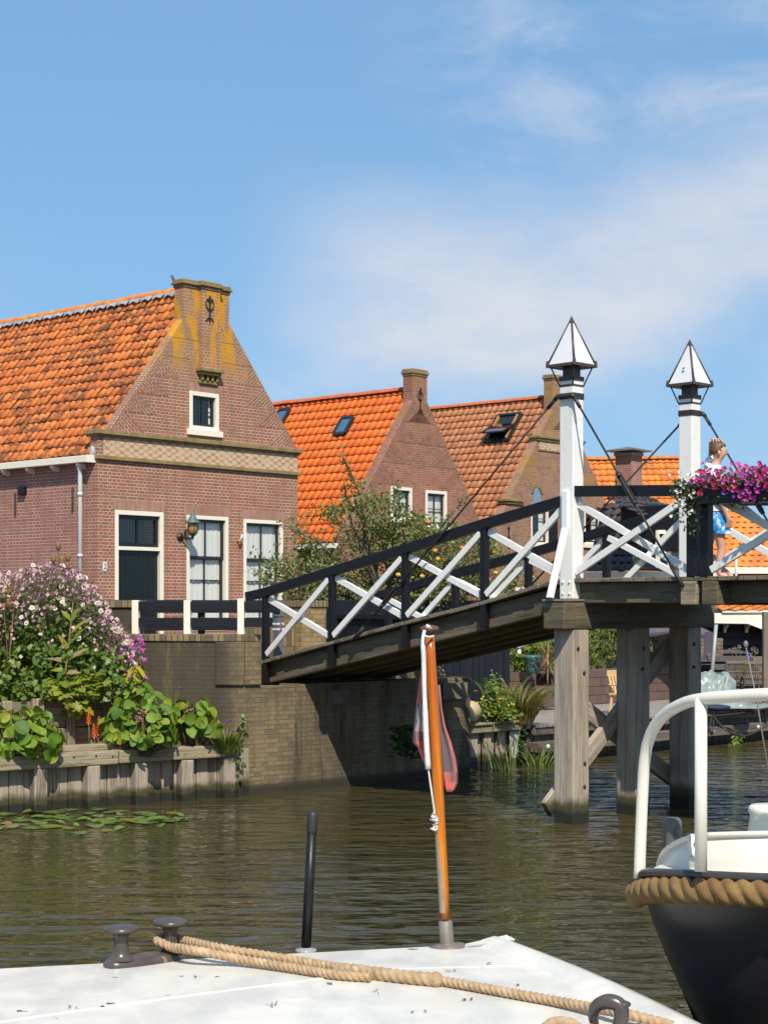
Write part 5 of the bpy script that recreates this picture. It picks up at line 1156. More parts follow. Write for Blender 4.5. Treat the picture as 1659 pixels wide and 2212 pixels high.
# pink anemones
random.seed(31)
an = thing('anemone_bush', 'tall bush of pale pink anemones with yellow centres in front of the house', 'flowering bush', Wp(110, 1500, 20.4))
TOP = [(-160, 1225), (0, 1238), (60, 1222), (120, 1212), (170, 1228), (205, 1262), (235, 1310), (262, 1352), (290, 1392), (306, 1440)]
def topy(x):
    for (a, c), (e, f) in zip(TOP, TOP[1:]):
        if a <= x <= e: return c + (f - c) * (x - a) / (e - a)
    return 1500
b = MB(); st = MB()
for i in range(6500):
    x = U(-120, 262); ty = topy(x); k = R() ** .8; y = ty + 42 + (1515 - ty - 42) * k
    if noise.noise(V((x * .03, y * .03, 3))) < -.22 and R() < .8: continue
    Y = 20.1 + U(-.55, .5) + (.25 if y < 1400 else 0); p = Wp(x, y, Y); L = U(.05, .10)
    b.leaf(p, rdir() + V((0, -.4, -.2)), rdir() + V((.1, -.5, .9)), L, L * .8, 'lobed', .1, .2)
b.build('leaves', Lf['anem'], an)
for i in range(1300):
    x = U(-120, 285); ty = topy(x) + abs(random.gauss(0, 55)); Y = 20.1 + U(-.5, .6); p = Wp(x, ty, Y); q = Wp(x + U(-30, 14), ty + U(18, 60), Y)
    st.tube([q, q.lerp(p, .5) + rdir() * .02, p], .0024, 3, False)
    if R() < .8: st.ball(p + rdir() * .03, U(.007, .013), n=5, m=4, mi=int(R() < .6))
    if R() < .5: st.leaf(q.lerp(p, R()), rdir() + V((0, -.4, 0)), rdir() + V((0, -.5, .8)), U(.03, .06), .03, 'lance', .2, .2)
st.build('stems', [Lf['stem'], leafm('spent_head', [(.34, .17, .22), (.26, .12, .18), (.40, .24, .24)], .8, .1)], an)
Pk = [bloom_mesh('blossom', petal('petal_pale', (.80, .58, .64)), .036, 10, .18, surf('yellow_eye', (.65, .38, .03), (.5, .3, .03), 30, .8), .33), bloom_mesh('blossom', petal('petal_blush', (.78, .70, .70)), .034, 10, .12, bpy.data.materials['yellow_eye'], .35),
      bloom_mesh('blossom', petal('petal_mauve', (.46, .22, .36)), .026, 8, .9)]
def fpos():
    while 1:
        x = U(-115, 292); ty = topy(x); y = ty + abs(random.gauss(0, 74)); 
        if R() < .82 and y < 1478: return Wp(x, y, 19.95 + U(-.45, .35) + max(0, (1330 - y)) * .003)
for i in range(100): put(random.choice((Pk[0], Pk[1], Pk[0], Pk[1], Pk[2])), 'blossom', fpos(), V((U(-.5, .7), -1, U(-.2, .9))), an, U(.8, 1.15))
b = MB(); more = []
for i in range(950):
    p = fpos(); n_ = V((U(-.6, .7), -1, U(-.3, .9))).normalized(); a = n_.orthogonal().normalized(); c = n_.cross(a); r = U(.013, .029); k = 8; pk = R() < .38
    bs_ = b.add([p] + [p + (a * cos(2 * pi * j / k) + c * sin(2 * pi * j / k)) * r * (1 if j % 2 else .72) + n_ * (.3 if not pk else .9) * r for j in range(k)])
    for j in range(k): b.fc((bs_, bs_ + 1 + j, bs_ + 1 + (j + 1) % k), None, False, 1 if pk else 0)
    if not pk: b.ball(p + n_ * .005, r * .3, n=5, m=4, mi=2)
tag(b.build('blossoms', [bpy.data.materials['petal_pale'], bpy.data.materials['petal_mauve'], bpy.data.materials['yellow_eye']], an), kind='stuff')
# magenta phlox
random.seed(41)
ph = thing('phlox', 'magenta phlox against the dark quay wall beside the pale anemones', 'flowering plant', Wp(270, 1500, 20.2))
pm = [petal('petal_phlox', (.62, .07, .55)), petal('petal_phlox_deep', (.50, .04, .46))]
b = MB(); st = MB()
for (x, y, r) in [(300, 1375, 7), (304, 1388, 8), (296, 1400, 8), (307, 1405, 7), (268, 1392, 8), (262, 1402, 6), (276, 1400, 6), (252, 1418, 8), (262, 1425, 8), (270, 1410, 7), (298, 1432, 8), (305, 1428, 7), (313, 1425, 5), (285, 1420, 6), (250, 1430, 6), (246, 1448, 7), (255, 1452, 6), (290, 1465, 7), (312, 1465, 8), (262, 1486, 8), (228, 1440, 5), (240, 1395, 5), (236, 1412, 5), (190, 1448, 6), (205, 1452, 5), (284, 1385, 5), (278, 1432, 5)]:
    Y = 19.9 + U(-.15, .3); c = Wp(x, y, Y)
    for i in range(int(r * 2.2)):
        p = c + V((random.gauss(0, 1), random.gauss(0, .7), random.gauss(0, .8))) * r * .0028; n_ = V((U(-.6, .6), -1, U(-.1, 1))).normalized(); a = n_.orthogonal().normalized(); e = n_.cross(a); q = .013
        bs_ = b.add([p] + [p + (a * cos(2 * pi * j / 10) + e * sin(2 * pi * j / 10)) * q * (1 if j % 2 else .6) for j in range(10)]); mi = R() < .4
        for j in range(10): b.fc((bs_, bs_ + 1 + j, bs_ + 1 + (j + 1) % 10), None, False, int(mi))
    st.tube([c, Wp(x + U(-14, 0), y + 50, Y + .05), Wp(x - 20, 1505, Y + .1)], .005, 4, False)
    for i in range(16): f = U(.1, .9); st.leaf(c.lerp(Wp(x - 12, 1490, Y), f), rdir() + V((0, -.3, 0)), V((0, -.4, 1)), U(.05, .09), .018, 'lance', .2, .3)
b.build('flower_heads', pm, ph); st.build('foliage', Lf['anem'], ph)
# lobed lime leaves hanging over the sleepers, hosta, hanging yellow leaves
def leafplant(name, label, cat, spots, mat, L, ar, shape, n, Y, seed, dr=.2, grp=None, base=None):
    random.seed(seed); b = MB(); c0 = Wp(spots[0][0], spots[0][1], Y); t = thing(name, label, cat, base or c0, grp)
    for i in range(n):
        x, y, rx, ry = random.choice(spots); p = Wp(x + random.gauss(0, rx * .5), y + random.gauss(0, ry * .5), Y + U(-.2, .2)); l = L * U(.7, 1.2)
        b.leaf(p, V((U(-1, 1), U(-1.1, .1), U(-.6, .15))), V((U(-.5, .6), -.55, 1)) + rdir() * .3, l, l * ar, shape, .12, dr)
    b.build('leaves', mat, t); return t
leafplant('vine', 'lime green lobed vine leaves hanging over the sleeper wall', 'plant', [(150, 1480, 45, 22), (180, 1495, 50, 16), (125, 1490, 25, 25), (205, 1470, 35, 18), (165, 1525, 20, 14)], Lf['lime'], .15, .95, 'lobed', 190, 19.75, 51)
leafplant('hosta', 'broad leaved green plant where the terrace meets the quay wall', 'plant', [(290, 1480, 22, 22), (305, 1490, 18, 18), (270, 1490, 20, 16), (325, 1500, 16, 10)], Lf['berg'], .16, .5, 'oval', 80, 19.9, 52, .4)
leafplant('yellowed_lily', 'limp yellow leaves of a lily at the end of the phlox', 'plant', [(292, 1440, 7, 16), (284, 1455, 6, 14)], leafm('yellow_leaf', [(.45, .36, .02), (.38, .36, .03)], .5, .4), .15, .3, 'oval', 16, 19.75, 53, .5)
leafplant('dead_nettle', 'small leaved green ground cover on the terrace beside the vine', 'plant', [(225, 1500, 50, 15), (240, 1480, 40, 20), (205, 1490, 30, 20), (60, 1500, 60, 15)], Lf['grass'], .08, .35, 'lance', 420, 19.85, 54)
# teasels
random.seed(61)
def teasel(pts, label, Y, yb):
    t = thing('teasel', label, 'plant', Wp(pts[0][0], yb, Y), 'dry teasel stalks among the anemones'); b = MB(); h = MB()
    for x, y, s in pts:
        p = Wp(x, y, Y); b.tube([Wp(pts[0][0] + U(-6, 6), yb, Y), Wp((x + pts[0][0]) / 2, (y + yb) / 2, Y), p], .006, 4, False)
        h.ball(p, .034 * s, 1, 1, 1.75, 9, 7, 0, lambda d: 1 + .1 * noise.noise(d * 9))
        for k in range(7): a = k * .9; b.leaf(p - V((0, 0, .05)), V((cos(a), sin(a), .9)), V((0, 0, 1)), .10, .006, 'blade', 0, -.5)
    b.build('stalks', Lf['dry'], t); h.build('seed_heads', surf('teasel_brown', (.26, .14, .055), (.18, .10, .04), 60, .9, .8, 90, .01), t)
teasel([(134, 1212, 1.1), (116, 1208, .9), (147, 1205, .9), (126, 1180, .9), (137, 1226, .8), (146, 1222, .9)], 'dry teasel with brown heads rising above the anemones by the downpipe', 20.2, 1400)
teasel([(20, 1276, .9), (30, 1290, .9), (20, 1303, 1.1), (8, 1312, .8), (30, 1314, .8), (24, 1360, .8)], 'dry teasel at the left edge with a cluster of brown heads', 19.7, 1450)
dp = thing('withered_stalk', 'tall withered plant with drooping brown leaves in front of the bush', 'plant', Wp(142, 1500, 19.6)); b = MB()
b.tube([Wp(140, 1500, 19.6), Wp(143, 1440, 19.6), Wp(150, 1380, 19.6), Wp(158, 1300, 19.7)], [.014, .012, .01, .006], 6)
for x, y, dx, dy, L, s in ((145, 1432, -1, .5, .24, 0), (146, 1428, 1, .75, .30, 0), (148, 1395, .8, 1, .30, 1), (147, 1405, -.5, 1, .22, 1), (152, 1370, .9, .9, .26, 1), (155, 1345, .4, 1, .2, 1), (143, 1455, 1, .3, .16, 0), (142, 1450, -1, .3, .17, 1), (152, 1340, -.6, .8, .16, 1)):
    b.leaf(Wp(x, y, 19.6), V((dx, -.25, dy)), V((-dx * .5, -.8, .6)), L, .07, 'lance', .4, .45 if dy < .6 else .15, s)
b.build('leaves', [Lf['dry'], Lf['lime']], dp)
# grasses and weeds
def tuft(name, label, cat, px, Y, n, H_, W_, mat, seed, base=None, lean=(0, 0), spread=.12, dr=.5, grp=None, extra=None, w=.010):
    random.seed(seed); p0 = Wp(px[0], px[1], Y); 
    if base is not None: p0.z = base
    t = thing(name, label, cat, p0, grp); b = MB()
    for i in range(n):
        a = U(0, 2 * pi); q = p0 + V((cos(a) * U(0, W_), sin(a) * U(0, W_) * .6, U(-.02, .02))); h = H_ * U(.5, 1.1); ln = V((cos(a) * spread + lean[0] + U(-.1, .1), sin(a) * spread + lean[1], 1)).normalized(); k = 5; out = V((ln.x, ln.y, 0)); 
        wv = V((-sin(a), cos(a), 0)); pts = [q + ln * h * (j / k) + out * h * dr * (j / k) ** 2.2 - V((0, 0, h * dr * .55 * (j / k) ** 3)) for j in range(k + 1)]
        wv = V((U(-1, 1), U(-.5, .5), 0)).normalized()
        b.grid([[p - wv * w * (1 - (j / k) ** 2 * .9), p + wv * w * (1 - (j / k) ** 2 * .9)] for j, p in enumerate(pts)])
    b.build('blades', mat, t)
    if extra: extra(t, p0)
    return t
def bluebits(t, p0):
    b = MB()
    for x, y in ((492, 1560), (497, 1556), (387, 1487), (505, 1580)):
        b.ball(Wp(x, y, 19.9), .016, n=6, m=4)
    b.build('flowers', petal('petal_blue', (.13, .08, .45)), t)
tuft('wild_grass', 'tuft of wild grass and weeds growing at the corner of the brick abutment', 'grass', (485, 1625), 19.75, 240, .42, .16, Lf['grass'], 71, None, (.0, -.1), .35, .6, None, bluebits, .006)
leafplant('ivy_sprig', 'thin ivy sprig hanging down the brick abutment by the timber wall', 'ivy', [(515, 1610, 8, 10), (520, 1650, 5, 22), (525, 1560, 8, 20)], Lf['grass'], .05, .8, 'oval', 60, 19.95, 72)
leafplant('ivy', 'ivy with small blue flowers growing from the shaded abutment under the bridge', 'ivy', [(868, 1600, 20, 26), (888, 1620, 18, 22), (875, 1580, 16, 14), (895, 1600, 10, 16)], Lf['ivy'], .075, .85, 'oval', 330, 21.0, 73)
# lily pads
random.seed(81)
def padmesh(r, curl, seed):
    random.seed(seed); b = MB(); n = 18; rows = []
    for q in (.05, .55, 1):
        rows.append([V((cos(a) * r * q, sin(a) * r * q, .004 + curl * (q ** 3) * (sin(a * 2 + seed) * .5 + .3) * r + .004 * noise.noise(V((cos(a), sin(a), q * 2 + seed))))) for a in [.22 + (2 * pi - .44) * j / n for j in range(n + 1)]])
    b.grid(rows); return b
protos = []
for i, (m, cu) in enumerate((('pad', .0), ('pad', .12), ('pad', .2), ('lime', .05), ('dry', .15))):
    o = padmesh(.14, cu, i + 1).build('lily_pad', Lf[m]); protos.append(o)
nm = ['flat green lily pad floating by the timber wall', 'wavy green lily pad floating by the timber wall', 'curled green lily pad lifting off the water', 'yellowing lily pad floating by the timber wall', 'brown withered lily pad among the green ones']
k = 0
spots = []
for i in range(190):
    x = U(-60, 400); c = 1782 - x * .03; y = c - 3 + random.gauss(0, 11) * (1 - max(0, x - 200) / 330); y = max(1753 + max(0, 60 - x) * .25, min(1806, y))
    p = onZ(x, y, 0)
    if all((p - q).length > .15 for q in spots): spots.append(p)
spots += [onZ(x, y, 0) for x, y in ((388, 1776), (372, 1779), (345, 1776), (236, 1800), (382, 1775))]
for i, p in enumerate(spots):
    kd = random.choice((0, 0, 0, 1, 1, 1, 2, 2, 3, 4)); o = protos[kd] if kd not in [q for q in range(5) if protos[q].get('used')] else protos[kd].copy()
    if o is protos[kd]: o['used'] = 1
    else:
        if 'used' in o: del o['used']
        COL.objects.link(o)
    o.location = (p.x, p.y, .004 + i * .0003); o.rotation_euler = (0, 0, U(0, 6.3)); s = U(.42, .92); o.scale = (s, s, 1)
    tag(o, nm[kd], 'lily pad', 'lily pads floating by the timber wall')
for o in protos:
    if not o.get('used'): bpy.data.objects.remove(o)
    else: del o['used']

# ------------------------------------------------------------------ apple tree
random.seed(91)
at = thing('apple_tree', 'apple tree with ripening fruit between the bridge and the orange roofed house', 'tree', Wp(835, 1440, 26))
Yt = 26.0; base = Wp(835, 1420, Yt); base.z = 1.5
b = MB(); lv = MB(); tips = []
fork = Wp(838, 1340, Yt)
b.tube([base, base.lerp(fork, .5) + V((.03, 0, 0)), fork], [.10, .08, .07], 9)
targets = [(735, 975, 1), (742, 1040, 1), (720, 1110, 0), (640, 1150, 0), (600, 1215, 0), (575, 1255, 0), (680, 1190, 0), (770, 1100, 0), (800, 1090, 0), (860, 1045, 1), (870, 1110, 0), (900, 1130, 0), (930, 1150, 0), (965, 1120, 1), (1000, 1080, 1), (985, 1180, 0), (1040, 1165, 0), (1075, 1215, 0), (1040, 1250, 0), (960, 1250, 0), (900, 1280, 0),
           (780, 1180, 0), (720, 1230, 0), (660, 1260, 0), (620, 1290, 0), (700, 1300, 0), (840, 1200, 0), (880, 1220, 0), (940, 1210, 0), (760, 1270, 0), (1010, 1300, 0), (1060, 1190, 0), (830, 1150, 0), (640, 1215, 0), (632, 1140, 1), (625, 1230, 0), (810, 1290, 0), (990, 1240, 0), (585, 1240, 0), (1090, 1260, 0)]
for x, y, w_ in targets:
    tp = Wp(x, y, Yt + U(-1.0, 1.0)); m1 = fork.lerp(tp, .35) + V((U(-.1, .1), U(-.2, .2), U(.0, .12))); m2 = fork.lerp(tp, .7) + V((U(-.1, .1), U(-.1, .1), U(.0, .1)))
    br_ = spline([fork, m1, m2, tp], 5); b.tube(br_, [.030 * (1 - i / len(br_)) + .005 for i in range(len(br_))], 5, False)
    thin = x < 650
    if w_: twigs = [(m2.lerp(tp, .2), tp)]
    else: twigs = [(m1.lerp(m2, R()), m2.lerp(tp, R()) + rdir() * U(.25, .5)) for _ in range(3)] + [(m2, tp)] + [(tp, tp + rdir() * .35 + V((0, 0, .1))) for _ in range(3)]
    for p, q in twigs:
        b.tube([p, p.lerp(q, .5) + rdir() * .03, q], [.010, .007, .003], 4, False); n = 60 if w_ else (30 if thin else 84)
        for i in range(n):
            f = R(); c = p.lerp(q, f) + rdir() * (.06 if w_ else U(.02, .24)); d = ((q - p).normalized() * .5 + rdir()); L = U(.042, .078)
            lv.leaf(c, d, rdir() + V((0, -.3, .8)), L, L * .55, 'oval', .25, U(-.1, .4))
b.build('trunk', Mt['bark'], at); lv.build('crown', Lf['apple'], at)
am = surf('apple_skin', (.50, .42, .05), (.55, .14, .04), 9, .35, .05)
for x, y in ((1065, 1190), (1076, 1192), (966, 1188), (940, 1178), (998, 1183), (1069, 1240), (930, 1252), (975, 1240), (935, 1120), (1120, 1192), (905, 1108), (958, 1262), (1125, 1185)):
    pass
for i, (x, y) in enumerate(((1066, 1192), (940, 1190), (998, 1184), (1071, 1238), (912, 1245), (963, 1256), (925, 1128), (905, 1262), (1055, 1252), (946, 1208), (680, 1283), (860, 1242))):
    b = MB(); b.ball(Wp(x, y, Yt - 1.0), .042, 1, 1, .92, 10, 8, 0, lambda d: 1 - .12 * max(0, abs(d.z) - .8) * 4); b.build('apple', am, at)
# ================================================================== FAR BANK TO THE RIGHT OF THE BRIDGE
random.seed(101)
shed = thing('black_shed', 'black vertical boarded shed wall behind the planted bank under the bridge', 'shed', BF(-5.5, 4, .6))
b = MB(); q = 2.95
while q < 5.28: b.box(BF(-5.45 + U(-.006, .006), q + .07, 1.35), u2 * .015, v2 * .066, (0, 0, .78)); q += .14
b.build('cladding', Mt['blackf'], shed, .004)
b = MB(); b.prism([BF(-5.48, 2.95, .6), BF(-5.48, 5.24, .6), BF(-8, 5.24, .6), BF(-8, 2.95, .6)], (0, 0, 1.5)); b.build('wall', Mt['blackf'], shed)
b = MB(); b.prism([BF(-5.40, 2.9, 2.10), BF(-5.40, 5.34, 2.10), BF(-8.1, 5.34, 2.12), BF(-8.1, 2.9, 2.12)], (0, 0, .07)); b.build('roof', Mt['blackf'], shed)
b = MB(); b.tube([Wp(1121, 1398, 25.0), Wp(1121, 1413, 25.0)], .035, 8); p = Wp(1127, 1393, 25.0); b.box(p, (.07, 0, .02), (0, .06, 0), (0, 0, .03)); b.build('gutter_end', Mt['white'], shed, .005)
# planted bank: sheet piles with a capping beam
sp = thing('sheet_pile_wall', 'short weathered sheet pile wall with plank cap below the cream fender', 'retaining wall', BF(-4.6, 3.9, 0))
b = MB(); q = 3.03; i = 0
while q < 4.62: w = U(.12, .17); b.box(BF(-4.66 + (.06 if i % 2 else 0), q + w / 2, -.1), u2 * .03, v2 * (w / 2 - .004), (0, 0, .60)); q += w; i += 1
b.build('sheet_boards', Mt['board'], sp, .012)
b = MB(); b.beam(BF(-4.62, 3.05, .56), BF(-4.62, 4.70, .56), .24, .10); b.build('capping_beam', Mt['capw'], sp, .012)
b = MB(); b.beam(BF(-4.60, 3.04, .635), BF(-4.60, 4.72, .635), .26, .035); b.build('cap_plank', Mt['capw'], sp, .008)
b = MB(); p, q_ = onA(1114, 1610, -4.53); b.box(BF(-4.565, p, q_), u2 * .008, v2 * .09, (0, 0, .19)); b.build('notice', surf('faded_notice', (.50, .50, .46), (.30, .30, .27), 24, .8, .1, 60), sp)
fd = thing('boat_fender', 'cream boat fender with a black end lying on the planted bank', 'fender', Wp(1015, 1545, 23.6))
c0, c1 = Wp(998, 1541, 22.9), Wp(1032, 1534, 23.6); ax = (c1 - c0).normalized()
b = MB(); b.lathe([(.03, -.02), (.05, -.015), (.085, .01), (.13, .06), (.15, .14), (.15, .42), (.12, .52), (.06, .56), (0, .57)], c0, 16, ax); b.build('body', surf('fender_cream', (.56, .42, .22), (.48, .38, .24), 6, .5, .1, 30, c3=(.35, .27, .16), c3t=(.6, .7)), fd)
b = MB(); b.lathe([(.0, -.03), (.05, -.028), (.075, -.006), (.088, .015)], c0, 14, ax); b.build('end_cap', Mt['iron'], fd)
def yflow(t, p0):
    b = MB()
    for i in range(16): b.ball(Wp(U(1030, 1110), U(1500, 1540), 23.5), U(.014, .022), n=6, m=4)
    b.build('flowers', petal('petal_yellow', (.75, .55, .02)), t)
leafplant('ragwort', 'bushy green weed with small yellow flowers next to the fender', 'plant', [(1062, 1520, 28, 30), (1050, 1538, 20, 18), (1080, 1525, 28, 28), (1068, 1485, 14, 24), (1098, 1542, 20, 14)], Lf['hedge'], .07, .5, 'lance', 720, 23.6, 102); yflow([o for o in COL.objects if o.get('label', '').startswith('bushy green weed')][0], 0)
tuft('reed_clump', 'tall green reed leaves arching behind the yellow flowers', 'reeds', (1085, 1545), 23.8, 60, 1.0, .14, Lf['grass'], 103, .6, (0, 0), .22, .55, None, None, .012)
tuft('ornamental_grass', 'rust tinted ornamental grass clump at the end of the planted bank', 'grass', (1122, 1548), 24.0, 520, .95, .20, Lf['rust'], 104, .6, (.05, 0), .35, .75, None, None, .007)
leafplant('dry_shrub', 'small dry brown shrub against the black shed beside the flagpole', 'shrub', [(955, 1500, 16, 34), (962, 1520, 14, 22), (950, 1460, 8, 22)], Lf['rust'], .05, .5, 'lance', 260, 22.9, 105)
tuft('reed_clump', 'thin reeds growing in the water left of the first bridge pile', 'reeds', (1085, 1668), 23.2, 26, .75, .32, Lf['grass'], 106, -.02, (-.15, 0), .3, .35, None, None, .007)
tuft('reed_clump', 'low reeds growing in the water below the jetty corner', 'reeds', (1160, 1655), 23.9, 40, .55, .22, Lf['grass'], 107, -.02, (.0, 0), .5, .4, None, None, .009)
leafplant('ivy', 'dark ivy hanging where the sheet piles meet the jetty', 'ivy', [(1127, 1600, 6, 30), (1131, 1570, 6, 14), (1126, 1630, 5, 16)], Lf['ivy'], .06, .8, 'oval', 160, 24.15, 108)
# jetty
jt = thing('jetty', 'grey timber jetty with heavy fender beams along the far bank', 'jetty', BF(-4.6, 8, 0))
b = MB(); q = 4.74
while q < 15: b.box(BF(-5.75, q + .065, .545), u2 * 1.32, v2 * .061, (0, 0, .018)); q += .13
b.build('deck', Mt['jetty'], jt, .003)
b = MB(); b.beam(BF(-4.50, 4.72, .47), BF(-4.50, 15, .47), .09, .11); b.build('fascia', Mt['jettyd'], jt, .01)
b = MB(); b.beam(BF(-4.44, 4.70, .245), BF(-4.44, 15, .245), .16, .15); b.build('fender_beam', Mt['jettyd'], jt, .012)
b = MB(); q = 4.7
while q < 15: w = U(.14, .22); b.box(BF(-4.60 + U(-.01, .01), q + w / 2, -.05), u2 * .03, v2 * (w / 2 - .004), (0, 0, .47)); q += w
b.build('sheet_boards', Mt['jettyd'], jt, .008)
for x in (1184, 1288, 1540, 1638):
    p, z = onA(x, 1606, -4.36); b = MB(); b.lathe([(.0, .02), (.03, .018), (.038, .005), (.04, 0)], BF(-4.36, p, .25), 10, u2); b.build('bolt_plate', Mt['zinc'], jt)
ml = thing('mooring_line', 'black mooring line looped over a cleat on the far jetty', 'rope', Wp(1535, 1547, 27))
b = MB(); Yj = 27.0
b.tube(spline([Wp(1659, 1530, Yj + .6), Wp(1600, 1541, Yj + .3), Wp(1540, 1547, Yj), Wp(1528, 1546, Yj)], 6), .016, 6); b.build('line', Mt['iron'], ml); b = MB(); b.tube(spline([Wp(1540, 1548, Yj - .2), Wp(1565, 1575, Yj - .5), Wp(1595, 1589, Yj - .4), Wp(1625, 1585, Yj - .2), Wp(1670, 1560, Yj)], 6), .016, 6)
b.tube(spline([Wp(1538, 1547, Yj - .1), Wp(1534, 1570, Yj - .42), Wp(1537, 1587, Yj - .42), Wp(1541, 1572, Yj - .42), Wp(1540, 1548, Yj - .1)], 6), .018, 6); b.ball(Wp(1530, 1547, Yj), .06, 1.6, .7, .5); b.build('line', Mt['iron'], ml)
leafplant('water_weed', 'bright green sprig growing from the jetty just above the water', 'plant', [(1592, 1592, 9, 16), (1585, 1605, 12, 8)], Lf['hedge'], .11, .35, 'lance', 40, 27.3, 109)
# raised planter, steps, pots
pb = thing('wooden_planter', 'long raised planter of dark planks on the jetty', 'planter', BF(-7.1, 8.2, .56))
for k in range(4):
    b = MB(); b.box(BF(-7.06, 9.03, .645 + k * .155), u2 * .03, v2 * 2.88, (0, 0, .074)); b.build('plank', wood('planter_plank', (.115, .07, .055), (.16, .10, .08), (.085, .055, .045), bump=.4) if k == 0 else bpy.data.materials['planter_plank'], pb, .006)
b = MB(); b.prism([BF(-7.1, 6.2, .5), BF(-7.1, 11.9, .5), BF(-8.2, 11.9, .5), BF(-8.2, 6.2, .5)], (0, 0, .64)); b.build('soil', Mt['soil'], pb)
sx = thing('wooden_steps', 'short flight of grey timber steps between the grass clump and the planter', 'steps', BF(-6.9, 5.8, .56))
for k in range(4):
    b = MB(); b.box(BF(-6.45 - k * .26, 5.75, .56 + .085 + k * .17), u2 * .16, v2 * .52, (0, 0, .085)); b.build('step', Mt['jetty'], sx, .008)
bk = thing('planter_box', 'square black planter box standing on top of the timber steps', 'planter', Wp(1192, 1480, 27.5))
p = Wp(1192, 1468, 27.5); b = MB(); b.box(p, u2 * .16, v2 * .22, (0, 0, .10)); b.build('box', Mt['black'], bk, .01)
tp = thing('plant_pot', 'teal glazed plant pot beside the red leaved cordyline', 'pot', Wp(1152, 1456, 27.6)); p = Wp(1152, 1455, 27.6)
b = MB(); b.lathe([(.10, 0), (.145, .10), (.165, .24), (.18, .26), (.18, .30), (.15, .30), (.14, .2), (0, .2)], p, 18); b.build('pot', surf('teal_glaze', (.06, .17, .16), (.045, .13, .125), 5, .3, .05), tp)
cy = thing('cordyline', 'spiky cordyline with red and brown strap leaves in the black planter box', 'plant', Wp(1183, 1455, 27.4)); b = MB(); random.seed(110); p0 = Wp(1183, 1440, 27.3)
for i in range(90):
    a = U(0, 2 * pi); dn = R() < .4; e = U(-1.2, -.4) if dn else U(.1, 1.5); L = U(.28, .5) * (.75 if dn else 1); b.leaf(p0 + V((0, 0, U(-.05, .18))), V((cos(a) * cos(e), sin(a) * cos(e), sin(e))), V((0, 0, 1)), L, .022, 'blade', .3, .35, 0 if (dn or R() < .5) else 1)
b.tube([p0 - V((0, 0, .12)), p0 + V((0, 0, .2))], .025, 6); b.build('leaves', [leafm('cordyline_brown', [(.30, .19, .09), (.24, .14, .07)], .6, .2), leafm('cordyline_red', [(.20, .05, .04), (.26, .10, .06), (.22, .17, .05)], .5, .2)], cy)
random.seed(112)
hd = thing('bamboo_hedge', 'yellow green leafy hedge growing from the wooden planter', 'hedge', BF(-7.4, 8.6, 1.2)); b = MB(); st = MB()
for i in range(4600):
    bb = U(6.25, 11.8); z = 1.15 + abs(U(0, 1) ** .8) * .95; a = -7.45 + U(-.3, .3)
    if noise.noise(V((bb * 2.2, z * 2.2, 1))) < -.28: continue
    b.leaf(BF(a, bb, z), V((U(-1, 1), U(-1, .4), U(-1.2, .2))), rdir() + V((.2, -.6, .6)), U(.09, .15), .032, 'lance', .2, .25)
for i in range(26): bb = U(6.3, 10.8); st.tube([BF(-7.4, bb, 1.1), BF(-7.45 + U(-.1, .1), bb + U(-.1, .1), 2.0)], .014, 5, False)
b.build('foliage', Lf['hedge'], hd); st.build('stems', Mt['bark'], hd)
leafplant('leafy_bush', 'dark leafy bush between the black shed and the teal pot', 'bush', [(1140, 1400, 20, 20), (1125, 1425, 10, 30), (1165, 1395, 20, 16), (1135, 1440, 12, 14)], Lf['hedge'], .11, .4, 'lance', 560, 28.3, 113)
pc = thing('plastic_chair', 'pale yellow slatted garden chair standing in front of the planter', 'chair', Wp(1322, 1535, 26.6)); ym = paint('chair_yellow', (.62, .42, .19), .5)
P0 = Wp(1356, 1535, 26.6); P0.z = .563
b = MB(); cx_ = lambda x, y, z: P0 + u2 * y * .9 + v2 * x * .9 + V((0, 0, z * .76))
for i in range(5): x = -.16 + i * .08; b.beam(cx_(x, -.20, .42), cx_(x * 1.15, -.28, .83), .05, .018, u2)
b.beam(cx_(-.23, -.285, .86), cx_(.23, -.285, .86), .02, .09); b.build('backrest', ym, pc, .006)
b = MB(); b.box(cx_(0, 0, .42), v2 * .22, u2 * .22, (0, 0, .018)); b.build('seat', ym, pc, .01)
for x in (-.2, .2):
    for y in (-.2, .2): b = MB(); b.beam(cx_(x, y * .95, .41), cx_(x * 1.1, y * 1.15, 0), .04, .04); b.build('leg', ym, pc, .006)
    b = MB(); b.beam(cx_(x * 1.15, -.24, .62), cx_(x * 1.15, .18, .62), .05, .025); b.build('armrest', ym, pc, .006)
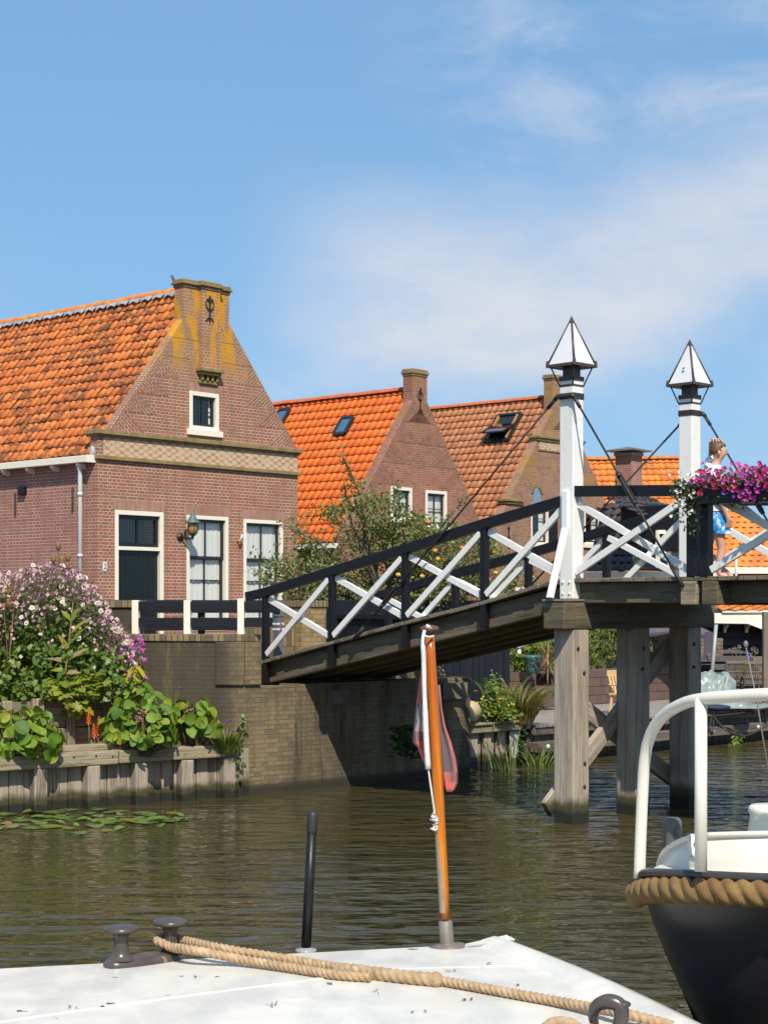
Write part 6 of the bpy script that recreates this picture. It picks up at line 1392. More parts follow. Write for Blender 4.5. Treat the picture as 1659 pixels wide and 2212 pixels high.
# parasol
pa = thing('parasol', 'large purple grey parasol on a pale pole seen behind the bridge piles', 'parasol', Wp(1533, 1540, 31)); Pp = Wp(1533, 1500, 31)
b = MB(); b.tube([V((Pp.x, Pp.y, .55)), V((Pp.x + .12, Pp.y, 1.95))], .035, 8); b.tube([Wp(1531, 1428, 31), Wp(1524, 1412, 31)], .02, 6); b.build('pole', paint('pole_grey', (.30, .34, .34), .4), pa)
b = MB(); apx_ = Wp(1400, 1312, 31.5); rim = [Wp(x, y, Y) for x, y, Y in ((1270, 1361, 30.5), (1400, 1369, 29.6), (1519, 1372, 30.2), (1545, 1371, 31.2), (1480, 1352, 33), (1330, 1352, 33))]
n = len(rim)
for k in range(n):
    A, B2 = rim[k], rim[(k + 1) % n]; rows = []
    for i in range(7):
        f = i / 6; rows.append([(apx_.lerp(A, f)).lerp(apx_.lerp(B2, f), j / 6) - V((0, 0, .10 * sin(pi * j / 6) * f * -1 * .6)) for j in range(7)])
    b.grid(rows); dr_ = .42 if k == 2 else .06
    b.grid([[A.lerp(B2, j / 6) - V((0, 0, dr_ * f * (1 + .2 * sin(j * 2.1)))) + V((U(-.01, .01), U(-.03, .03) * f, .06 * sin(pi * j / 6))) for j in range(7)] for f in (0, .5, 1)])
b.build('canopy', surf('parasol_cloth', (.085, .065, .085), (.11, .085, .11), 4, .8, .3, 20), pa)
# dark boathouse with cream eaves on the right
bh = thing('boathouse', 'black weatherboarded boathouse with cream bargeboard and red tiled roof behind the garden chairs', 'boathouse', Wp(1600, 1520, 34)); Yb = 34.0
b = MB(); x0, x1 = Wp(1478, 1400, Yb).x, Wp(1740, 1400, Yb).x; z = .5
while z < 1.88: b.box(((x0 + x1) / 2, Yb - .02, z + .09), ((x1 - x0) / 2, 0, 0), (0, .012, .0), (0, .03, .092)); z += .165
b.build('weatherboard', Mt['blackf'], bh, .004)
b = MB(); b.abox(x0, x1, Yb + .02, Yb + 4, .5, 1.95); b.build('wall', Mt['blackf'], bh)
b = MB(); b.prism([Wp(x, y, Yb - .5) for x, y in ((1500, 1325), (1637, 1325), (1655, 1329), (1740, 1329), (1740, 1390), (1655, 1363), (1615, 1348), (1500, 1346))], (0, .05, 0)); b.build('bargeboard', Mt['cream'], bh, .006)
b = MB(); b.abox(x0, x1, Yb - .45, Yb, 1.93, 1.98); b.beam(Wp(1495, 1338, Yb - .4), Wp(1650, 1298, Yb + 1.8), .1, .16); b.beam(Wp(1560, 1322, Yb - .52), Wp(1659, 1321, Yb - .52), .05, .04); b.build('trim', Mt['cream'], bh, .006)
for x in (1566, 1613, 1660):
    b = MB(); p = Wp(x, 1350, Yb - .25); b.prism([p + V((0, -.2, 0)), p + V((0, .2, 0)), p + V((0, .2, -.16)), p + V((0, .1, -.16)), p + V((0, .08, -.08)), p + V((0, -.05, -.06))], (.05, 0, 0)); b.build('eave_bracket', Mt['cream'], bh, .004)
quadroof('roof', (Wp(1560, 1322, Yb - .55), V((2.2, 0, 0)), V((.0, 2.4, .45)), 2.4), 'tile4', bh)
cb = thing('storage_crate', 'brown plank crate with a bright gap beside the parasol', 'crate', Wp(1560, 1400, 33.2))
p = Wp(1553, 1400, 33.4); b = MB()
for k in range(5): b.box((p.x - .18, p.y, p.z + .04 - k * .075 + .12), (.24, 0, 0), (0, .1, 0), (0, 0, .034))
b.build('planks', Mt['sleeper'], cb, .006)
# garden chairs, table, tarpaulin
def gchair(loc, rz, label):
    t = thing('garden_chair', label, 'chair', (0, 0, 0), 'grey teak garden chairs on the far jetty'); M_ = Mt['teakg']
    b = MB(); f = lambda x, z: V((x, .22 + (z - .42) * .32, z))
    for x in (-.23, .23): b.beam(f(x, .40), f(x, 1.0), .04, .035, (0, 1, 0))
    b.beam(f(-.25, .99), f(.25, .99), .03, .07); b.beam(f(-.23, .50), f(.23, .50), .03, .05); b.beam(f(-.23, .76), f(.23, .76), .02, .03)
    for i in range(9): x = -.18 + i * .045; b.beam(f(x, .5), f(x, .97), .026, .012, (0, 1, 0))
    b.build('backrest', M_, t, .003)
    b = MB()
    for i in range(6): b.box((0, -.22 + i * .08, .43), (.24, 0, 0), (0, .03, 0), (0, 0, .011))
    b.build('seat', M_, t, .003)
    for s in (-1, 1):
        b = MB(); b.beam((s * .25, -.24, .62), (s * .25, .30, .63), .05, .025); b.build('armrest', M_, t, .003)
        b = MB(); b.beam((s * .25, -.22, 0), (s * .25, .30, .62), .035, .035); b.build('leg', M_, t, .003)
        b = MB(); b.beam((s * .25, .36, 0), (s * .25, -.22, .60), .035, .035); b.build('leg', M_, t, .003)
    return t
ch = gchair(0, 0, 'slatted grey garden chair with a fully visible back left of its twin'); p = Wp(1577, 1500, 30.5); ch.location = (p.x, p.y, .563); ch.rotation_euler = (0, 0, pi + .15)
p = Wp(1629, 1505, 30.2); dup(ch, (p.x, p.y, .563), 'slatted grey garden chair turned slightly beside the orange pot', pi - .12)
p = Wp(1660, 1500, 32.6); dup(ch, (p.x, p.y, .56), 'slatted grey garden chair on the far side of the table at the right edge', .1)
for o in COL.objects:
    if o.name.startswith('garden_chair'): o.scale = (.8, .8, .72)
gt = thing('garden_table', 'grey wooden garden table between the slatted chairs', 'table', Wp(1600, 1500, 31.6)); p = Wp(1600, 1458, 31.6)
b = MB(); p1, p2 = Wp(1545, 1461, 31.6), Wp(1665, 1462, 31.6); b.beam(p1, p2, .8, .04, (0, 0, 1)); b.build('tabletop', Mt['teakg'], gt, .006)
for x in (1560, 1650):
    b = MB(); q = Wp(x, 1463, 31.6); b.beam(q, (q.x, q.y, .56), .07, .07); b.build('leg', Mt['teakg'], gt)
op = thing('plant_pot', 'orange trough pot at the right edge beside the garden chair', 'pot', Wp(1652, 1506, 29.6)); p = Wp(1652, 1500, 29.6)
b = MB(); b.prism([p + V((-.14, -.08, -.1)), p + V((.16, -.08, -.1)), p + V((.19, -.1, .07)), p + V((-.17, -.1, .07))], (0, .2, 0)); b.build('pot', surf('terracotta', (.55, .23, .05), (.46, .18, .05), 6, .7), op, .01)
tuft('agapanthus', 'agapanthus with blue and faded flower heads behind the garden table', 'plant', (1608, 1462), 33, 60, .38, .16, Lf['lime'], 115, None, (0, 0), .4, .6, None, None, .012)
ag = [o for o in COL.objects if o.name == 'agapanthus'][0]; b = MB(); fb = MB()
for x, y, c in ((1586, 1403, 0), (1597, 1400, 0), (1578, 1408, 0), (1622, 1420, 1), (1617, 1417, 1), (1634, 1408, 0), (1628, 1403, 0)):
    q = Wp(x, y, 33); b.tube([Wp(1606, 1460, 33), q], .006, 4, False)
    for i in range(18): fb.ball(q + rdir() * U(.02, .06), .014, n=5, m=4, mi=c)
b.build('stalks', Lf['dry'], ag); fb.build('flower_heads', [surf('faded_head', (.20, .16, .10)), petal('petal_agapanthus', (.22, .20, .55))], ag)
tarp = thing('tarpaulin', 'crumpled pale grey green tarpaulin heaped over gear on the jetty', 'tarpaulin', Wp(1560, 1525, 28)); random.seed(117)
tm = surf('tarp', (.26, .31, .295), (.20, .25, .24), 3, .38, .25, 14, .02)
b = MB(); rows = []
for i in range(34):
    row = []
    for j in range(60):
        x = 1500 + (1628 - 1500) * j / 59; f = i / 33; top = 1461 - 8 * sin((x - 1500) * .05) if x < 1565 else 1462 + (x - 1565) * 1.25
        if 1560 < x < 1590: top -= 17 * sin((x - 1560) / 30 * pi)
        p = Wp(x, 1531 + (top - 1531) * sin(min(1, f * 1.25) * pi / 2), 27.3 + f * 1.3)
        n_ = noise.noise(V((p.x * 3.2, p.y * 3, p.z * 4.5))); n2 = abs(noise.noise(V((p.x * 7, p.y * 6, p.z * 8 + 5))))
        row.append(p + V((n_ * .05, -n_ * .10 - n2 * .10, (n2 - .2) * .10 * (f > .03))))
    rows.append(row)
b.grid(rows); b.build('sheet', tm, tarp)
b = MB(); rows = []
for i in range(8): rows.append([Wp(1590 + 80 * j / 30, 1531 - 10 * sin(pi * i / 8) * (1 + .4 * noise.noise(V((j * .3, i * .4, 2)))), 28 + i * .08) for j in range(31)])
b.grid(rows); b.build('loose_edge', tm, tarp)
nb = thing('bag', 'flat navy blue bag lying in front of the tarpaulin on the jetty', 'bag', Wp(1540, 1533, 27.2)); p = Wp(1543, 1529, 27.15)
b = MB(); b.ball(p, .27, 1, .5, .2, 14, 8, 0, lambda d: 1 + .15 * noise.noise(d * 4)); b.build('body', surf('navy_cloth', (.02, .022, .05), (.03, .03, .065), 9, .8, .4, 20), nb)
pp = thing('mooring_post', 'tall pale timber post at the right edge of the jetty', 'post', Wp(1655, 1540, 28)); b = MB(); b.beam(Wp(1656, 1545, 28.4), Wp(1655, 1322, 28.4), .12, .12, (0, 1, 0)); b.build('post', Mt['teakg'], pp, .01)

# ================================================================== FOREGROUND: WHITE BOAT
K = V((.55, 7.73, 0)); fw = V((-.97, -.243, 0)).normalized(); tt = V((.34, -.94, 0)).normalized(); ZD1 = .72
def DKP(s, w): return K + fw * s + tt * w + V((0, 0, ZD1 + .028 * sin(min(1, max(0, w / 2.3)) * pi)))
def onD(x, y, dz_=0.):
    p = onZ(x, y, ZD1 + .015)
    for _ in range(4):
        q = p - K; M2 = fw.x * tt.y - fw.y * tt.x; s = (q.x * tt.y - q.y * tt.x) / M2; w = (fw.x * q.y - fw.y * q.x) / M2; p = onZ(x, y, DKP(s, w).z + dz_)
    return p
m, nt = newm('boat_white_paint'); o = objv(nt)
c_ = mixc(nt, maprange(nt, noi(nt, mapv(nt, o, (1, 2.2, 1)), 2.2, 6, .6), .38, .66), (.72, .69, .61), (.64, .615, .545))
c_ = mixc(nt, mth(nt, 'MULTIPLY', maprange(nt, noi(nt, mapv(nt, o, (2.2, 1, 1), (2, 2, 0), (0, 0, .5)), 1.5, 6, .6), .42, .64), .6), c_, (.48, .475, .45))
c_ = mixc(nt, maprange(nt, noi(nt, o, 11, 3, .5), .715, .735), c_, (.16, .12, .08))
c_ = mixc(nt, mth(nt, 'MULTIPLY', maprange(nt, noi(nt, o, 42, 3, .6), .70, .74), .55), c_, (.25, .20, .14))
fin(nt, c_, mth(nt, 'ADD', mth(nt, 'MULTIPLY', noi(nt, o, 5, 5), .3), .18), noi(nt, o, 9, 4), .10, .01); Mt['boatw'] = m
wb = thing('white_boat', 'white painted steel boat deck in the foreground with bollards and a mooring rope', 'boat', K + fw * 2 + tt * 1.1)
b = MB(); rows = [[DKP(s, w) for w in [j * .1 for j in range(25)]] for s in [-.0 + i * .12 for i in range(52)]]; b.grid(rows); b.build('deck', Mt['boatw'], wb)
b = MB(); ed = [DKP(s, 0) for s in (0, 2, 4, 6.1)] ; lo = lambda p, k: V((p.x, p.y, -.2)) + tt * k
b.grid([[p for p in ed], [lo(p, .25) for p in ed]]); tr_ = [DKP(0, w) for w in [j * .2 for j in range(13)]]; b.grid([tr_, [V((p.x, p.y, -.2)) + fw * .2 for p in tr_]]); b.build('hull', Mt['boatw'], wb)
b = MB(); P = [DKP(.05, w) + V((0, 0, .004)) for w in [j * .12 for j in range(20)]]
b.grid([[p - fw * .05 + V((0, 0, -.02)) for p in P], [p - fw * .05 + V((0, 0, .020)) for p in P], [p - fw * .01 + V((0, 0, .030)) for p in P], [p + fw * .05 + V((0, 0, .016)) for p in P], [p + fw * .075 + V((0, 0, -.004)) for p in P]]); b.build('toe_rail', Mt['boatw'], wb)
b = MB(); b.prism([DKP(.0, 0) + V((0, 0, .0)), DKP(.30, .02), DKP(.14, .03) + V((0, 0, .012)), DKP(-.02, .0) + V((0, 0, .034)), DKP(-.03, .04) + V((0, 0, .03))], tt * .05); b.build('corner_lip', Mt['boatw'], wb, .008)
for L, r in (([(-60, 2217), (0, 2208), (400, 2152), (734, 2110)], .012), ([(730, 2102), (880, 2093), (1138, 2088), (1180, 2098)], .009)):
    b = MB(); pts = resample(spline([onD(x, y) for x, y in L], 8), .05); n = len(pts); rows = []
    for i, p in enumerate(pts):
        t_ = (pts[min(i + 1, n - 1)] - pts[max(i - 1, 0)]).normalized(); sd2 = t_.cross(V((0, 0, 1))); rows.append([p + sd2 * r * q * 2 + V((0, 0, r * .6 * (1 - q * q) - .002)) for q in (-1, -.5, 0, .5, 1)])
    b.grid(rows); b.build('weld_ridge', Mt['boatw'], wb)
random.seed(131)
for x, y, k in ((232, 2172, 5), (32, 2186, 2), (150, 2178, 3), (582, 2172, 4), (818, 2143, 3), (1008, 2160, 5), (1112, 2128, 2), (900, 2190, 2), (1060, 2085, 2), (985, 2100, 2), (420, 2112, 2)):
    b = MB()
    for i in range(k):
        p = onD(x + random.gauss(0, 7), y + random.gauss(0, 2), .004); b.leaf(p, V((U(-1, 1), U(-1, 1), .1)), (0, 0, 1), U(.012, .034), U(.006, .014), random.choice(('lance', 'oval', 'lobed')), .5, U(-.3, .3))
    b.build('dirt_flecks', Mt['bark'], wb)
# twin bollard
gm = surf('bollard_paint', (.085, .07, .06), (.06, .05, .045), 8, .28, .08, 30, c3=(.20, .17, .14), c3t=(.66, .72), c3s=12)
f1, f2 = onD(262, 2088), onD(368, 2072); ba = (f2 - f1).normalized(); bn = V((ba.y, -ba.x, 0)); bc_ = (f1 + f2) / 2
b = MB(); rows = []
for z, e in ((-.01, 0), (.018, 0), (.030, .012), (.036, .035)):
    rows.append([bc_ + ba * cos(a) ** 1 * (.205 - e) * (1 if abs(cos(a)) < 2 else 1) + bn * sin(a) * (.072 - e) * (abs(sin(a)) ** -.4 if abs(sin(a)) > .05 else 1) * 1.0 + V((0, 0, z)) for a in [2 * pi * i / 28 for i in range(28)]])
b.grid(rows, True); b.fc(range(len(b.v) - 28, len(b.v))); pb_ = b.build('bollard_base', gm, wb)
for p, h in ((f1, .170), (f2, .172)):
    b = MB(); b.lathe([(.062, .03), (.045, .042), (.034, .06), (.031, .09), (.031, .12), (.036, .137), (.055, .148), (.075, .154), (.079, .160), (.074, h), (.04, h + .008), (0, h + .010)], p, 22); b.build('bollard', gm, wb)
# mooring rope
rm = surf('hemp_rope', (.42, .285, .16), (.33, .22, .125), 30, .85, .6, 160, .004, c3=(.50, .37, .23), c3t=(.5, .7), c3s=14)
rp = thing('mooring_rope', 'tan laid rope looped on the bollard and led across the white deck to the fairlead', 'rope', onD(900, 2110))
b = MB(); nk = f2 + V((0, 0, .075)); lp = [nk + V((cos(a) * .056, sin(a) * .056, 0)) for a in [1.0 + i * .55 for i in range(7)]]
up_ = [Wp(480, 2050, 7.22), onD(640, 2076, .03), onD(735, 2091, .026), onD(860, 2106, .026)]; lo_ = [Wp(420, 2054, 7.20), onD(520, 2073, .035), onD(620, 2090, .024), onD(720, 2106, .022), onD(800, 2112, .022)]
b.rope(spline(lo_[::-1] + [nk + V((.02, -.075, -.01))] + [nk + V((cos(a) * .056, sin(a) * .056, .0 + .004 * i)) for i, a in enumerate([-1.9, -2.6, -3.3, -4.0, -4.7])] + [nk + V((.06, .03, .0))] + up_, 8), .0205, .027, 20, .006, .30)
b.rope(spline([onD(728, 2094, .024), onD(860, 2110, .026), onD(938, 2118, .026)], 8), .029, .036, 20, .008); b.ball(onD(942, 2117, .028), .036, .8, 1, .9, 10, 7)
b.rope(spline([onD(930, 2116, .02), onD(1000, 2128, .021), onD(1100, 2146, .021), onD(1200, 2164, .022), onD(1290, 2180, .035), onD(1335, 2188, .045), onD(1400, 2204, .03), onD(1460, 2222, -.0), onD(1520, 2260, -.1)], 8), .0205, .027, 20, .006, .30)
b.build('rope', rm, rp)
b = MB(); cf = onD(1322, 2212, .055); b.tube(spline([cf + V((x, y, z)) for x, y, z in ((-.055, .05, -.02), (-.062, .04, .025), (-.045, .02, .062), (-.01, .0, .078), (.025, -.01, .066), (.032, -.015, .03), (.026, -.02, -.01), (.02, -.02, -.07))], 5), [.016 + .012 * min(1, i / 14) for i in range(36)], 10)
b.ball(cf + V((.035, -.01, .07)), .025, 1.3, 1, .6); b.box(cf + V((0, 0, -.06)), (.10, .0, -.02), (0, .05, 0), (0, 0, .02)); b.build('fairlead', gm, wb, .006)
pg = thing('wooden_peg', 'rounded varnished wooden peg at the bottom edge inside a rope loop', 'peg', Wp(1202, 2215, 6.1)); pc_ = onD(1203, 2240, .115)
b = MB(); b.lathe([(.034, -.12), (.036, -.02), (.034, .005), (.024, .022), (0, .03)], pc_, 16); b.build('peg', Mt['varnish'], pg)
rl = thing('rope_loop', 'loop of tan rope passed round the wooden peg beside the fairlead', 'rope', Wp(1235, 2205, 6.15))
b = MB(); b.rope(spline([pc_ + V((-.01, .05, -.10)), pc_ + V((-.052, .0, -.03)), pc_ + V((-.045, -.01, .02)), pc_ + V((-.01, .0, .045)), pc_ + V((.045, .02, .038)), pc_ + V((.085, .03, .008)), pc_ + V((.125, .04, -.03)), pc_ + V((.14, .05, -.09))], 8), .020, .032, 18, .007)
b.rope(spline([pc_ + V((.08, .06, -.02)), pc_ + V((.11, .05, .012)), pc_ + V((.14, .04, .0)), pc_ + V((.15, .02, -.03)), pc_ + V((.20, .02, -.04))], 8), .018, .03, 16, .007); b.build('rope', rm, rl)
# black tube
bt = thing('black_pole', 'short black pipe post with a rubber cap standing on the white deck', 'post', onD(661, 2053)); q0 = onD(661, 2053); q1 = Wp(676, 1752, q0.y)
b = MB(); dq = (q1 - q0).normalized(); b.tube([q0, q0.lerp(q1, .86)], .0225, 16); b.build('tube', Mt['black'], bt)
b = MB(); b.lathe([(.024, -.0), (.0255, .004), (.0255, .08), (.02, .093), (.0, .098)], q0.lerp(q1, .845), 16, dq); b.build('cap', surf('rubber', (.022, .022, .023), rough=.55), bt)
b = MB(); b.lathe([(.048, -.006), (.048, .003), (.03, .005), (.024, .012)], q0, 18); b.build('flange', surf('flange_steel', (.34, .34, .33), rough=.4), bt)
# flagpole and flag
fpole = thing('flagpole', 'varnished wooden flagpole with a mushroom knob standing in a socket on the white deck', 'flagpole', onD(966, 2045)); g0 = onD(966, 2046); Yf = g0.y; g1 = Wp(961, 1975, Yf); gt_ = Wp(928, 1372, Yf)
b = MB(); b.lathe([(.085, 0), (.085, .006), (.036, .012), (.032, .02), (.032, .115), (.026, .12), (.0, .12)], g0, 18, (g1 - g0)); b.build('socket', surf('socket_bronze', (.15, .125, .10), (.20, .175, .15), 14, .5, .2, 40), fpole)
pts = [g1.lerp(gt_, i / 12) - V((0, 0, .02 if i == 0 else 0)) for i in range(13)]
b = MB(); b.tube(pts, [.0235, .024, .025, .025, .0255, .026, .026, .0255, .025, .024, .0235, .0225, .021], 18); b.build('pole', Mt['varnish'], fpole)
b = MB(); b.lathe([(.020, -.01), (.016, .005), (.028, .012), (.041, .02), (.043, .03), (.036, .040), (.015, .045), (0, .046)], gt_, 20); b.build('knob', surf('knob_wood', (.17, .07, .035), (.13, .05, .03), 8, .3), fpole)
b = MB(); w0, w1 = g1.lerp(gt_, .005), g1.lerp(gt_, .30)
sd3 = V((-1, -.55, 0)).normalized(); rows = []
for i in range(14):
    p = w0.lerp(w1, i / 13); hw_ = 1.0 - (i / 13) ** 3 * .7; rows.append([p + (sd3 * cos(a) + V((-sd3.y, sd3.x, 0)) * sin(a)) * .0262 for a in [-1.15 * hw_ + 2.3 * hw_ * j / 8 for j in range(9)]])
b.grid(rows); b.build('worn_patch', wood('bare_wood', (.36, .27, .18), (.27, .19, .12), bump=.3), fpole)
b = MB(); b.tube(spline([Wp(917, 1362, Yf - .04), Wp(913, 1385, Yf - .05), Wp(915, 1420, Yf - .05), Wp(917, 1500, Yf - .05), Wp(921, 1600, Yf - .05), Wp(925, 1662, Yf - .05)], 5), [.008] * 7 + [.011] * 10 + [.0135] * 9, 8)
hal = thing('halyard', 'white flag halyard with a knotted tail tied along the flagpole', 'rope', Wp(920, 1700, Yf - .05)); b.build('hoist_sleeve', surf('white_canvas', (.66, .64, .62), (.58, .56, .54), 20, .85, .4, 60), hal)
b = MB(); b.tube(spline([Wp(925, 1660, Yf - .05), Wp(932, 1710, Yf - .05), Wp(940, 1765, Yf - .04)], 5), .0045, 6); b.tube([Wp(921, 1352, Yf - .035), Wp(929, 1356, Yf - .045)], .009, 7)
random.seed(121)
for i in range(16): p = Wp(939 + U(-4, 5), 1762 + i * 2.0, Yf - .04); b.tube([p + rdir() * .008, p + rdir() * .014, p + rdir() * .012], .0045, 5)
b.tube(spline([Wp(915, 1372, Yf - .04), Wp(925, 1376, Yf - .05), Wp(937, 1374, Yf - .03)], 4), .005, 5); b.build('line', bpy.data.materials['white_canvas'], hal)
m, nt = newm('flag_cloth'); uu = nd(nt, 'ShaderNodeSeparateXYZ', {0: uvv(nt)}).outputs
grey = mth(nt, 'MULTIPLY', maprange(nt, uu[0], .30, .34), maprange(nt, uu[0], .68, .64))
redc = mixc(nt, maprange(nt, noi(nt, objv(nt), 14, 4), .35, .7), (.82, .24, .20), (.72, .19, .17))
cc_ = mixc(nt, grey, redc, (.20, .16, .17)); fl_ = mth(nt, 'MULTIPLY', maprange(nt, uu[1], 1.2, 1.22), maprange(nt, mth(nt, 'ABSOLUTE', mth(nt, 'SUBTRACT', uu[1], 1.5)), .25, .2))
cc_ = mixc(nt, mth(nt, 'MULTIPLY', fl_, maprange(nt, mth(nt, 'ABSOLUTE', mth(nt, 'SUBTRACT', uu[0], .5)), .10, .08)), cc_, (.5, .47, .45))
p = nd(nt, 'ShaderNodeBsdfPrincipled', {'Base Color': cc_, 'Roughness': .9}); nt.links.new(nd(nt, 'ShaderNodeBump', {'Height': noi(nt, objv(nt), 160, 2), 'Strength': .3, 'Distance': .003}).outputs[0], p.inputs['Normal'])
nd(nt, 'ShaderNodeOutputMaterial', {0: nd(nt, 'ShaderNodeMixShader', {0: .4, 1: p.outputs[0], 2: nd(nt, 'ShaderNodeBsdfTranslucent', {0: cc_}).outputs[0]}).outputs[0]}); Mt['flag'] = m
flg = thing('flag', 'faded red and dark grey flag hanging limp around the varnished pole', 'flag', Wp(930, 1560, Yf)); b = MB()
def strip(rowsdef, vs, ua=(0, 1)):                     # rows: (xl, xr, y, depth), uv u runs down the strip
    n = 12; rows = []
    for i, (xl, xr, y, dp_) in enumerate(rowsdef):
        rows.append([Wp(xl + (xr - xl) * j / n, y, Yf + dp_ + .018 * sin(j * 1.25 + i * .35) * min(1, i / 3)) for j in range(n + 1)])
    b.grid(rows, False, True, lambda i, j: (ua[0] + (ua[1] - ua[0]) * i / (len(rowsdef) - 1), vs[0] + (vs[1] - vs[0]) * j / n))
L1 = [(913, 921, 1415, .0), (909, 927, 1450, .02), (904, 932, 1485, .03), (900, 936, 1520, .035), (896, 939, 1555, .035), (893, 941, 1580, .04), (892, 942, 1602, .04), (903, 940, 1616, .04), (915, 938, 1645, .035), (923, 934, 1664, .03)]
strip(L1, (1.2, 1.8), (.06, 1.0))
# hanging fold on the right: a teardrop pocket, grey stripe down its middle
rows = []; n = 14
for (xl, xr, y, dp_) in ((945, 949, 1480, .05), (945, 954, 1530, .05), (946, 962, 1570, .055), (948, 975, 1605, .05), (950, 985, 1640, .045), (953, 989, 1668, .04), (956, 989, 1690, .04), (960, 984, 1704, .04), (966, 975, 1711, .04)):
    rows.append([Wp(xl + (xr - xl) * (.5 - .5 * cos(pi * j / n)), y, Yf + dp_ - .035 * sin(pi * j / n) + .012 * sin(j * 1.1)) for j in range(n + 1)])
b.grid(rows, False, True, lambda i, j: (.12 + .76 * j / n * (1 if i < 6 else .15) + (.0 if i < 6 else .0), 0))
b.build('cloth', Mt['flag'], flg)
so_ = flg.children[0].modifiers.new('solid', 'SOLIDIFY'); so_.thickness = .003

# ================================================================== FOREGROUND: DARK HULLED BOAT ON THE RIGHT
Xc, Yc, RX, RY = 2.15, 6.95, 1.08, .80
def gun(ph): 
    h = pi / 2
    if ph < -h: return V((Xc + (-h - ph) * 1.5, Yc + .42, 1.165))
    if ph < 0: return V((Xc - RX * cos(ph), Yc - .42 * sin(ph), 1.165))
    if ph > h: return V((Xc + (ph - h) * 1.5, Yc - RY - (ph - h) * .1, 1.277))
    return V((Xc - RX * cos(ph), Yc - RY * sin(ph), 1.165 + .112 * sin(ph) ** .6))
def gnr(ph):
    e = .01; t = (gun(ph + e) - gun(ph - e)); t.z = 0; t.normalize(); return V((t.y, -t.x, 0))
db = thing('dark_boat', 'dark hulled boat with cream bulwark, bow rail and rope fender at the right edge', 'boat', (Xc, Yc + 1, 0))
PH = [-2.6 + i * .065 for i in range(130)]; PH = [p for p in PH if p < pi + .6]
b = MB(); rows = []
for z, ins in ((-.06, .0), (-.13, .03), (-.20, .05), (-.35, .11), (-.6, .22), (-.85, .32), (-1.2, .40), (-1.5, .41)): rows.append([gun(p) - gnr(p) * ins + V((0, 0, z)) for p in PH])
b.grid(rows[::-1]); m = surf('dark_hull', (.018, .017, .018), (.028, .027, .028), 3, .28, .08, 20, .006); b.build('hull', m, db)
b = MB(); b.tube([gun(p) + V((0, 0, -.012)) for p in PH], .019, 12, True, 0, lambda th, L: 1); b.build('rub_rail', surf('rub_rail_paint', (.055, .05, .048), (.045, .04, .04), 8, .25, .05, 30), db)
b = MB(); cpt = [gun(p) - gnr(p) * .02 for p in PH]; k = b.add([V((p.x, Yc - .1, p.z)) for p in cpt] + cpt)
for i in range(len(cpt) - 1): b.fc((k + i, k + i + 1, k + len(cpt) + i + 1, k + len(cpt) + i))
b.build('deck', surf('boat_deck_cream', (.66, .63, .56), (.6, .57, .5), 4, .5), db)
cm = paint('boat_cream', (.74, .70, .60), .3, (.45, .38, .28), .2, .1)
def phx(x, ins=.075):
    lo_p, hi_p = 0., pi / 2
    for _ in range(40):
        p = (lo_p + hi_p) / 2; q = gun(p) - gnr(p) * ins
        if CX + q.x / q.y * FD < x: lo_p = p
        else: hi_p = p
    return math.degrees(p)
D0, D1, D2 = phx(1399), phx(1497), phx(1524)
def bh_(ph):
    d = math.degrees(ph)
    if d < D2 - .5: return .025 + .105 * max(0, (d - D0) / (D1 - D0)) ** .7
    return .135 + .012 * min(1, (d - D2) / 20)
segs = [[D0 + (D1 - D0) * i / 32 for i in range(33)], [D2 + i * 2. for i in range(60)]]
for k, sg in enumerate(segs):
    b = MB(); rows = [[], [], [], []]
    for dg in sg:
        p = radians(dg); g_ = gun(p); n_ = gnr(p)
        for r, (o_, hh_) in enumerate(((.055, 0), (.075, 1), (.095, 1), (.095, 0))): rows[r].append(g_ - n_ * o_ + V((0, 0, bh_(p) * hh_)))
    b.grid(rows); b.tube([q for q in rows[1]], .0125, 8)
    if k == 0: e = rows[1][-1]; b.tube([e, e + (rows[0][-1] - e) * .25 + V((-.008, 0, 0)), gun(radians(D1 * .7 + D2 * .3)) - gnr(radians(D1)) * .065 + V((0, 0, .055)), gun(radians(D2)) - gnr(radians(D2)) * .065 + V((0, 0, .05))], [.016, .014, .013, .012], 8)
    b.build('bulwark', cm, db)
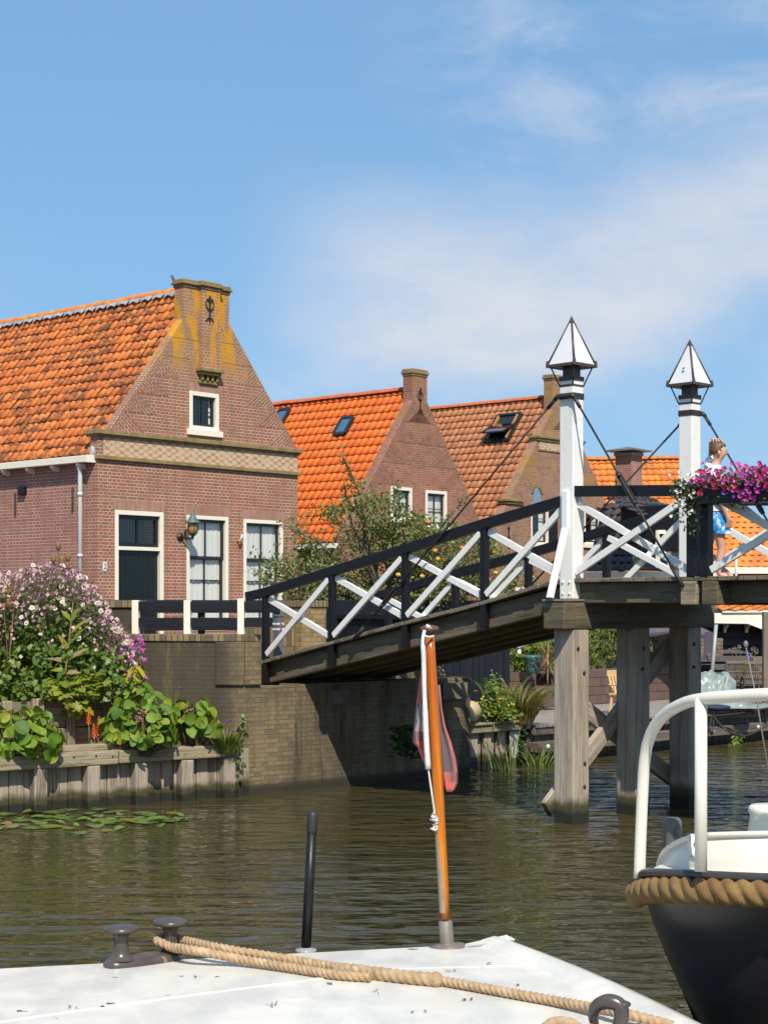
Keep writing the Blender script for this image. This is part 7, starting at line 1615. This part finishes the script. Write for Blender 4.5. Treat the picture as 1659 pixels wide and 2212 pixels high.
b = MB(); g_ = [gun(radians(d_)) - gnr(radians(d_)) * .06 for d_ in (D1 - 1, (D1 * 2 + D2) / 3, (D1 + 2 * D2) / 3, D2 + 1)]; b.grid([g_, [p + V((0, 0, .05)) for p in g_]]); b.build('notch_plate', cm, db)
b = MB(); rr = spline([Wp(1381, 1898, 6.95), Wp(1386, 1760, 6.95), Wp(1392, 1650, 6.93), Wp(1404, 1592, 6.88), Wp(1432, 1548, 6.78), Wp(1475, 1521, 6.64), Wp(1520, 1510, 6.52), Wp(1590, 1504, 6.40), Wp(1680, 1500, 6.28), Wp(1830, 1500, 6.16), Wp(2030, 1502, 6.15)], 8); b.tube(rr, .0245, 16); b.build('bow_rail', cm, db)
b = MB(); b.tube([Wp(1514, 1884, 6.44), Wp(1514, 1508, 6.53)], .0245, 14); b.build('rail_post', cm, db)
b = MB(); p = Wp(1452, 1766, 6.98); b.lathe([(.041, -.30), (.041, -.03), (.038, -.012), (.028, -.002), (0, 0)], p, 20); q = p + V((.012, -.04, -.055)); b.lathe([(.0, .02), (.008, .018), (.011, .010), (.010, 0)], q, 10, (0, -1, .0)); b.build('bollard', surf('grey_gloss', (.10, .10, .095), (.08, .08, .078), 7, .2, .05, 25), db)
b = MB(); p = Wp(1668, 1740, 6.75); b.lathe([(.125, -.30), (.10, -.12), (.088, -.045), (.092, -.035), (.096, -.022), (.094, -.008), (.084, .0), (0, .002)], p, 24); b.build('capstan', cm, db)
b = MB(); b.tube([Wp(1611, 1396, 7.4), Wp(1636, 1520, 7.35), Wp(1662, 1680, 7.3)], .0035, 5); b.ball(Wp(1611, 1392, 7.4), .011, 1, 1, 1.5); b.build('antenna', surf('antenna_grey', (.2, .19, .18)), db)
rf = thing('rope_fender', 'thick twisted brown rope fender fixed round the bow of the dark boat', 'rope', gun(.6))
b = MB(); b.rope([gun(p) + gnr(p) * .012 + V((0, 0, -.072 - .022 * max(0, 1 - abs(p) / .5))) for p in [-2.2 + i * .02 for i in range(240)]], .052, .064, 30, .009, .26)
b.build('rope', surf('coir_rope', (.20, .115, .04), (.13, .07, .025), 10, .9, .8, 220, .005, c3=(.29, .18, .06), c3t=(.45, .7), c3s=5), rf)
